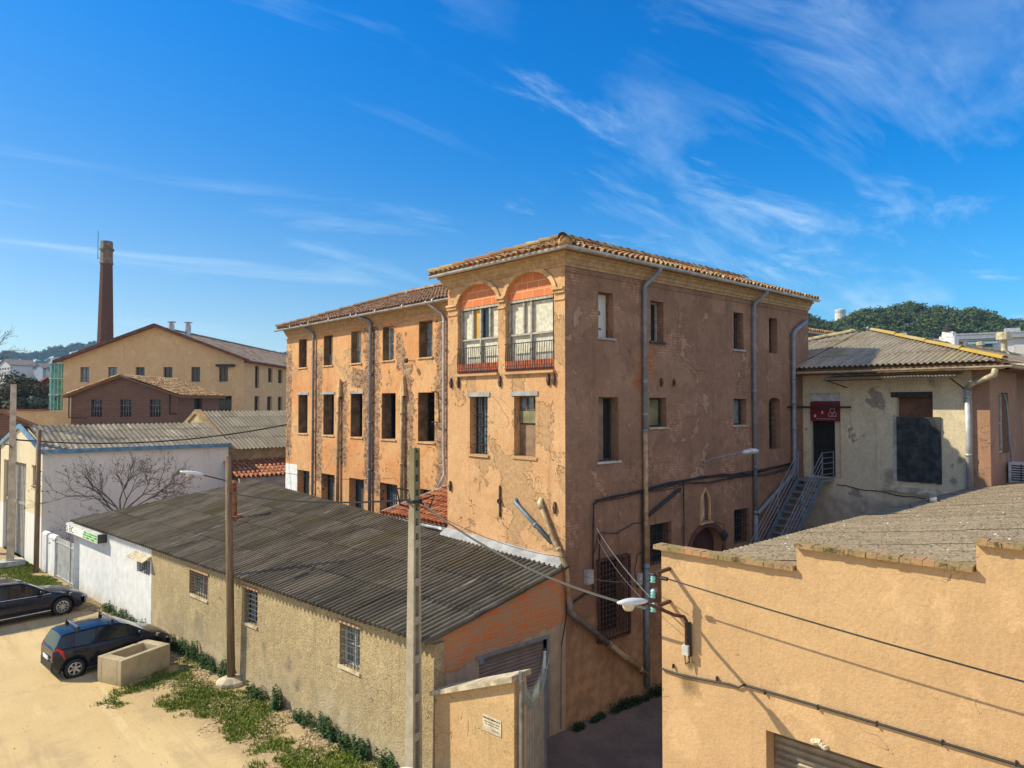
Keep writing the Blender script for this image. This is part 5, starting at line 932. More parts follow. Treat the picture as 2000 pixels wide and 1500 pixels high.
# chimneys on that roof
mb = MB(); mb.box(28.2, 28.9, -0.5, 0.2, 10.9, 11.45); mb.box(28.3, 28.8, -0.4, 0.1, 11.45, 11.7); mb.build; c1 = tag(mb.build('chimney', simple('chimney_white', (0.72, 0.72, 0.70), 0.8), None), 'small whitewashed chimney with a dark cap and thin antenna, behind the corrugated hip roof', 'chimney')
mb = MB(); mb.lathe((28.55, -0.15, 11.70), [(0.28, 0), (0.34, 0.03), (0.34, 0.12), (0.22, 0.2), (0.22, 0.3), (0, 0.38)], 10); mb.tube([(28.55, -0.15, 12.0), (28.55, -0.15, 13.1)], 0.02, 5); mb.build('cap', M['dark_iron'], c1)
mb = MB(); mb.lathe((38.2, -0.3, 10.9), [(0.35, 0), (0.3, 0.12), (0.17, 0.25), (0.17, 0.95), (0.42, 0.97), (0.42, 1.4), (0, 1.45)], 12); tag(mb.build('flue', M['pvc_cream'], None), 'cream round flue with a wide drum cap, right end of the corrugated roof ridge', 'flue'); mb = MB(); mb.lathe((33.4, -0.3, 10.9), [(0.1, 0), (0.1, 0.35), (0.2, 0.37), (0.2, 0.55), (0, 0.6)], 10); tag(mb.build('flue', M['pvc_cream'], None), 'short thin flue between the white chimney and the drum-capped flue', 'flue')
# air conditioner
AC = thing('air_conditioner', 'white air conditioning unit on the brown side wall of the annex, above the gravelly roof', 'air conditioner', (14.4, -6.2, 5.5)); mb = MB(); mb.box(14.2, 14.62, -6.62, -5.95, 5.48, 6.12); ab = mb.build('casing', simple('ac_white', (0.70, 0.70, 0.68), 0.5), AC)
mb = MB()
for i in range(7): mb.box(14.185, 14.199, -6.55, -6.02, 5.55 + i * 0.075, 5.59 + i * 0.075)
mb.box(14.186, 14.198, -6.30, -6.27, 5.53, 6.08); mb.build('grille', M['dark_iron'], ab); mb = MB(); mb.tube([(14.4, -6.0, 6.1), (14.3, -5.95, 7.0), (14.2, -5.93, 8.0), (13.9, -5.93, 8.3)], 0.03, 7); mb.build('hose', M['pvc'], AC)
# metal staircase
ST = thing('metal_staircase', 'steep blue-grey metal staircase with tubular railings rising to the red-signed door', 'staircase', (8.5, -0.7, 0))
y0, y1 = -0.28, -1.14; xt, zt_ = 11.62, 5.36; kx = 0.245; kz = 0.205; N = 26
mb = MB()
for y in (y0, y1): mb.beam((xt, y, zt_ - 0.05), (xt - kx * N, y, zt_ - 0.05 - kz * N), 0.02, 0.24)
mb.build('stringer', M['pvc_blue'], ST); mb = MB()
for i in range(N): x = xt - kx * (i + 0.5); z = zt_ - kz * (i + 1); mb.box(x - 0.13, x + 0.11, y1 + 0.015, y0 - 0.015, z - 0.03, z); mb.box(x - 0.135, x - 0.13, y1 + 0.015, y0 - 0.015, z - 0.06, z + 0.002)
mb.build('treads', M['pvc_blue'], ST); mb = MB(); mb.box(xt + 0.002, 12.58, y1, -0.03, zt_ - 0.09, zt_ - 0.03); mb.build('landing', M['pvc'], ST)
for y in (y0, y1):
    mb = MB()
    for h in (0.95, 0.74, 0.53, 0.32): mb.tube([(xt, y, zt_ + h - 0.02), (xt - kx * N, y, zt_ + h - 0.02 - kz * N)], 0.016, 6)
    for k in (0, 6, 12, 18, 24): x = xt - kx * k; z = zt_ - kz * k; mb.tube([(x, y, z - 0.1), (x, y, z + 0.95)], 0.02, 6)
    if y == y1:
        for h in (0.95, 0.76, 0.57, 0.38, 0.19): mb.tube([(xt, y, zt_ + h - 0.02), (12.5, y, zt_ + h - 0.02)], 0.014, 6)
        mb.tube([(12.5, y, zt_ - 0.1), (12.5, y, zt_ + 0.95)], 0.02, 6)
    mb.build('railing', M['pvc'], ST)
# rear wing seen over the annex
RW = thing('rear_wing', 'tile-roofed rear wing showing only its gutter and eaves between the gable and the annex roof', 'building', (14, 6.5, 0))
fr = frame((13.4, 6.5), (1, 0), (0, 1)); mb = MB(); wall(mb, fr, 0, 22.3, 0, 12.0, (), t=0.3, top=False); mb.build('wall', M['shade_wall'], RW)
mb = MB(); f5 = lambda a, b, h: (13.4 + a, 6.15 + b, 12.08 + 0.25 * b + h); tiles(mb, f5, 22.6, lambda a: 0, lambda a: 2.6, pitch=0.27, length=0.42, rad=0.105, seed=31); mb.build('roof', M['tile'], RW, smooth=True); mb = MB(); mb.poly([(13.4, 6.15, 12.07), (36, 6.15, 12.07), (36, 8.75, 12.72), (13.4, 8.75, 12.72)]); mb.build('roof_deck', M['tile_dark'], RW)
mb = MB(); gutter(mb, [(13.4, 6.05, 12.02), (35.8, 6.05, 12.02)], 0.09); mb.tube([(20, 6.4, 11.6), (35.5, 6.4, 11.6)], 0.06, 6); mb.build('gutter', M['zinc'], RW)
# ------------------------------------------------------------------ poles and wires
def conc_pole(name, label, x, y, h, w0, w1, rot, foot=True, group='utility poles', mat='concrete'):
    T = thing(name, label, 'utility pole', (x, y, 0), group); u = Vector((math.cos(rot), math.sin(rot), 0)); fr = frame((x, y), (u.x, u.y), (-u.y, u.x)); mb = MB()
    def seg(s0a, s1a, d0a, d1a, za, s0b, s1b, d0b, d1b, zb): mb.hexa([fr(s0a, za, d0a), fr(s1a, za, d0a), fr(s1a, za, d1a), fr(s0a, za, d1a), fr(s0b, zb, d0b), fr(s1b, zb, d0b), fr(s1b, zb, d1b), fr(s0b, zb, d1b)])
    W_ = lambda z: w0 + (w1 - w0) * z / h
    a, b = W_(0) / 2, W_(h) / 2; t = 0.22
    for sg in (-1, 1):
        lo_a, hi_a = sorted((sg * a, sg * a * (1 - 2 * t))); lo_b, hi_b = sorted((sg * b, sg * b * (1 - 2 * t))); seg(lo_a, hi_a, -a * 0.95, a * 0.95, 0, lo_b, hi_b, -b * 0.95, b * 0.95, h)
    k = 1 - 2 * t - 0.0; seg(-a * k, a * k, -a * 0.08, a * 0.08, 0, -b * k, b * k, -b * 0.08, b * 0.08, h)
    z = 0.35
    while z < h:
        w_ = W_(z) / 2; z2 = min(h, z + 0.16); seg(-w_ * k, w_ * k, -w_ * 0.85, -w_ * 0.185, z, -w_ * k, w_ * k, -w_ * 0.85, -w_ * 0.185, z2); seg(-w_ * k, w_ * k, w_ * 0.185, w_ * 0.85, z, -w_ * k, w_ * k, w_ * 0.185, w_ * 0.85, z2); z += 0.78 if z < h * 0.62 else 0.30
    mb.build('shaft', M[mat], T)
    if foot: mb = MB(); mb.box(x - 0.55, x + 0.55, y - 0.5, y + 0.5, 0.0, 0.28); mb.build('footing', M['concrete'], T)
    return T
cm = NT('pole_concrete'); q = cm.sepxyz(); c = cm.mix(cm.ramp(cm.noise(3, 8, 0.7), 0.35, 0.65), (0.44, 0.39, 0.29), (0.33, 0.28, 0.20)); c = cm.mix(cm.math('MULTIPLY', cm.ramp(cm.math('ADD', q[2], cm.math('MULTIPLY', cm.noise(2, 6), 1.2)), 5.4, 7.6), 0.85), c, (0.16, 0.14, 0.05)); cm.bump(cm.noise(22, 7, 0.7), 0.5, 0.02); cm.fin(c, 0.95, 0, 0.2); M['pole_c'] = cm.m
P1 = conc_pole('utility_pole', 'tapering concrete utility pole with mossy top standing in front of the corrugated shed corner', -4.42, 0.07, 7.08, 0.27, 0.155, R(8), mat='pole_c')
mb = MB(); mb.lathe((-4.42, 0.07, 5.95), [(0.16, 0), (0.165, 0.02), (0.165, 0.05), (0.16, 0.07)], 8); mb.tube([(-4.5, 0.15, 6.2), (-4.7, 0.3, 6.25), (-4.62, 0.3, 5.9), (-4.5, 0.12, 5.85)], 0.02, 6); mb.tube([(-4.3, -0.05, 6.02), (-4.1, -0.2, 6.1), (-4.2, -0.15, 5.85)], 0.018, 6); mb.build('cable_clamp', M['cable'], P1)
M['pole_c2'] = simple('pale_pole_concrete', (0.52, 0.44, 0.33), 0.95, 0, 0.15, 3, 0.3)
P2 = conc_pole('utility_pole', 'thick pale concrete utility pole on a block footing at the far left of the lot', -7.67, 30.42, 8.95, 0.34, 0.26, R(-98), mat='pole_c2')
wdm = NT('pole_timber'); c = wdm.mix(wdm.ramp(wdm.noise(3, 8, 0.7, wdm.map(sc=(9, 9, 0.5))), 0.35, 0.65), (0.15, 0.10, 0.06), (0.26, 0.19, 0.12)); wdm.bump(wdm.noise(4, 6, 0.7, wdm.map(sc=(14, 14, 0.5))), 0.5, 0.02); wdm.fin(c, 0.95, 0, 0.2)
def wood_pole(label, x, y, h, r, tip, foot=False):
    T = thing('timber_pole', label, 'utility pole', (x, y, 0), 'utility poles'); mb = MB(); mb.tube([(x, y, 0), (x + (tip[0]) * 0.5, y + tip[1] * 0.5, h * 0.5), (x + tip[0], y + tip[1], h)], [r, r * 0.9, r * 0.75], 12); mb.build('shaft', wdm.m, T, smooth=True)
    if foot: mb = MB(); mb.lathe((x, y, 0), [(0.42, 0), (0.40, 0.10), (0.2, 0.2), (0, 0.22)], 12); mb.build('footing', M['concrete_w'], T)
    return T
wood_pole('dark timber utility pole on a round concrete foot against the tan shed wall', -5.03, 8.38, 6.5, 0.115, (-0.16, -0.02), True); wood_pole('dark timber pole at the corner of the blue-trimmed white shed', -6.95, 27.9, 6.75, 0.115, (0.02, 0.0))
lampthing('street lamp with thin arm reaching from the timber pole over the dark corrugated roof', (-5.15, 8.36, 5.7), [(-5.12, 8.36, 5.65), (-5.2, 8.36, 5.78), (-5.9, 8.4, 6.0)], (-5.85, 8.4, 6.0), (-0.95, 0.15, 0.18), 0.12, 'dark_iron', 0.018)
lampthing('street lamp on short arm fixed to the thick pale concrete pole, far left', (-7.7, 30.3, 5.8), [(-7.7, 30.3, 5.8), (-7.85, 30.0, 5.98), (-8.2, 29.6, 6.05)], (-8.15, 29.6, 6.05), (-0.8, -0.5, 0.1), 0.13, 'dark_iron', 0.02)
def wire(pts, r, label, mat='cable', twist=False):
    mb = MB(); mb.tube(pts, r, 5, cap=False)
    if twist: mb.tube([p + Vector((0, 0.9 * r * math.sin(i * 2.1), 1.6 * r)) for i, p in enumerate(pts)], r * 0.8, 5, cap=False)
    return tag(mb.build('overhead_wire', M[mat], None), label, 'wire', 'overhead wires')
bp = FS(-5.45, 4.86, -0.38)
wire(sag((-4.36, 0.0, 5.98), bp, 0.28, 24), 0.013, 'thick black cable bundle sagging from the mossy concrete pole to the insulator bracket', twist=True)
wire(sag((-4.48, 0.14, 6.0), (-5.14, 8.30, 5.42), 0.14, 24), 0.012, 'black cable bundle between the mossy concrete pole and the timber pole by the tan wall', twist=True)
wire(sag((-5.18, 8.36, 5.42), (-6.95, 27.9, 5.9), 0.5, 24), 0.008, 'cable from the timber pole by the tan wall to the pole at the blue-trimmed shed', 'cable_grey'); wire(sag((-5.18, 8.36, 6.35), (2.88, 12.2, 5.0), 0.25), 0.008, 'thin pale wire from the timber pole down to the orange wing wall', 'cable_grey')
wire(sag((-7.67, 30.4, 6.2), (2.9, 22.45, 6.9), 0.5, 26), 0.022, 'black cable crossing in front of the grey corrugated roof to the orange wing corner', twist=True); wire(sag((-5.15, 8.36, 6.4), (1.6, 28.4, 5.2), 0.3, 20), 0.008, 'thin wire from the timber pole towards the white shed end wall', 'cable_grey')
wire(sag((0.97, -0.06, 4.95), FS(-5.50, 5.05, -0.36), 0.10, 20), 0.007, 'grey twisted cable from the shaded gable wall to the insulator bracket', 'cable_grey', True); wire(sag((1.0, -0.06, 4.7), FS(-5.50, 4.92, -0.36), 0.15, 20), 0.005, 'thin upper wire from the shaded gable wall to the insulator bracket', 'cable_grey'); wire(sag((0.05, -0.12, 3.9), FS(-5.50, 5.3, -0.36), 0.12, 16), 0.006, 'very thin wire from the building corner pipe to the top insulator')
wire(sag(FS(-5.76, 5.40, -0.42), FS(-16, 4.75, -0.30), 0.12, 24), 0.007, 'black twisted wire running along the sunny ochre warehouse wall', twist=True); wire(sag((-4.36, -0.02, 5.9), (0.02, -0.1, 4.2), 0.2, 16), 0.006, 'hair-thin wire from the concrete pole to the corner pipe'); wire(sag((-7.7, 30.4, 6.0), (-12.5, 33.5, 6.3), 0.1, 10), 0.012, 'short cable leaving the thick pale pole towards the left edge')

# ------------------------------------------------------------------ cars
M['tyre'] = simple('tyre_rubber', (0.02, 0.02, 0.02), 0.85); M['carglass'] = simple('car_window_glass', (0.012, 0.02, 0.022), 0.04, 0, 0.1); M['alloy'] = simple('alloy_rim', (0.50, 0.50, 0.50), 0.35, 0.6, 0.1); M['chrome'] = simple('chrome', (0.7, 0.7, 0.72), 0.15, 0.9, 0.02); M['blackplastic'] = simple('black_plastic', (0.02, 0.02, 0.022), 0.6)
M['redlight'] = simple('rear_light_red', (0.55, 0.01, 0.01), 0.2); M['headlight'] = simple('headlight_lens', (0.55, 0.58, 0.52), 0.12); M['plate'] = simple('number_plate', (0.75, 0.75, 0.75), 0.5)
def paint(name, col):
    m = NT(name); m.fin(m.mix(m.ramp(m.noise(6, 6), 0.4, 0.7), col, tuple(min(1, c * 1.2 + 0.003) for c in col)), 0.22, 0.0); m.b.inputs['Coat Weight'].default_value = 0.35; m.b.inputs['Coat Roughness'].default_value = 0.04; m.b.inputs['Specular IOR Level'].default_value = 0.3; return m.m
def lerp_tab(tab, x):
    for i in range(len(tab) - 1):
        if x <= tab[i + 1][0]: a, b = tab[i], tab[i + 1]; t = (x - a[0]) / max(1e-6, b[0] - a[0]); t = max(0, min(1, t)); return a[1] + (b[1] - a[1]) * t
    return tab[-1][1]
def car(label, loc, heading, sc, kind, pm, roofbars=False, group='parked cars'):
    T = thing('parked_car', label, 'car', loc, group, heading); T.scale = (sc,) * 3
    if kind == 'hatch':
        L, W_, wb, fo, wr = 3.66, 1.66, 2.31, 0.76, 0.295
        belt = [(0, 0.90), (0.1, 0.98), (1.2, 0.97), (2.62, 0.93), (2.85, 0.93), (3.3, 0.80), (3.55, 0.66), (3.66, 0.50)]; bot = [(0, 0.36), (0.15, 0.22), (3.4, 0.2), (3.66, 0.28)]
        wd = [(0, 0.80), (0.12, 0.93), (0.5, 1.0), (2.9, 1.0), (3.35, 0.92), (3.55, 0.80), (3.66, 0.60)]; roof = [(0.05, 0.99), (0.24, 1.36), (0.40, 1.42), (1.4, 1.46), (1.95, 1.42), (2.25, 1.30), (2.86, 0.94)]
    else:
        L, W_, wb, fo, wr = 4.77, 1.82, 2.71, 0.93, 0.33
        belt = [(0, 0.80), (0.1, 0.95), (1.5, 0.95), (3.2, 0.90), (3.5, 0.92), (4.2, 0.82), (4.6, 0.68), (4.77, 0.48)]; bot = [(0, 0.36), (0.15, 0.22), (4.5, 0.2), (4.77, 0.28)]
        wd = [(0, 0.80), (0.15, 0.93), (0.6, 1.0), (3.9, 1.0), (4.45, 0.92), (4.65, 0.80), (4.77, 0.62)]; roof = [(0.08, 0.97), (0.5, 1.36), (0.8, 1.44), (1.8, 1.50), (2.5, 1.45), (2.8, 1.34), (3.52, 0.93)]
    ox = -L / 2; fw_x = L - fo; rw_x = fw_x - wb; nst = 60; xs = sorted(set([L * i / nst for i in range(nst + 1)] + [0.03, 0.06, L - 0.03, L - 0.06])); mb = MB()
    rows = []
    def archz(x):  # wheel-arch cut
        z = 0
        for c in (fw_x, rw_x):
            d = abs(x - c)
            if d < wr * 1.20: z = max(z, wr + math.sqrt((wr * 1.20) ** 2 - d * d))
        return z
    for x in xs:
        b = lerp_tab(belt, x); o = lerp_tab(bot, x); w_ = W_ / 2 * lerp_tab(wd, x); az = max(o, archz(x)); az = min(az, b - 0.12)
        rows.append([(ox + x, 0, o if az == o else az), (ox + x, w_ * 0.80, az), (ox + x, w_ * 0.975, az + 0.005), (ox + x, w_, az + (b - az) * 0.35), (ox + x, w_ * 0.99, az + (b - az) * 0.70), (ox + x, w_ * 0.955, b - 0.03), (ox + x, w_ * 0.90, b), (ox + x, w_ * 0.5, b + 0.035), (ox + x, 0, b + 0.045)])
    n = len(rows[0])
    for sg in (1, -1):
        vs = [(p[0], p[1] * sg, p[2]) for r in rows for p in r]; mb.add(vs, [(i * n + j, (i + 1) * n + j, (i + 1) * n + j + 1, i * n + j + 1) for i in range(len(rows) - 1) for j in range(n - 1)]); mb.add([(p[0], p[1] * sg, p[2]) for p in rows[0]], [tuple(range(n))]); mb.add([(p[0], p[1] * sg, p[2]) for p in rows[-1]], [tuple(range(n))])
    body = mb.build('body', pm, T, True, True)
    gx = sorted(set([r[0] for r in roof] + [roof[0][0] + (roof[-1][0] - roof[0][0]) * i / 40 for i in range(41)])); gbs = {}; rb = MB(); G = []
    for x in gx:
        zr = lerp_tab(roof, x); b = min(zr - 0.005, lerp_tab(belt, x) + 0.0); w_ = W_ / 2 * lerp_tab(wd, x); f = max(0, min(1, (zr - b) / 0.5)); w2 = w_ * (0.90 - 0.17 * f); G.append([(ox + x, w_ * 0.90, b - 0.01), (ox + x, w_ * (0.90 - 0.15 * f), b + (zr - b) * 0.86), (ox + x, w2 * 0.93, zr - 0.015 * f), (ox + x, w2 * 0.5, zr + 0.012 * f), (ox + x, 0, zr + 0.018 * f)])
    ws = roof[-3][0] if kind == 'hatch' else roof[-3][0]; rs = roof[2][0] if kind == 'hatch' else roof[1][0]
    pill = [(ws - 0.02, ws + 0.06)] + ([(1.15, 1.32), (0.3, 0.62)] if kind == 'hatch' else [(2.05, 2.13), (1.15, 1.22), (0.5, 0.72)])
    for sg in (1, -1):
        for i in range(len(G) - 1):
            xm = (gx[i] + gx[i + 1]) / 2
            for j in range(4):
                q4 = [G[i][j], G[i + 1][j], G[i + 1][j + 1], G[i][j + 1]]; q4 = [(p[0], p[1] * sg, p[2]) for p in q4]
                isg = (j == 0 and not any(a < xm < b for a, b in pill[1:]) and not (ws + 0.35 < xm and False)) or (j >= 1 and (xm > ws + 0.04 or xm < rs - 0.06))
                if j == 1 and isg: isg = j >= 2
                key = 'windscreen' if (j >= 1 and xm > ws) else ('rear_window' if j >= 1 else 'side_window') + ('' if j >= 1 else str(sg))
                (gbs.setdefault(key, MB()) if isg else rb).add(q4, [(0, 1, 2, 3)])
    rb.build('roof', pm, T, True, True); [g_.build(k_.rstrip('-1'), M['carglass'], T, False, True) for k_, g_ in gbs.items()]
    mb = MB()   # sills, bumpers, arches
    for sg in (1, -1):
        for cx in (fw_x, rw_x): mb.lathe((ox + cx, sg * (W_ / 2 - 0.22), wr), [(0, 0.0), (wr * 1.18, 0.0), (wr * 1.18, 0.20)], 20, (0, sg, 0))
        mb.box(ox + rw_x + wr * 1.2, ox + fw_x - wr * 1.2, sg * (W_ / 2 - 0.05) - 0.04, sg * (W_ / 2 - 0.05) + 0.052, 0.2, 0.27)
    mb.box(ox + 0.3, ox + L - 0.3, -W_ / 2 + 0.2, W_ / 2 - 0.2, 0.17, 0.4); mb.build('underbody', M['blackplastic'], T, False, True)
    for nm, x0, x1 in (('rear_bumper', -0.03, 0.16), ('front_bumper', L - 0.14, L + 0.03)):
        mb = MB(); vs = []; w_ = W_ / 2 * 0.82
        pr = [(x0 if nm[0] == 'r' else x1, -w_ * 0.85), (x0 if nm[0] == 'r' else x1, w_ * 0.85), ((x0 + x1) / 2, w_ * 1.02), (x1 if nm[0] == 'r' else x0, w_ * 1.13), (x1 if nm[0] == 'r' else x0, -w_ * 1.13), ((x0 + x1) / 2, -w_ * 1.02)]
        vs = [(ox + a, b, 0.30) for a, b in pr] + [(ox + a, b, 0.56) for a, b in pr]; mb.add(vs, [(0, 1, 2, 3, 4, 5)[::-1], (6, 7, 8, 9, 10, 11)] + [(i, (i + 1) % 6, 6 + (i + 1) % 6, 6 + i) for i in range(6)]); mb.build(nm, pm if nm[0] == 'f' or kind != 'hatch' else M['blackplastic'], T, False, True)
    if kind != 'hatch':
        mb = MB()
        for sg in (1, -1): mb.box(ox + rw_x + 0.4, ox + fw_x - 0.4, sg * W_ / 2 - 0.012, sg * W_ / 2 + 0.012, 0.27, 0.30); mb.tube([(ox + x, sg * (W_ / 2 * 0.955), lerp_tab(belt, x) + 0.0) for x in (0.7, 1.5, 2.4, 3.2, 3.45)], 0.012, 5); mb.tube([(ox + x, sg * W_ / 2 * 0.70, lerp_tab(roof, x) + 0.03) for x in (0.8, 1.3, 1.8, 2.4)], 0.018, 5)
        mb.build('chrome_trim', M['chrome'], T, False, True)
    for sg in (1, -1):
        for cx in (fw_x, rw_x):
            mb = MB(); c = (ox + cx, sg * (W_ / 2 - 0.20), wr); mb.lathe(c, [(wr * 0.62, 0.0), (wr * 0.95, 0.0), (wr, 0.03), (wr, 0.16), (wr * 0.95, 0.195), (wr * 0.70, 0.20), (wr * 0.66, 0.185)], 24, (0, sg, 0)); wh = mb.build('wheel', M['tyre'], T, True, True)
            mb = MB(); mb.lathe(c, [(wr * 0.60, 0.20), (wr * 0.67, 0.195), (wr * 0.64, 0.13), (wr * 0.62, 0.06)], 24, (0, sg, 0)); ns = 6 if kind == 'hatch' else 10
            C0 = Vector((ox + cx, sg * (W_ / 2 - 0.03), wr))
            for k in range(ns):
                t = 2 * math.pi * (k + 0.3) / ns; d = Vector((math.cos(t), 0, math.sin(t))); mb.beam(C0 + d * wr * 0.08 + Vector((0, -sg * 0.01, 0)), C0 + d * wr * 0.64 + Vector((0, sg * 0.005, 0)), wr * (0.20 if kind == 'hatch' else 0.10), 0.025, (0, sg, 0))
            mb.lathe((C0.x, C0.y - sg * 0.02, C0.z), [(0, 0.022), (wr * 0.16, 0.02), (wr * 0.18, 0)], 12, (0, sg, 0)); mb.build('rim', M['alloy'], wh, False, True)
            mb = MB(); mb.lathe((C0.x, sg * (W_ / 2 - 0.15), C0.z), [(0, 0), (wr * 0.6, 0)], 16, (0, sg, 0)); mb.build('brake_disc', M['blackplastic'], wh, False, True)
        mb = MB(); x = L - (0.62 if kind == 'hatch' else 0.72); w_ = lambda xx: W_ / 2 * lerp_tab(wd, xx); bz = lambda xx: lerp_tab(belt, xx)
        p = [(ox + x, sg * (w_(x) + 0.004), bz(x) - 0.10), (ox + L - 0.16, sg * (w_(L - 0.16) + 0.012), bz(L - 0.16) - 0.13), (ox + L - 0.04, sg * (w_(L - 0.04)) * 0.86, bz(L - 0.05) - 0.02), (ox + L - 0.20, sg * (w_(L - 0.2)) * 0.90, bz(L - 0.2) + 0.012), (ox + x + 0.04, sg * (w_(x) * 0.95 + 0.008), bz(x) - 0.01)]
        q = [(a, b - sg * 0.06, c - 0.03) for a, b, c in p]; mb.add(p + q, [(0, 1, 2, 3, 4), (5, 6, 7, 8, 9)[::-1]] + [(i, (i + 1) % 5, 5 + (i + 1) % 5, 5 + i) for i in range(5)]); mb.build('headlight', M['headlight'], T, False, True)
        mb = MB(); w_b = W_ / 2 * 0.90
        p = [(ox - 0.012, sg * w_b * 0.80, 0.62), (ox + 0.30, sg * (w_b * 1.085), 0.68), (ox + 0.26, sg * (w_b * 1.06), 0.92), (ox + 0.10, sg * (w_b * 0.99), 1.02), (ox + 0.0, sg * w_b * 0.84, 0.92)]
        q = [(a + 0.05, b - sg * 0.06, c) for a, b, c in p]; mb.add(p + q, [(0, 1, 2, 3, 4), (5, 6, 7, 8, 9)[::-1]] + [(i, (i + 1) % 5, 5 + (i + 1) % 5, 5 + i) for i in range(5)]); mb.build('tail_light', M['redlight'], T, False, True)
        mb = MB(); mx_ = (2.55 if kind == 'hatch' else 3.15); mb.lathe((ox + mx_, sg * (W_ / 2 * 0.92), 1.0), [(0.02, 0.0), (0.07, 0.06), (0.085, 0.16), (0.05, 0.20), (0, 0.21)], 10, (-0.25, sg, 0.12)); mb.build('mirror', pm, T, True, True)
        mb = MB(); 
        for hx in ((1.55,) if kind == 'hatch' else (1.35, 2.35)): mb.box(ox + hx, ox + hx + 0.17, sg * W_ / 2 * 0.99 - 0.02, sg * W_ / 2 * 0.99 + 0.025, 0.76, 0.79)
        mb.build('door_handle', pm, T, False, True)
        # door seams
        mb = MB()
        for hx in ((1.42, 2.62) if kind == 'hatch' else (1.18, 2.10, 3.22)): mb.box(ox + hx, ox + hx + 0.010, sg * (W_ / 2 + 0.001) - 0.004, sg * (W_ / 2 + 0.001) + 0.002, 0.33, 0.80)
        mb.build('door_seam', M['blackplastic'], T, False, True)
    mb = MB(); mb.box(ox - 0.045, ox - 0.02, -0.26, 0.26, 0.60, 0.71); mb.build('number_plate', M['plate'], T, False, True)
    if roofbars:
        for x in (0.72, 1.72):
            mb = MB(); z = lerp_tab(roof, x); mb.beam((ox + x, -0.62, z + 0.10), (ox + x, 0.62, z + 0.10), 0.05, 0.03); bar = mb.build('roof_bar', M['chrome'], T, False, True); mb = MB()
            for sg in (1, -1): mb.hexa([(ox + x - 0.06, sg * 0.60 - 0.03, z - 0.04), (ox + x + 0.06, sg * 0.60 - 0.03, z - 0.04), (ox + x + 0.06, sg * 0.60 + 0.05, z - 0.06), (ox + x - 0.06, sg * 0.60 + 0.05, z - 0.06), (ox + x - 0.035, sg * 0.60 - 0.03, z + 0.13), (ox + x + 0.035, sg * 0.60 - 0.03, z + 0.13), (ox + x + 0.035, sg * 0.60 + 0.03, z + 0.13), (ox + x - 0.035, sg * 0.60 + 0.03, z + 0.13)])
            mb.build('bar_foot', M['blackplastic'], bar, False, True)
    return T
hd = R(5); SCH = 0.91
# near side wheels stand at (-8.27,11.88) and (-5.95,12.98)
u = Vector((math.cos(hd), math.sin(hd), 0)); nrm = Vector((-u.y, u.x, 0))
c = Vector((-8.27, 11.88, 0)) + u * (SCH * (3.66 / 2 - 0.59)) + nrm * SCH * 0.76
car('small black hatchback with two roof bars, nose to the wall behind the concrete trough', c, hd, SCH, 'hatch', paint('blue_black_paint', (0.006, 0.008, 0.014)), True)
hd2 = R(9); SCW = 0.98; u = Vector((math.cos(hd2), math.sin(hd2), 0)); nrm = Vector((-u.y, u.x, 0))
c = Vector((-7.35, 19.25, 0)) - u * (SCW * (4.77 / 2 - 0.93)) + nrm * SCW * 0.85
car('long dark blue estate car with chrome sill line, cut by the left picture edge', c, hd2, SCW, 'wagon', paint('dark_blue_paint', (0.006, 0.008, 0.018)))
BKO = Vector((CAM.x, CAM.y, 0))
def BK(r, d, z=0.0): return BKO + RGT * r + FWD * d + Vector((0, 0, z))
WC = thing('curved_top_cabinet', 'white cabinet with a curved top at the bottom edge, in front of the mossy pole', 'cabinet', BK(-1.6, 12)); mb = MB()
prf = [(-2.054, 0.0), (-2.054, 1.55), (-1.95, 1.60), (-1.853, 1.615), (-1.75, 1.60), (-1.65, 1.56), (-1.507, 1.48), (-1.33, 1.33), (-1.2, 1.1), (-1.15, 0.9), (-1.15, 0.0)]
a_ = [BK(r, 12.6, z) for r, z in prf]; b_ = [BK(r * 0.98, 11.9, z) for r, z in prf]; n_ = len(prf); mb.add(a_ + b_, [tuple(range(n_)), tuple(range(n_, 2 * n_))[::-1]] + [(i, (i + 1) % n_, n_ + (i + 1) % n_, n_ + i) for i in range(n_)]); mb.build('shell', simple('white_cabinet_paint', (0.70, 0.74, 0.78), 0.4, 0, 0.05), WC); mb = MB(); mb.hexa([BK(-1.99, 11.895, 0.15), BK(-1.2, 11.895, 0.15), BK(-1.2, 11.87, 0.15), BK(-1.99, 11.87, 0.15), BK(-1.99, 11.895, 1.4), BK(-1.45, 11.895, 1.4), BK(-1.45, 11.87, 1.4), BK(-1.99, 11.87, 1.4)]); mb.build('door', simple('white_cabinet_door', (0.66, 0.70, 0.74), 0.4, 0, 0.05), WC)

# ------------------------------------------------------------------ concrete trough
TR = thing('concrete_trough', 'rectangular warm grey concrete planter trough standing in grass beside the black hatchback', 'trough', (-7.0, 10.9, 0))
fr = frame((-7.44, 10.20), (0.915, 0.40), (-0.40, 0.915)); Lx, Ly, Hh = 1.62, 1.0, 0.72; mb = MB(); t = 0.17
def ringbox(mb, a0, a1, b0, b1, c0, c1, d0, d1, z0, z1, j=0):
    mb.fbox(fr, a0, a1, z0, z1, c0, d0) 
mb.fbox(fr, 0, Lx, 0, Hh, 0, t); mb.fbox(fr, 0, Lx, 0, Hh, Ly - t, Ly); mb.fbox(fr, 0.0, t + 0.1, 0, Hh - 0.0, t, Ly - t); mb.fbox(fr, Lx - t - 0.1, Lx, 0, Hh, t, Ly - t); mb.fbox(fr, t + 0.1, Lx - t - 0.1, 0, 0.35, t, Ly - t)
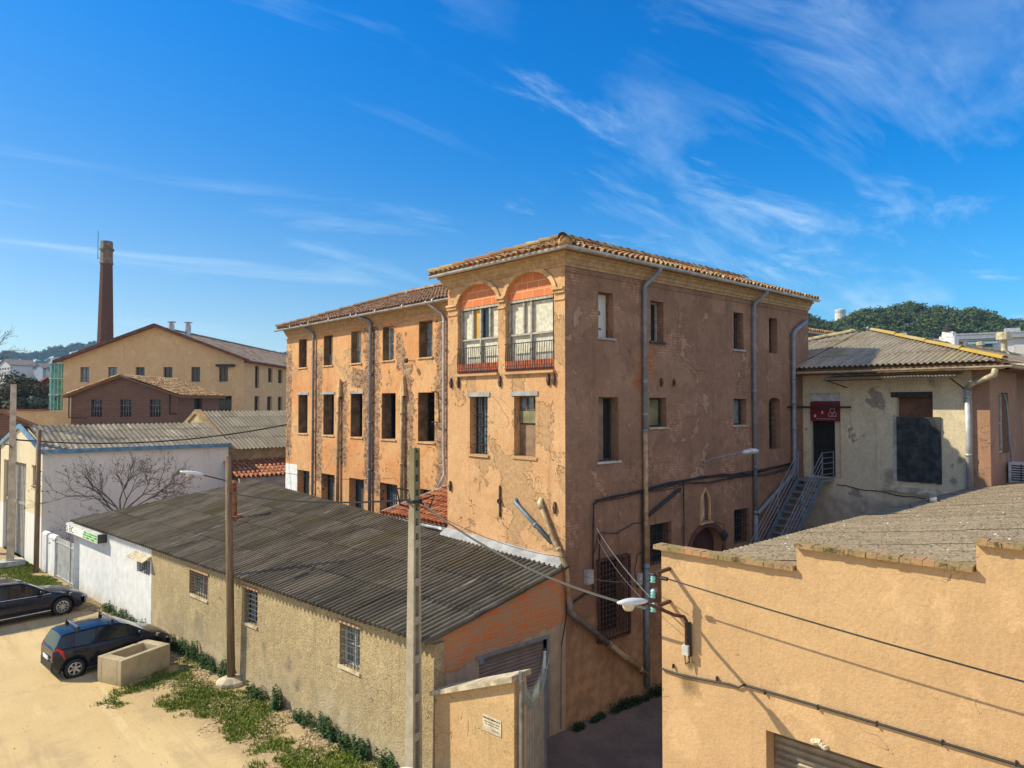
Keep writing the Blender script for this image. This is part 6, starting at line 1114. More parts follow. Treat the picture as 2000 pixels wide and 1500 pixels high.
tm = NT('trough_concrete'); cc = tm.mix(tm.ramp(tm.noise(2.2, 8, 0.7), 0.35, 0.65), (0.50, 0.40, 0.25), (0.38, 0.31, 0.19)); q = tm.sepxyz(); cc = tm.mix(tm.math('MULTIPLY', tm.ramp(tm.math('ADD', q[2], tm.math('MULTIPLY', tm.noise(3, 6), 0.5)), 0.2, 0.55, 1, 0), 0.6), cc, (0.24, 0.21, 0.10)); tm.bump(tm.noise(18, 8, 0.75), 0.6, 0.03); tm.fin(cc, 0.95, 0, 0.2)
o = mb.build('shell', tm.m, TR); bv = o.modifiers.new('Bevel', 'BEVEL'); bv.width = 0.015; bv.segments = 2

# ------------------------------------------------------------------ blue-trimmed white shed with its gate, and its neighbours
WS = thing('blue_trimmed_shed', 'white walled shed with blue fascia and pale corrugated gable roof behind the bare tree', 'shed', (-6.7, 28.5, 0))
m = NT('grey_white_wall'); q = m.sepxyz(); c = m.mix(m.ramp(m.noise(0.7, 7, 0.6), 0.35, 0.65), (0.70, 0.68, 0.64), (0.76, 0.74, 0.70)); c = m.mix(m.math('MULTIPLY', m.ramp(m.noise(1, 7, 0.6, m.map(sc=(4, 4, 0.4))), 0.5, 0.75), 0.35), c, (0.46, 0.39, 0.34)); m.bump(m.noise(12, 6, 0.7), 0.4, 0.03); m.fin(c, 0.95, 0, 0.2); M['ws_side'] = m.m
m = NT('cream_over_white_wall'); q = m.sepxyz(); lim = m.ramp(m.math('ADD', q[2], m.math('MULTIPLY', m.noise(3, 6), 0.15)), 2.55, 2.60); c = m.mix(lim, (0.72, 0.71, 0.69), (0.66, 0.57, 0.40)); c = m.mix(m.math('MULTIPLY', m.ramp(m.noise(1, 7, 0.6, m.map(sc=(4, 4, 0.4))), 0.48, 0.75), 0.4), c, (0.48, 0.40, 0.28)); m.bump(m.noise(12, 6, 0.7), 0.4, 0.03); m.fin(c, 0.95, 0, 0.2); M['ws_front'] = m.m
e1, e2, ym = 28.55, 36.8, 32.7; ez, rz = 5.62, 6.72; s_of = lambda y: y / KS
fr = frame((-6.68, 28.55), (1, 0), (0, 1)); mb = MB(); wall(mb, fr, 0, 8.9, -0.3, 5.6, (), t=0.3, top=False, ends=False); mb.build('side_wall', M['ws_side'], WS)
mb = MB(); opw = (29.45, 30.35, 3.9, 4.8); opd = (31.6, 36.2, 0, 4.9); wall(mb, FS, s_of(28.56), s_of(36.8), -0.3, 5.6, [opw, opd], t=0.3, top=False)
for d in (0.0, 0.3): mb.poly([FS(s_of(28.56), 5.6, d), FS(s_of(36.8), 5.6, d), FS(s_of(ym), rz, d)])
mb.build('front_wall', M['ws_front'], WS); window(WS, FS, opw, fm='wood_brown', pm='glass_pale', nx=2, nz=1, d=0.12, sill='wood_brown', lintel='wood_brown'); mb = MB()
for i in range(31): s = 31.6 + i * 4.6 / 31; mb.fbox(FS, s + 0.01, s + 4.6 / 31 - 0.01, 0.02, 4.88, 0.14 + 0.02 * (i % 2), 0.2)
mb.fbox(FS, 31.6, 36.2, 2.7, 2.85, 0.10, 0.139); mb.build('door', simple('grey_metal_door', (0.32, 0.31, 0.28), 0.6, 0.1), WS)
mb = MB()
for (ya, za, yb, zb) in ((28.45, ez, ym, rz + 0.03), (ym, rz + 0.03, 36.9, ez)): mb.hexa([FS(s_of(ya), za - 0.05, -0.12), FS(s_of(yb), zb - 0.05, -0.12), FS(s_of(yb), zb - 0.05, 0.0), FS(s_of(ya), za - 0.05, 0.0), FS(s_of(ya), za + 0.17, -0.12), FS(s_of(yb), zb + 0.17, -0.12), FS(s_of(yb), zb + 0.17, 0.0), FS(s_of(ya), za + 0.17, 0.0)])
mb.hexa([(-6.75, 28.33, 5.55), (2.3, 28.33, 5.55), (2.3, 28.5, 5.55), (-6.75, 28.5, 5.55), (-6.75, 28.33, 5.76), (2.3, 28.33, 5.76), (2.3, 28.5, 5.76), (-6.75, 28.5, 5.76)]); mb.build('fascia', simple('blue_fascia', (0.13, 0.27, 0.40), 0.7, 0, 0.2, 3), WS)
M['pale_roof'] = corrugate('fibre_cement_pale', (0.22, 0.185, 0.135), (0.30, 0.255, 0.19), (0.16, 0.13, 0.06), 0.4, 0.6, 'y', lite=(0.56, 0.52, 0.45))
slp = (rz - ez) / (ym - 28.4); cs = math.cos(math.atan(slp)); mb = MB(); f6 = lambda a, b, h: (-6.70 + a, 28.42 + b * cs, 5.72 + b * cs * slp + h); corr(mb, f6, 9.0, lambda a: 0, lambda a: 4.45, pitch=0.25, amp=0.035, sheetw=1.0, sheetl=1.6, seg=6); mb.poly([(-7.1, ym, rz + 0.08), (2.3, ym, rz + 0.08), (2.3, 36.9, ez), (-7.4, 36.9, ez)]); mb.build('roof', M['pale_roof'], WS, smooth=True)
GW = thing('low_white_wall', 'low white roughcast wall stub between the blue-trimmed shed and the ribbed gate', 'wall', (-6.6, 27.3, 0)); mb = MB(); mb.fbox(FS, 26.45, 28.55, -0.2, 1.72, 0, 0.28); mb.build('wall', M['shed_white'], GW); mb = MB()
for i in range(12): mb.tube([FS(26.45 + 2.1 * i / 12, 1.72, 0.14), FS(26.45 + 2.1 * (i + 1) / 12, 1.72, 0.14)], 0.15, 8)
mb.build('rounded_cap', M['shed_white'], GW)
GG = thing('ribbed_gate', 'light grey ribbed sheet metal gate beside the lettered end of the white wall', 'gate', (-6.3, 24.8, 0)); mb = MB()
for i in range(26): s = 23.38 + i * 3.0 / 26; mb.fbox(FS, s, s + 0.06, 0.03, 1.82, 0.08, 0.12); mb.fbox(FS, s + 0.06, s + 3.0 / 26, 0.03, 1.82, 0.105, 0.12)
gs = mb.build('ribbed_sheet', simple('gate_grey', (0.50, 0.51, 0.50), 0.6, 0.1, 0.12, 3), GG); mb = MB()
for s in (23.36, 26.36, 24.35): mb.fbox(FS, s, s + 0.05, 0.0, 1.88, 0.04, 0.079)
for z in (0.06, 1.60): mb.fbox(FS, 23.40, 26.37, z, z + 0.05, 0.045, 0.078)
mb.build('frame', M['zinc'], GG)
# corrugated-roofed building behind the yard
CB = thing('yard_building', 'tan building with grey corrugated roof and mossy gable just left of the orange wing', 'building', (2.2, 28.8, 0))
fr = frame((2.35, 28.9), (1, 0), (0, 1)); mb = MB(); wall(mb, fr, 0, 14, 0, 5.35, (), t=0.3, top=False, ends=False)
for s in (3.6, 7.2): mb.fbox(fr, s, s + 0.35, 0, 5.2, -0.12, -0.001)
frg = frame((2.35, 28.9), (0, 1), (1, 0)); wall(mb, frg, 0, 11, 0, 5.3, (), t=0.3, top=False, ends=False)
for d in (0, 0.3): mb.poly([frg(0, 5.3, d), frg(11, 5.3, d), frg(5.5, 7.45, d)])
mb.build('wall', simple('tan_wall', (0.42, 0.31, 0.17), 0.95, 0, 0.2, 2, 0.3), CB); mb = MB()
for (ya, za, yb, zb) in ((-0.3, 5.35, 5.5, 7.62), (5.5, 7.62, 11.3, 5.35)): mb.hexa([frg(ya, za - 0.25, -0.1), frg(yb, zb - 0.25, -0.1), frg(yb, zb - 0.25, 0.25), frg(ya, za - 0.25, 0.25), frg(ya, za, -0.1), frg(yb, zb, -0.1), frg(yb, zb, 0.25), frg(ya, za, 0.25)])
mb.build('gable_coping', M['coping'], CB); sl2 = 2.1 / 5.7; cs = math.cos(math.atan(sl2)); mb = MB(); f7 = lambda a, b, h: (2.62 + a, 28.6 + b * cs, 5.36 + b * cs * sl2 + h)
corr(mb, f7, 14, lambda a: 0, lambda a: 6.2, pitch=0.24, amp=0.04, sheetw=0.96, sheetl=1.7, seg=6); mb.poly([(2.6, 34.4, 7.45), (16.6, 34.4, 7.45), (16.6, 40, 5.3), (2.6, 40, 5.3)]); M['grey_roof'] = corrugate('fibre_cement_grey_brown', (0.20, 0.17, 0.12), (0.27, 0.23, 0.165), (0.15, 0.125, 0.06), 0.3, 0.4, 'y'); mb.build('roof', M['grey_roof'], CB, smooth=True)
mb = MB(); f8 = lambda a, b, h: (2.0 + a, 26.4 + b, 3.95 + 0.30 * b + h); tiles(mb, f8, 10, lambda a: 0, lambda a: 2.45, pitch=0.26, length=0.42, rad=0.10, seed=33); lt = mb.build('lean_to_roof', M['tile_red'], CB, smooth=True); mb = MB(); mb.poly([(2.0, 26.4, 3.93), (12, 26.4, 3.93), (12, 28.88, 4.66), (2.0, 28.88, 4.66)]); mb.box(2.1, 12, 26.5, 26.75, 0, 3.9); mb.build('lean_to_wall', M['cement'], lt)

# ------------------------------------------------------------------ things further off. frame BK: r metres to the right, d metres ahead of the viewpoint
BKO = Vector((CAM.x, CAM.y, 0))
def BK(r, d, z=0.0): return BKO + RGT * r + FWD * d + Vector((0, 0, z))
def bframe(r, d, along='r'):
    o = BK(r, d); return frame((o.x, o.y), (RGT.x, RGT.y), (FWD.x, FWD.y)) if along == 'r' else frame((o.x, o.y), (FWD.x, FWD.y), (-RGT.x, -RGT.y))
M['factory_cream'] = plaster('cream_factory_render', (0.78, 0.52, 0.26), (0.74, 0.48, 0.24), (0.64, 0.42, 0.21), (0.5, 0.45, 0.42), 'x', peel=0.80, seed=61.0, streaks=0.3, bumpy=0.2, crackw=0.002)
HSH = -0.02
_BK0 = BK
CF = thing('cream_factory', 'long cream gabled factory hall with dark verge, many small windows and two roof vents', 'building', BK(-35, 70))
r0, r1, rm = -44.6, -26.5, -35.3; ez_, rz_ = 12.35, 15.65
BK = lambda r, d, z=0.0: _BK0(r, d + (r - rm) * HSH, z)
o_h = BK(r0, 70); d_h = (RGT + FWD * HSH).normalized(); frf = frame((o_h.x, o_h.y), (d_h.x, d_h.y), (FWD.x, FWD.y)); ww = [(i * 2.78 + 1.7, i * 2.78 + 2.6, 10.15, 11.6) for i in range(6)] + [(15.4, 16.9, 6.0, 8.75)]
mb = MB(); wall(mb, frf, 0, 18.1, 0, ez_, ww, t=0.35, top=False, ends=False)
for d in (0, 0.35): mb.poly([frf(0, ez_, d), frf(18.1, ez_, d), frf(rm - r0, rz_, d)])
frs = frame((BK(r1, 70).x, BK(r1, 70).y), (FWD.x, FWD.y), (-RGT.x, -RGT.y)); ws_ = [(3.0, 4.2, 9.6, 11.9), (6.9, 8.3, 10.3, 11.85), (10.2, 11.7, 10.3, 11.85), (14.5, 16.0, 10.3, 11.85), (2.9, 4.3, 7.2, 8.75), (6.6, 8.2, 7.2, 8.75), (10.2, 11.7, 7.2, 8.75)]
wall(mb, frs, 0, 60, 0, ez_, ws_, t=0.35, top=False, ends=False); frl = frame((BK(r0, 70).x, BK(r0, 70).y), (FWD.x, FWD.y), (RGT.x, RGT.y)); wall(mb, frl, 0, 60, 0, ez_, (), t=0.35, top=False, ends=False); mb.build('wall', M['factory_cream'], CF)
for i, op in enumerate(ww): window(CF, frf, op, fm='wood_brown', pm='glass_pale' if i in (0, 1) else 'glass', nx=2, nz=1, d=0.2, f=0.06, sill='concrete')
for op in ws_: window(CF, frs, op, fm='wood_dark', pm='glass', nx=1, nz=2, d=0.2, f=0.06)
mb = MB(); mb.fbox(frf, 13.8, 16.0, 11.42, 11.75, -0.45, -0.02) if False else mb.fbox(frf, 15.45, 17.2, 11.62, 11.85, -0.5, -0.02); mb.build('awning', M['cable'], CF)
def slope_roof(par, d0, d1, ra, za, rb, zb, ov, mat, name='roof', t=0.12):
    mb = MB(); P = lambda r, d, z: BK(r, d, z); mb.hexa([P(ra, d0, za - t), P(rb, d0, zb - t), P(rb, d1, zb - t), P(ra, d1, za - t), P(ra, d0, za), P(rb, d0, zb), P(rb, d1, zb), P(ra, d1, za)]); return mb.build(name, mat, par)
M['far_tile'] = NT('far_tiles'); m = M['far_tile']; c = m.mix(m.ramp(m.noise(0.5, 8, 0.7), 0.35, 0.65), (0.30, 0.22, 0.16), (0.38, 0.30, 0.22)); c = m.mix(m.math('MULTIPLY', m.ramp(m.noise(2.5, 8, 0.8), 0.5, 0.65), 0.6), c, (0.16, 0.12, 0.09)); m.bump(m.noise(3, 8, 0.8), 0.8, 0.2); m.fin(c, 0.95, 0, 0.1); M['far_tile'] = m.m
# real tile rows on the visible slope of the hall
su = (rz_ - ez_) / (r1 + 0.5 - rm); csu = math.cos(math.atan(su)); f9 = lambda a, b, h: tuple(BK(r1 + 0.55 - b * csu, 69.6 + a, ez_ - 0.15 + b * csu * su + h))
mb = MB(); corr(mb, f9, 60, lambda a: 0, lambda a: 9.95, pitch=0.42, amp=0.07, sheetw=1.26, sheetl=0.9, seg=4, jit=0.03); mb.build('roof', M['far_tile'], CF, smooth=True); slope_roof(CF, 69.6, 130, r0 - 0.5, ez_ - 0.15, rm, rz_ + 0.1, 0, M['far_tile'])
mb = MB(); pv = simple('red_verge', (0.16, 0.065, 0.045), 0.9, 0, 0.2, 2)
for (ra, za, rb, zb) in ((r0 - 0.75, ez_ - 0.2, rm, rz_ + 0.14), (rm, rz_ + 0.14, r1 + 0.6, ez_ - 0.1)): P = BK; mb.hexa([P(ra, 69.4, za - 0.18), P(rb, 69.4, zb - 0.18), P(rb, 69.9, zb - 0.18), P(ra, 69.9, za - 0.18), P(ra, 69.4, za + 0.10), P(rb, 69.4, zb + 0.10), P(rb, 69.9, zb + 0.10), P(ra, 69.9, za + 0.10)])
mb.build('verge', pv, CF); mb = MB(); P = BK; mb.hexa([P(r1, 70, ez_ - 0.3), P(r1 + 0.6, 70, ez_ - 0.3), P(r1 + 0.6, 130, ez_ - 0.3), P(r1, 130, ez_ - 0.3), P(r1, 70, ez_ - 0.12), P(r1 + 0.6, 70, ez_ - 0.12), P(r1 + 0.6, 130, ez_ - 0.12), P(r1, 130, ez_ - 0.12)]); mb.build('eaves', pv, CF)
for r, d in ((-34.2, 70.8), (-32.7, 71.2)):
    mb = MB(); mb.lathe(BK(r, d, 14.7), [(0.28, 0), (0.28, 1.25), (0.16, 1.26), (0.16, 1.4), (0.42, 1.42), (0.42, 1.5), (0, 1.6)], 10); mb.build('roof_vent', M['zinc'], CF)
mb = MB(); mb.lathe(BK(-26.6, 92, 13.2), [(0.12, 0), (0.12, 1.2), (0, 1.3)], 6); mb.build('vent_pipe', M['pvc'], CF)
BK = _BK0
# chimney
CH = thing('factory_chimney', 'tall tapering octagonal brick chimney with pale banded top and a lightning rod', 'chimney', BK(-49.6, 86)); m = NT('chimney_brick'); q = m.sepxyz(); o_ = m.noise(3, 8, 0.7, m.map(sc=(1, 1, 4))); c = m.mix(m.ramp(o_, 0.35, 0.65), (0.10, 0.048, 0.033), (0.15, 0.078, 0.052)); m.bump(m.noise(6, 6, 0.7, m.map(sc=(1, 1, 6))), 0.6, 0.1); m.fin(c, 0.95, 0, 0.2)
mb = MB(); base = BK(-49.6, 86); mb.lathe(base, [(1.25, 0), (1.25, 1), (0.68, 25.0)], 8); mb.build('shaft', m.m, CH); mb = MB(); mb.lathe(base, [(0.68, 25.0), (0.78, 25.05), (0.78, 25.2), (0.70, 25.3), (0.69, 26.6), (0.84, 26.75), (0.84, 26.92), (0.68, 27.0), (0.67, 27.8), (0.5, 27.8), (0.5, 26)], 8); mb.build('banded_top', simple('chimney_pale_brick', (0.21, 0.145, 0.10), 0.95, 0, 0.25, 2), CH)
mb = MB(); c = BK(-50.45, 85.6); mb.tube([c + Vector((0, 0, 25.6)), c + Vector((0, 0, 29.0))], 0.05, 5); mb.tube([c + Vector((0, 0, 25.7)), BK(-50.1, 86, 25.7)], 0.04, 5); mb.build('lightning_rod', simple('copper_green', (0.06, 0.30, 0.32), 0.6), CH)
# brick gabled annexe
BB = thing('brick_building', 'dark red brick gabled building with barred windows in front of the cream hall', 'building', BK(-30, 55)); m = NT('far_brick'); o_ = m.brick('bk', (0.20, 0.098, 0.066), (0.15, 0.074, 0.050), (0.22, 0.155, 0.115), 0.42, 0.16, 0.022); c = m.mix(m.math('MULTIPLY', m.ramp(m.noise(1.2, 8, 0.7), 0.42, 0.65), 0.5), o_[0], (0.18, 0.09, 0.055)); c = m.mix(m.math('MULTIPLY', m.ramp(m.noise(5, 6, 0.8, m.map(sc=(1, 1, 3))), 0.5, 0.7), 0.4), c, (0.36, 0.22, 0.15)); m.bump(m.noise(12, 6, 0.8, m.map(sc=(1, 1, 3))), 0.5, 0.05); M['far_brick'] = m.fin(c, 0.95, 0, 0.2)
r0, r1, rm = -34.3, -25.95, -30.3; ez_, rz_ = 8.75, 10.2; frf = bframe(r0, 55); ops_ = [(1.55, 2.40, 6.95, 8.30), (3.82, 4.67, 6.95, 8.30), (6.12, 6.97, 6.95, 8.30)]
mb = MB(); wall(mb, frf, 0, r1 - r0, 0, 8.6, ops_, t=0.3, top=False, ends=False); [mb.poly([frf(0, 8.6, d), frf(r1 - r0, 8.6, d), frf(rm - r0, rz_ - 0.1, d)]) for d in (0, 0.3)]
frs = frame((BK(r1, 55).x, BK(r1, 55).y), (FWD.x, FWD.y), (-RGT.x, -RGT.y)); sop = (2.7, 4.2, 7.4, 8.4); wall(mb, frs, 0, 7.6, 0, 8.6, [sop], t=0.3, top=False, ends=False); mb.build('wall', M['far_brick'], BB)
for op in ops_: window(BB, frf, op, 'grille', fm='wood_dark', pm='glass', nx=3, nz=3, d=0.2, f=0.05, gx=3, gz=2, gm='wood')
window(BB, frs, sop, fm='wood_dark', pm='glass', nx=2, nz=1, d=0.2)
su = (rz_ - ez_ + 0.2) / (r1 + 0.35 - rm); csu = math.cos(math.atan(su)); mb = MB(); f10 = lambda a, b, h: tuple(BK(r1 + 0.4 - b * csu, 54.6 + a, ez_ - 0.15 + b * csu * su + h)); tiles(mb, f10, 8.3, lambda a: 0, lambda a: 4.6, pitch=0.27, length=0.42, rad=0.11, seed=41, jit=2.0); mb.build('roof', M['tile'], BB, smooth=True)
slope_roof(BB, 54.6, 62.9, r0 - 0.4, ez_ - 0.2, rm, rz_ - 0.02, 0, M['tile_dark']); slope_roof(BB, 54.6, 62.9, rm, rz_ - 0.02, r1 + 0.4, ez_ - 0.2, 0, M['tile_dark'], 'roof_deck'); mb = MB(); f11 = lambda a, b, h: tuple(BK(r0 - 0.4 + b, 54.55 + a, ez_ - 0.18 + b * 0.365 + h)); tiles(mb, f11, 0.4, lambda a: 0, lambda a: 4.3, pitch=0.27, length=0.42, rad=0.11, seed=42, jit=2.0); mb.build('verge_tiles', M['tile'], BB, smooth=True)
mb = MB(); mb.tube([BK(-34.5, 54.7, 8.8), BK(-35.2, 54.5, 8.5), BK(-35.2, 54.5, 8.2)], 0.05, 6); mb.tube([BK(-34.35, 54.8, 8.7), BK(-34.35, 54.8, 6.9), BK(-33.0, 54.8, 6.9)], 0.05, 5); mb.tube([BK(-26.6, 54.9, 8.7), BK(-26.6, 54.9, 7.2), BK(-25.9, 54.6, 7.2)], 0.05, 5); mb.build('gutter_pipe', M['dark_iron'], BB)
# boundary walls, brick gable, glass lift, houses on the left
t_ = thing('far_boundary_wall', 'cream boundary wall with a red tile coping left of the cream factory hall', 'wall', BK(-45, 58)); mb = MB(); fr = bframe(-47.5, 58); mb.fbox(fr, 3.6, 13.2, 0, 7.4, 0, 0.3); mb.build('cream_section', M['factory_cream'], t_); mb = MB(); mb.fbox(fr, -2, 3.6, 0, 7.25, 0.02, 0.28); mb.build('grey_section', M['cement'], t_); mb = MB()
for i in range(52): a = -2 + i * 0.2; 
mb.fbox(fr, -2, 3.5, 7.25, 7.42, -0.15, 0.45); mb.fbox(fr, 5.2, 9.3, 7.4, 7.52, -0.15, 0.45); mb.build('tile_coping', M['tile_red'], t_)
t_ = thing('brick_outbuilding', 'low brick outbuilding with a shallow tiled gable, lower left behind the thick concrete pole', 'building', BK(-36, 46)); fr = bframe(-36.5, 46); mb = MB(); mb.fbox(fr, 0, 6.2, 0, 6.2, 0, 0.3); mb.hexa([fr(0, 6.2, 0), fr(6.2, 6.2, 0), fr(6.2, 6.2, 0.3), fr(0, 6.2, 0.3), fr(3.2, 7.5, 0), fr(3.4, 7.5, 0), fr(3.4, 7.5, 0.3), fr(3.2, 7.5, 0.3)]); mb.build('wall', M['far_brick'], t_)
mb = MB(); f12 = lambda a, b, h: tuple(BK(-36.8 + a, 45.7 + b, 0) + Vector((0, 0, (6.28 + (a / 3.7) * 1.32 if a < 3.7 else 7.6 - (a - 3.7) * 0.25) + h)))
mb.hexa([fr(-0.4, 6.1, -0.4), fr(3.3, 7.5, -0.4), fr(0.3, 7.5, 3), fr(-3.4, 6.1, 3), fr(-0.4, 6.3, -0.4), fr(3.3, 7.7, -0.4), fr(0.3, 7.7, 3), fr(-3.4, 6.3, 3)]); mb.hexa([fr(3.3, 7.5, -0.4), fr(6.8, 6.1, -0.4), fr(3.8, 6.1, 3), fr(0.3, 7.5, 3), fr(3.3, 7.7, -0.4), fr(6.8, 6.3, -0.4), fr(3.8, 6.3, 3), fr(0.3, 7.7, 3)]); mb.build('roof', M['tile_dark'], t_)
t_ = thing('glass_lift_tower', 'slim green glass lift tower with pale floor bands beside the cream factory hall', 'lift tower', BK(-48, 74)); c = BK(-47.7, 74)
gm_ = simple('green_tower_glass', (0.07, 0.26, 0.24), 0.12, 0, 0.3, 2); mb = MB(); mb.lathe(c, [(0.62, 0), (0.62, 12.2)], 12); mb.build('glazing', gm_, t_); mb = MB()
for z in (3, 5, 7.2, 8.9, 10.6, 12.2): mb.lathe(c + Vector((0, 0, z)), [(0.5, -0.06), (0.70, -0.06), (0.70, 0.06), (0.5, 0.06)], 12)
for k in range(12): a = 2 * math.pi * k / 12; p = c + Vector((0.63 * math.cos(a), 0.63 * math.sin(a), 0)); mb.tube([p, p + Vector((0, 0, 12.2))], 0.03, 4)
mb.build('frame', simple('tower_frame', (0.30, 0.55, 0.52), 0.5), t_); mb = MB(); mb.lathe(c + Vector((0, 0, 12.27)), [(0.58, 0), (0.55, 0.5), (0, 0.55)], 12); mb.build('cap', M['concrete'], t_)
def tframe(r, d, a): o = BK(r, d); u_ = RGT * math.cos(R(a)) - FWD * math.sin(R(a)); n_ = FWD * math.cos(R(a)) + RGT * math.sin(R(a)); return frame((o.x, o.y), (u_.x, u_.y), (n_.x, n_.y))
def house(label, r, d, w, dep, zeave, zr, wallm, roofm, nwin=3, hip=False, rows=2):
    t_ = thing('distant_house', label, 'house', BK(r, d), 'houses below the wooded hill'); fr = tframe(r, d, 28); mb = MB(); mb.fbox(fr, 0, w, -0.5, zeave, 0, dep)
    if zr > zeave: mb.hexa([fr(0, zeave, 0), fr(w, zeave, 0), fr(w, zeave, dep), fr(0, zeave, dep), fr(w / 2 - 0.05, zr, 0), fr(w / 2 + 0.05, zr, 0), fr(w / 2 + 0.05, zr, dep), fr(w / 2 - 0.05, zr, dep)])
    mb.build('wall', wallm, t_); mb = MB(); k = 0.35
    if zr > zeave:
        for a, za, b, zb in ((-0.6, zeave - 0.25, w / 2, zr + 0.1), (w / 2, zr + 0.1, w + 0.6, zeave - 0.25)): mb.hexa([fr(a, za, -0.6), fr(b, zb, -0.6), fr(b, zb, dep + 0.6), fr(a, za, dep + 0.6), fr(a, za + k, -0.6), fr(b, zb + k, -0.6), fr(b, zb + k, dep + 0.6), fr(a, za + k, dep + 0.6)])
    else: mb.fbox(fr, -0.5, w + 0.5, zeave + 0.005, zeave + 0.4, -0.5, dep + 0.5)
    mb.build('roof', roofm, t_)
    for j in range(rows):
        for i in range(nwin): mb = MB(); s = w * (i + 0.7) / (nwin + 0.4); z = zeave - 2.6 - j * 3.1; mb.fbox(fr, s - 0.5, s + 0.5, z, z + 1.3, -0.06, 0.1); mb.build('window', M['glass'], t_)
    return t_
whm = simple('white_house_wall', (0.66, 0.60, 0.54), 0.9, 0, 0.06, 1); blm = simple('blue_grey_house_wall', (0.32, 0.36, 0.42), 0.9, 0, 0.06, 1); rdm = simple('dark_red_cladding', (0.26, 0.035, 0.03), 0.7, 0, 0.1, 1); brm = simple('brown_far_roof', (0.24, 0.15, 0.11), 0.95, 0, 0.2, 0.6)
house('white gabled house with dark windows at the far left under the wooded hill', -291, 400, 12, 14, 29.5, 32.5, whm, brm, 4); house('pale house half hidden by the white gabled house, with a long brown roof', -281, 410, 22, 14, 27.5, 30.5, whm, brm, 4); house('blue-grey walled house between the white house and the glass lift tower', -271, 400, 9, 14, 28.0, 30.0, blm, brm, 0); house('small white gabled house just left of the glass lift tower', -264, 398, 7, 12, 24.5, 28.0, whm, brm, 2); house('dark red clad shed behind the dark trees, left of the glass lift tower', -88.3, 130, 12, 18, 10.6, 12.6, rdm, simple('red_far_roof', (0.42, 0.12, 0.06), 0.9), 0); house('white vaulted roof peeping over the dark trees at left', -116, 170, 4, 10, 12.2, 12.9, whm, simple('white_far_roof', (0.7, 0.7, 0.7), 0.9), 0)
# modern white row and brown hall on the right
t_ = thing('modern_white_block', 'long white modern terrace with penthouse awnings below the wooded hill at right', 'building', BK(100, 150)); fr = tframe(78, 152, 30); mb = MB(); mb.fbox(fr, 0, 60, 0, 21.0, 0, 16); mb.fbox(fr, 13, 60, 21.0, 22.1, 2, 14); mb.build('wall', simple('modern_white', (0.66, 0.66, 0.64), 0.8, 0, 0.05, 1), t_); mb = MB(); mb.fbox(fr, -0.8, 60, 21.02, 21.35, -0.8, 1.9); mb.fbox(fr, 12.5, 60, 22.12, 22.4, 1.5, 14.5); mb.build('roof_edge', M['cement'], t_)
for s in (9.5, 14, 19, 27.5, 33): mb = MB(); mb.fbox(fr, s, s + 2.2, 18.6, 20.6, -0.08, 0.1); mb.build('window', M['glass'], t_)
for s in (3.5, 23.5): mb = MB(); mb.fbox(fr, s, s + 2.6, 21.0, 23.2, 3, 5); mb.build('roof_box', M['zinc'], t_)
mb = MB(); mb.hexa([fr(17, 19.9, -1.2), fr(22, 19.9, -1.2), fr(22, 20.5, -0.1), fr(17, 20.5, -0.1), fr(17, 20.02, -1.2), fr(22, 20.02, -1.2), fr(22, 20.62, -0.1), fr(17, 20.62, -0.1)]); mb.build('awning', simple('teal_awning', (0.14, 0.27, 0.32), 0.8), t_); mb = MB(); mb.fbox(fr, 17, 23.5, 17.6, 19.3, -0.1, 0.1); mb.fbox(fr, 24.6, 27, 17.6, 20.0, -0.1, 0.1); mb.build('balcony_screen', M['white_wood'], t_)
t_ = thing('brown_hall', 'low tan-brown hall with a flat edge in front of the white terrace', 'building', BK(90, 118)); fr = bframe(70, 118); mb = MB(); mb.fbox(fr, 0, 50, 0, 15.2, 0, 12); mb.build('wall', simple('tan_cladding', (0.30, 0.19, 0.10), 0.9, 0, 0.1, 0.5), t_); mb = MB(); f13 = lambda a, b, h: tuple(BK(72 + a, 96 + b, 12.5 + 0.10 * b + h)); corr(mb, f13, 46, lambda a: 0, lambda a: 19, pitch=0.8, amp=0.12, sheetw=3.2, sheetl=10, seg=4); mb.build('lower_roof', simple('ochre_corrugated', (0.44, 0.34, 0.20), 0.9, 0, 0.2, 1), t_)
WT = thing('water_tower', 'small white drum water tower on the wooded ridge at right', 'water tower', BK(153.8, 330)); mb = MB(); mb.lathe(BK(153.8, 330, 0), [(0.9, 30), (0.9, 45.5), (2.4, 46.4), (2.4, 51.8), (0, 52.4)], 16); mb.build('drum', simple('tower_white', (0.66, 0.62, 0.55), 0.8, 0, 0.05, 0.5), WT, smooth=False); mb = MB(); mb.lathe(BK(153.8, 330, 0), [(2.42, 50.2), (2.5, 50.25), (2.5, 51.4), (2.42, 51.5)], 16); mb.build('grey_band', M['zinc'], WT)
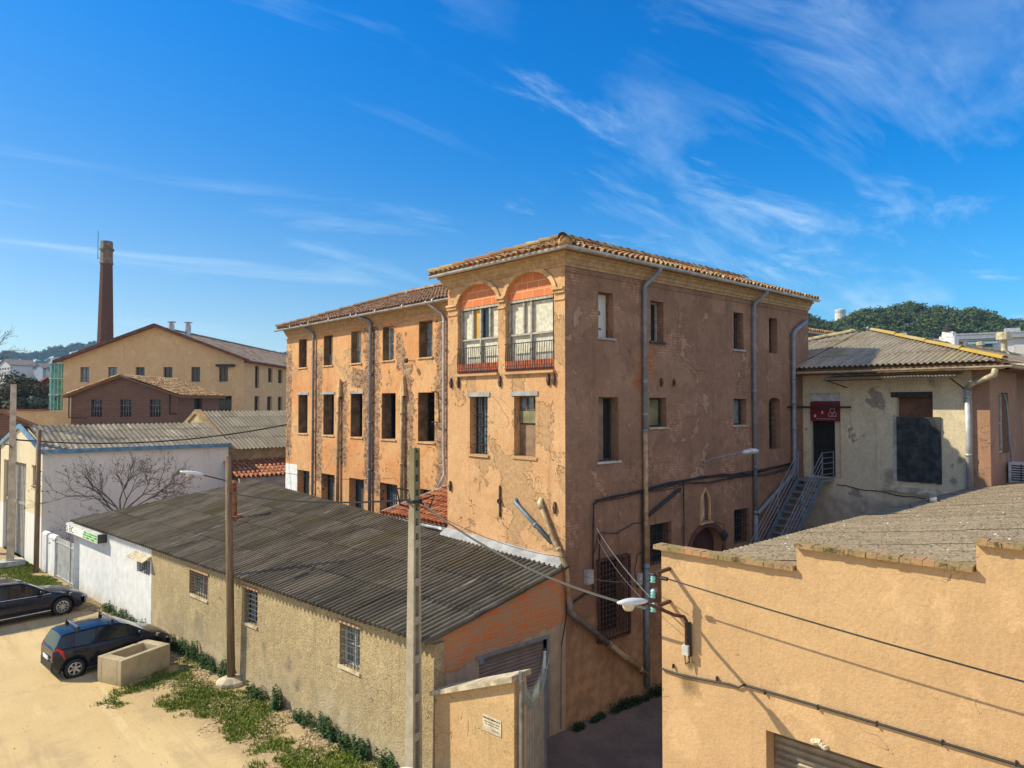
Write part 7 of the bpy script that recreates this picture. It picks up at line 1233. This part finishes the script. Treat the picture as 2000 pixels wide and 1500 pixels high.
# ------------------------------------------------------------------ vegetation
def leafmat(name, a, b, c3=None, rough=0.85):
    m = NT(name); r = m.rnd(); c = m.mix(r, a, b)
    if c3: c = m.mix(m.ramp(m.noise(0.25, 4), 0.45, 0.6), c, c3)
    m.fin(c, rough, 0, 0.2); return m.m
def leaf(vs, fs, p, n, s, rnd, asp=0.6):
    a = n.cross(Vector((rnd.uniform(-1, 1), rnd.uniform(-1, 1), rnd.uniform(-1, 1)))).normalized() * s; b = n.cross(a).normalized() * s * asp; k = len(vs)
    vs += [p - a, p - b * 0.9, p + a, p + b]; fs.append((k, k + 1, k + 2, k + 3))
def crown(rnd, lobes, per, size, asp=0.7):
    vs, fs = [], []
    for c, r in lobes:
        for _ in range(per):
            d = Vector((rnd.gauss(0, 1), rnd.gauss(0, 1), rnd.gauss(0, 1))).normalized(); p = c + Vector((d.x * r.x, d.y * r.y, d.z * r.z)) * rnd.uniform(0.72, 1.05); n = (d + Vector((rnd.uniform(-.6, .6), rnd.uniform(-.6, .6), rnd.uniform(-.4, .8)))).normalized(); leaf(vs, fs, p, n, size * rnd.uniform(0.6, 1.3), rnd, asp)
    return vs, fs
def pine(rnd, h, w, nl=13, per=42, size=0.42):
    lobes = []
    for i in range(nl):
        a = rnd.uniform(0, 6.28); rr = rnd.uniform(0, 0.75) * w; z = h * rnd.uniform(0.50, 0.90) - rr * 0.22; s = w * rnd.uniform(0.32, 0.5); lobes.append((Vector((rr * math.cos(a), rr * math.sin(a), z)), Vector((s, s, s * 0.62))))
    lobes.append((Vector((0, 0, h * 0.86)), Vector((w * 0.5, w * 0.5, h * 0.14)))); return crown(rnd, lobes, per, size)
def join(mb, vs, fs, loc, rot, sc):
    c, s = math.cos(rot) * sc, math.sin(rot) * sc; k = len(mb.v); mb.v.extend([(v[0] * c - v[1] * s + loc[0], v[0] * s + v[1] * c + loc[1], v[2] * sc + loc[2]) for v in vs]); mb.f.extend([tuple(i + k for i in f) for f in fs]); mb.mi.extend([0] * len(fs))
rnd = random.Random(5); protos = [pine(rnd, 9 + rnd.uniform(-1, 1.5), 3.6 + rnd.uniform(-.5, .7)) for _ in range(5)]
M['pine_leaf'] = leafmat('pine_foliage', (0.055, 0.085, 0.022), (0.095, 0.125, 0.035)); M['bark'] = simple('bark', (0.14, 0.095, 0.065), 0.95, 0, 0.3, 6, 0.3)
def hill(name, prof, dnear, dcrest, dback, label_, treeh=8.0, n=330, seed=1, nrow=9):
    rr = random.Random(seed); mb = MB(); R0, R1 = prof[0][0], prof[-1][0]; nr, nd = 60, 16; vs = []
    def gz(u, t):   # u: bearing pixel, t 0..1 near to crest, 1..1.6 behind
        v = lerp_tab(prof, u); zc = 8 + (788 - v) / FPX * dcrest - treeh
        if t <= 1: s = t * t * (3 - 2 * t); return max(0, zc) * (0.25 * t + 0.75 * s) + 0.6 * math.sin(u * 0.05 + t * 7) * t
        return zc - (t - 1) * 26
    def pt(u, t, z): d = dnear + (dcrest - dnear) * t if t <= 1 else dcrest + (dback - dcrest) * (t - 1) / 0.6; return BK((u - 1000) / FPX * d, d, z)
    for i in range(nr + 1):
        for j in range(nd + 1): u = R0 + (R1 - R0) * i / nr; t = 1.6 * j / nd; vs.append(pt(u, t, gz(u, t) - 0.3))
    mb.add(vs, [(i * (nd + 1) + j, (i + 1) * (nd + 1) + j, (i + 1) * (nd + 1) + j + 1, i * (nd + 1) + j + 1) for i in range(nr) for j in range(nd)]); h = mb.build('hill', simple('hill_soil', (0.07, 0.075, 0.03), 0.95, 0, 0.2, 0.1), None, True); h['kind'] = 'structure'
    fm = MB(); tm_ = MB()
    for k in range(n):
        t = (k % nrow + rr.random()) / nrow; t = 0.12 + 0.95 * t; u = R0 + (R1 - R0) * rr.random(); z = gz(u, t); p = pt(u, t, z); vs_, fs_ = protos[rr.randrange(5)]; join(fm, vs_, fs_, p, rr.uniform(0, 6.28), rr.uniform(0.75, 1.15) * treeh / 9.0)
    for k in range(int(n * 0.28)):
        u = R0 + (R1 - R0) * (k + rr.random()) / (n * 0.28); t = rr.uniform(0.95, 1.03); p = pt(u, t, gz(u, t)); vs_, fs_ = protos[rr.randrange(5)]; join(fm, vs_, fs_, p, rr.uniform(0, 6.28), rr.uniform(0.75, 1.12) * treeh / 9.0)
    o = fm.build('pine_forest', M['pine_leaf'], None); o['kind'] = 'stuff'; tag(o, label_, 'forest')
hill('hill', [(-160, 692), (-60, 690), (0, 688), (25, 686), (45, 690), (60, 684), (80, 690), (95, 678), (130, 674), (180, 668), (240, 668), (400, 672), (600, 690)], 620, 900, 1040, 'blue hazed pine forest on the ridge at the far left', 13, 620, 3)
hill('hill', [(1500, 588), (1570, 604), (1590, 618), (1610, 630), (1640, 630), (1665, 618), (1690, 605), (1740, 600), (1790, 596), (1830, 599), (1862, 603), (1885, 610), (1905, 608), (1935, 613), (1958, 625), (1985, 627), (2030, 622), (2200, 618)], 200, 310, 380, 'dark green pine forest covering the ridge at right', 9, 800, 7)
# a few nearer trees on the left and a pole on the ridge
def tree(name, label, base, h, w, lobn, per, size, mat, seed, cat='tree', z0=0.35, group=None):
    rr = random.Random(seed); T = thing(name, label, cat, base, group); lobes = []
    for i in range(lobn): a = rr.uniform(0, 6.28); q = rr.uniform(0, 0.8) * w; s = w * rr.uniform(0.25, 0.42); lobes.append((Vector(base) + Vector((q * math.cos(a), q * math.sin(a), h * rr.uniform(z0, 0.88) )), Vector((s, s, s * 0.8))))
    vs, fs = crown(rr, lobes, per, size); mb = MB(); mb.v = [tuple(v) for v in vs]; mb.f = fs; mb.mi = [0] * len(fs); mb.build('crown', mat, T); mb = MB(); b = Vector(base); mb.tube([b, b + Vector((0, 0, h * 0.5))], [w * 0.07, w * 0.04], 7)
    for i in range(5): a = i * 1.3; mb.tube([b + Vector((0, 0, h * 0.35)), b + Vector((w * 0.5 * math.cos(a), w * 0.5 * math.sin(a), h * 0.7))], [w * 0.03, w * 0.012], 5)
    mb.build('trunk', M['bark'], T); return T
dk = leafmat('dark_evergreen', (0.035, 0.040, 0.018), (0.085, 0.075, 0.035)); gy = leafmat('grey_green_cypress', (0.06, 0.10, 0.075), (0.09, 0.13, 0.10))
for i, (r, d, h, w) in enumerate(((-53.6, 78, 11.3, 4.2), (-59.6, 84, 12.0, 4.6), (-53.2, 80, 10.2, 2.8), (-59, 80, 10.2, 4.2), (-61.5, 90, 11.6, 4.6))):
    tree('evergreen_tree', ['rounded dark evergreen tree in the middle of the clump left of the glass lift tower', 'tallest dark evergreen tree of the clump at the left edge', 'smaller dark evergreen tree at the right end of the clump', 'dark evergreen tree cut by the left picture edge', 'dark evergreen tree at the back of the left clump'][i], BK(r, d), h, w, 16, 130, 0.26, dk, 20 + i, group='dark evergreen clump')
tree('cypress_tree', 'grey-green conical tree just left of the glass lift tower', BK(-50.6, 76), 9.5, 1.9, 12, 110, 0.16, gy, 31, z0=0.3)
for (r, d, h, w, i) in ((88, 150, 14.5, 5.5, 0), (62.5, 120, 19.3, 1.6, 1)): tree('shrub', ['bushy dark tree below the right ridge', 'small yellow-green treetop showing over the annex roof ridge'][i], BK(r, d), h, w, 10, 90, 0.3, dk if i == 0 else leafmat('yellow_green', (0.20, 0.20, 0.03), (0.28, 0.24, 0.04)), 44 + i)
# bare trees: recursive limbs
def bare(name, label, base, limbs, depth, seed, r0, mat, leaves=None, spread=0.5, lenf=0.78, up=0.12, cat='tree', twigr=0.004):
    rr = random.Random(seed); T = thing(name, label, cat, base); mb = MB(); tips = []
    def grow(p, d, L, r, k):
        pts = [p]; q = p; dd = d.copy(); n = 3
        for i in range(n): dd = (dd + Vector((rr.gauss(0, .10), rr.gauss(0, .10), rr.gauss(0, .08) + up * 0.35))).normalized(); q = q + dd * L / n; pts.append(q)
        mb.tube(pts, [r, r * 0.88, r * 0.76, r * 0.64], 6 if k > 2 else 4, cap=False)
        if k == 0: tips.append(q); return
        nb = 3 if k > 1 else 2
        for i in range(nb):
            ax = dd.cross(Vector((rr.gauss(0, 1), rr.gauss(0, 1), rr.gauss(0, 1)))).normalized(); nd = (dd + ax * rr.uniform(0.25, spread * 1.7) + Vector((0, 0, up))).normalized(); at = pts[-1] if i == 0 else pts[rr.choice((2, 3, 3, 1))]
            grow(at, nd, L * lenf * rr.uniform(0.75, 1.15), max(twigr, r * 0.62), k - 1)
        if k <= 2 and rr.random() < 0.7: tips.append(pts[2])
    b = Vector(base)
    for (o, d, L, r) in limbs: grow(b + Vector(o), Vector(d).normalized(), L, r, depth)
    mb.build('trunk', mat, T)
    if leaves:
        vs, fs = [], []
        for t in tips:
            if rr.random() < leaves[1]: leaf(vs, fs, t + Vector((rr.uniform(-.05, .05), rr.uniform(-.05, .05), rr.uniform(-.08, 0))), Vector((rr.gauss(0, 1), rr.gauss(0, 1), 0.2)).normalized(), leaves[0] * rr.uniform(0.6, 1.2), rr)
        mb = MB(); mb.v = [tuple(v) for v in vs]; mb.f = fs; mb.mi = [0] * len(fs); mb.build('dry_leaves', leafmat('dry_leaf', (0.13, 0.085, 0.055), (0.20, 0.13, 0.08)), T)
    return T
br_ = simple('brown_bark', (0.115, 0.092, 0.075), 0.95, 0, 0.25, 8)
bb = Vector((-4.0, 25.2, 0)); rt = RGT
lim = [((0, 0, 0), (0, 0, 1), 0.01, 0.1)]
lim = []
for (a, zc, L, r) in ((-1.5, 0.9, 1.6, 0.045), (-0.8, 1.0, 1.3, 0.04), (0.0, 1.0, 1.15, 0.045), (0.35, 1.0, 1.15, 0.035), (0.9, 0.9, 1.45, 0.045), (1.6, 0.9, 1.5, 0.042), (2.0, 0.5, 1.2, 0.026), (-2.0, 0.5, 1.2, 0.026)):
    d = rt * a + Vector((0, 0, zc)) + FWD * random.uniform(-0.25, 0.25); lim.append(((0, 0, 2.7), (d.x, d.y, d.z), L, r))
BT = bare('bare_tree', 'bare spreading tree in front of the grey side wall of the blue-trimmed shed', bb, lim, 5, 9, 0.08, br_, (0.05, 0.30), 0.55, 0.72, 0.02, twigr=0.003)
mb = MB(); mb.tube([bb, bb + Vector((0.05, 0, 1.4)), bb + Vector((0, 0, 2.75))], [0.2, 0.17, 0.15], 10); mb.build('stem', br_, BT)
lb = BK(-29.9, 38.0); lim = []
for a, zc in ((0.7, 0.9), (0.25, 1.2), (-0.4, 1.0), (1.1, 0.35)): d = rt * a + Vector((0, 0, zc)); lim.append(((0, 0, 9.3), (d.x, d.y, d.z), 1.5, 0.05))
LT = bare('bare_tree', 'leafless twigs of a tall tree reaching in at the left edge against the sky', lb, lim, 4, 19, 0.08, br_, (0.05, 0.6), 0.5, 0.74, 0.02, twigr=0.006); mb = MB(); mb.tube([lb, lb + Vector((0, 0, 9.35))], [0.28, 0.16], 8); mb.build('stem', br_, LT)
bare('bare_tree', 'bare thin shrub tips showing over the pale corrugated roof of the blue-trimmed shed', BK(-22.5, 46), [((0, 0, 4.6), (0.1, 0.1, 1), 0.75, 0.025), ((1.1, -0.9, 4.7), (-0.1, 0.0, 1), 0.8, 0.025), ((-1.1, 1.0, 4.6), (0.1, -0.1, 1), 0.7, 0.025), ((0.0, 0.0, 4.5), (0.8, -0.8, 0.2), 1.3, 0.03), ((0, 0, 4.5), (-0.8, 0.8, 0.2), 1.3, 0.03)], 3, 29, 0.05, br_, None, 0.35, 0.7, 0.3)

# ground plants ---------------------------------------------------------------
def gpatch(center, rx, ry, dens, rr):
    pass
gr = random.Random(77); vs, fs = [], []
def dfrom(x, y): return (x + 0.092 * y + 4.052)     # distance from the street wall line (negative = road side)
import mathutils.noise as mn
def grassy(x, y):
    d = -dfrom(x, y); v = mn.noise(Vector((x * 0.75, y * 0.55, 3.3))) + 0.5 * mn.noise(Vector((x * 2.1, y * 2.1, 1.0)))
    if y < 7.2: base = 0.78 - abs(d - 1.25) * 0.60
    elif y < 11.2: base = 0.50 - abs(d - 1.15) * 0.42
    elif y < 15: base = 0.1 - abs(d - 0.9) * 0.9
    elif y < 22: base = -0.4
    else: base = 0.85 - abs(d - 0.9) * 0.55
    tx, ty = x + 6.75, y - 9.95; t = 0.86 - math.hypot((tx * 0.915 + ty * 0.40) / 1.75, (-tx * 0.40 + ty * 0.915) / 1.0) * 0.9
    return max(base, t * 1.25 if y < 12.5 else -1) + v * 0.85
for _ in range(80000):
    y = gr.uniform(-2.5, 32); x = sx(y) - gr.uniform(0.05, 4.6)
    g_ = grassy(x, y)
    if g_ < 0.26 or gr.random() > (g_ - 0.22) * 2.2: continue
    if y < 0.4 and x > -4.8: continue
    for _k in range(4):
        a = gr.uniform(0, 6.28); h = gr.uniform(0.02, 0.075); w_ = gr.uniform(0.006, 0.014); px_, py_ = x + gr.uniform(-.05, .05), y + gr.uniform(-.05, .05); ln = gr.uniform(0.02, 0.07); k = len(vs)
        vs += [Vector((px_ - w_ * math.sin(a), py_ + w_ * math.cos(a), 0)), Vector((px_ + w_ * math.sin(a), py_ - w_ * math.cos(a), 0)), Vector((px_ + ln * math.cos(a) + w_ * .6 * math.sin(a), py_ + ln * math.sin(a) - w_ * .6 * math.cos(a), h)), Vector((px_ + ln * math.cos(a) - w_ * .6 * math.sin(a), py_ + ln * math.sin(a) + w_ * .6 * math.cos(a), h))]; fs.append((k, k + 1, k + 2, k + 3))
mb = MB(); mb.v = [tuple(v) for v in vs]; mb.f = fs; mb.mi = [0] * len(fs); o = mb.build('grass', leafmat('grass_blade', (0.085, 0.135, 0.015), (0.20, 0.235, 0.03))); o['kind'] = 'stuff'; tag(o, 'patchy short green grass on the sandy ground along the shed wall', 'grass')
vs, fs = [], []
for _ in range(40000):
    y = gr.uniform(-1.5, 23.5); d = gr.expovariate(1.5 if y < 11.5 else 1.0); x = sx(y) - 0.04 - d
    if d > 3.2: continue
    v = mn.noise(Vector((x * 1.1, y * 1.1, 8.0)))
    if v < (-0.05 if y < 11 else -0.2) + 0.15 * d: continue
    leaf(vs, fs, Vector((x, y, gr.uniform(0.008, 0.04))), Vector((gr.uniform(-.5, .5), gr.uniform(-.5, .5), 1)).normalized(), gr.uniform(0.02, 0.045), gr, 0.6)
mb = MB(); mb.v = [tuple(v) for v in vs]; mb.f = fs; mb.mi = [0] * len(fs); o = mb.build('fallen_leaves', leafmat('fallen_leaf', (0.38, 0.27, 0.14), (0.56, 0.43, 0.25))); o['kind'] = 'stuff'; tag(o, 'dry tan fallen leaves scattered along the foot of the shed wall', 'leaves')
def weed(label, x, y, w, h, seed, mat, n=150, group='weeds along the shed wall', size=0.042):
    rr = random.Random(seed); T = thing('weed_clump', label, 'weed', (x, y, 0), group); vs, fs = [], []; mb = MB()
    for s in range(int(9 + w * 30)):
        ang = rr.uniform(0, 6.28); bx, by = (x + rr.uniform(-w, w) * 0.22, y + rr.uniform(-w, w) * 0.75) if 'shed' in group else (x + rr.uniform(-w, w) * 0.6, y + rr.uniform(-w, w) * 0.15); hh = h * rr.uniform(0.3, 1.0) * (0.95 if 'shed' in group else 0.6); top_ = Vector((bx + rr.uniform(-.06, .06), by + rr.uniform(-.06, .06), hh)); mb.tube([(bx, by, 0), top_], [0.006, 0.003], 4, cap=False)
        for k in range(int(20 * hh / 0.4) + 6):
            t = (k + rr.random()) / (20 * hh / 0.4 + 6); p = Vector((bx, by, 0)).lerp(top_, t); a = rr.uniform(0, 6.28); o_ = Vector((math.cos(a), math.sin(a), 0)) * rr.uniform(0.02, 0.09) * (1.15 - t * 0.7); leaf(vs, fs, p + o_ + Vector((0, 0, 0.01)), (Vector((0, 0, 1)) + o_ * 6 + Vector((rr.uniform(-.4, .4), rr.uniform(-.4, .4), 0))).normalized(), size * rr.uniform(0.7, 1.3), rr, 0.55)
    mb.build('stems', mat, T); mb = MB(); mb.v = [tuple(v) for v in vs]; mb.f = fs; mb.mi = [0] * len(fs); mb.build('leaves', mat, T)
wm1 = leafmat('nettle_leaf', (0.022, 0.055, 0.016), (0.050, 0.095, 0.026)); wm2 = leafmat('dark_weed_leaf', (0.020, 0.042, 0.012), (0.035, 0.065, 0.018))
spots_ = [(18.7, 0.5, 0.34, 'small weed clump at the foot of the white wall, nearest the estate car'), (17.2, 0.9, 0.42, 'leafy weed clump in the middle of the white wall foot'), (15.6, 0.9, 0.42, 'broad weed clump where the white wall meets the tan wall'), (12.6, 0.5, 0.42, 'first dark green weed clump right of the hatchback nose'), (11.9, 0.45, 0.50, 'second weed clump right of the hatchback nose'), (11.2, 0.5, 0.62, 'tall weed clump below the rust-framed barred window'), (10.4, 0.4, 0.46, 'weed clump a little right of the rust-framed window'), (9.75, 0.45, 0.42, 'low weed clump left of the timber pole, two before it'), (8.95, 0.35, 0.60, 'upright weed clump just left of the timber pole'),
    (7.0, 0.6, 0.40, 'weed clump just right of the timber pole'), (5.9, 0.35, 0.62, 'narrow upright weed clump under the tall barred window'), (4.7, 0.45, 0.36, 'small weed clump between the two right-hand windows'), (3.7, 0.7, 0.50, 'broad weed clump left of the rightmost barred window foot'), (2.9, 0.5, 0.40, 'weed clump under the rightmost barred window'), (2.2, 0.5, 0.48, 'weed clump near the concrete pole, second from it'), (1.2, 0.4, 0.55, 'weed clump nearest the mossy concrete pole')]
for i, (y, w_, h, lb_) in enumerate(spots_): weed(lb_, sx(y) - 0.17, y, w_, h, 100 + i, wm1)
for i, (x, y, w_, h, lb_) in enumerate(((0.25, -0.2, 0.3, 0.30, 'dark weeds at the foot of the gable by the garage corner'), (1.0, -0.18, 0.4, 0.25, 'low dark weeds along the gable foot left of the slanting pipe end'), (1.9, -0.2, 0.6, 0.42, 'dark weed clump at the gable foot under the mesh-covered window'), (2.6, -0.22, 0.5, 0.40, 'dark weed clump left of the vertical drainpipe foot'), (3.4, -0.25, 0.6, 0.5, 'dark weed clump right of the vertical drainpipe foot'))): weed(lb_, x, y, w_, h, 140 + i, wm2, group='weeds along the gable foot')
vs, fs = [], []; mb = MB()
for _ in range(1500):
    y = gr.uniform(-4, 30); x = sx(y) - 0.2 - abs(gr.gauss(0, 3.6)); s_ = gr.uniform(0.006, 0.018) * (1.6 if gr.random() < 0.05 else 1); n_ = Vector((gr.uniform(-1, 1), gr.uniform(-1, 1), gr.uniform(-1, 1))).normalized(); p = Vector((x, y, s_ * 0.3)); a_ = n_.orthogonal().normalized(); b_ = n_.cross(a_)
    mb.add([p + a_ * s_, p + b_ * s_ * 0.8, p - a_ * s_ * 0.9, p - b_ * s_, p + n_ * s_ * 0.7, p - n_ * s_ * 0.6], [(0, 1, 4), (1, 2, 4), (2, 3, 4), (3, 0, 4), (1, 0, 5), (2, 1, 5), (3, 2, 5), (0, 3, 5)])
o = mb.build('pebbles', leafmat('pebble', (0.34, 0.26, 0.16), (0.62, 0.50, 0.34))); o['kind'] = 'stuff'; tag(o, 'small pebbles and clods scattered over the sandy lot', 'pebbles')
# ------------------------------------------------------------------ air
HAZE = 0.00024
mb = MB(); lo_, hi_ = BK(-420, -60), BK(420, 560); pts = [BK(-760, -60, -1), BK(420, -60, -1), BK(420, 1120, -1), BK(-760, 1120, -1)]; mb.hexa([tuple(p) for p in pts] + [(p.x, p.y, 92.0) for p in pts])
hm = bpy.data.materials.new('haze'); hm.use_nodes = True; t = hm.node_tree; t.nodes.clear(); oo = t.nodes.new('ShaderNodeOutputMaterial'); pvn = t.nodes.new('ShaderNodeVolumePrincipled'); pvn.inputs['Color'].default_value = (0.38, 0.66, 1.0, 1); pvn.inputs['Density'].default_value = HAZE; pvn.inputs['Anisotropy'].default_value = 0.3
t.links.new(pvn.outputs[0], oo.inputs['Volume']); o = mb.build('haze', hm); o['kind'] = 'stuff'
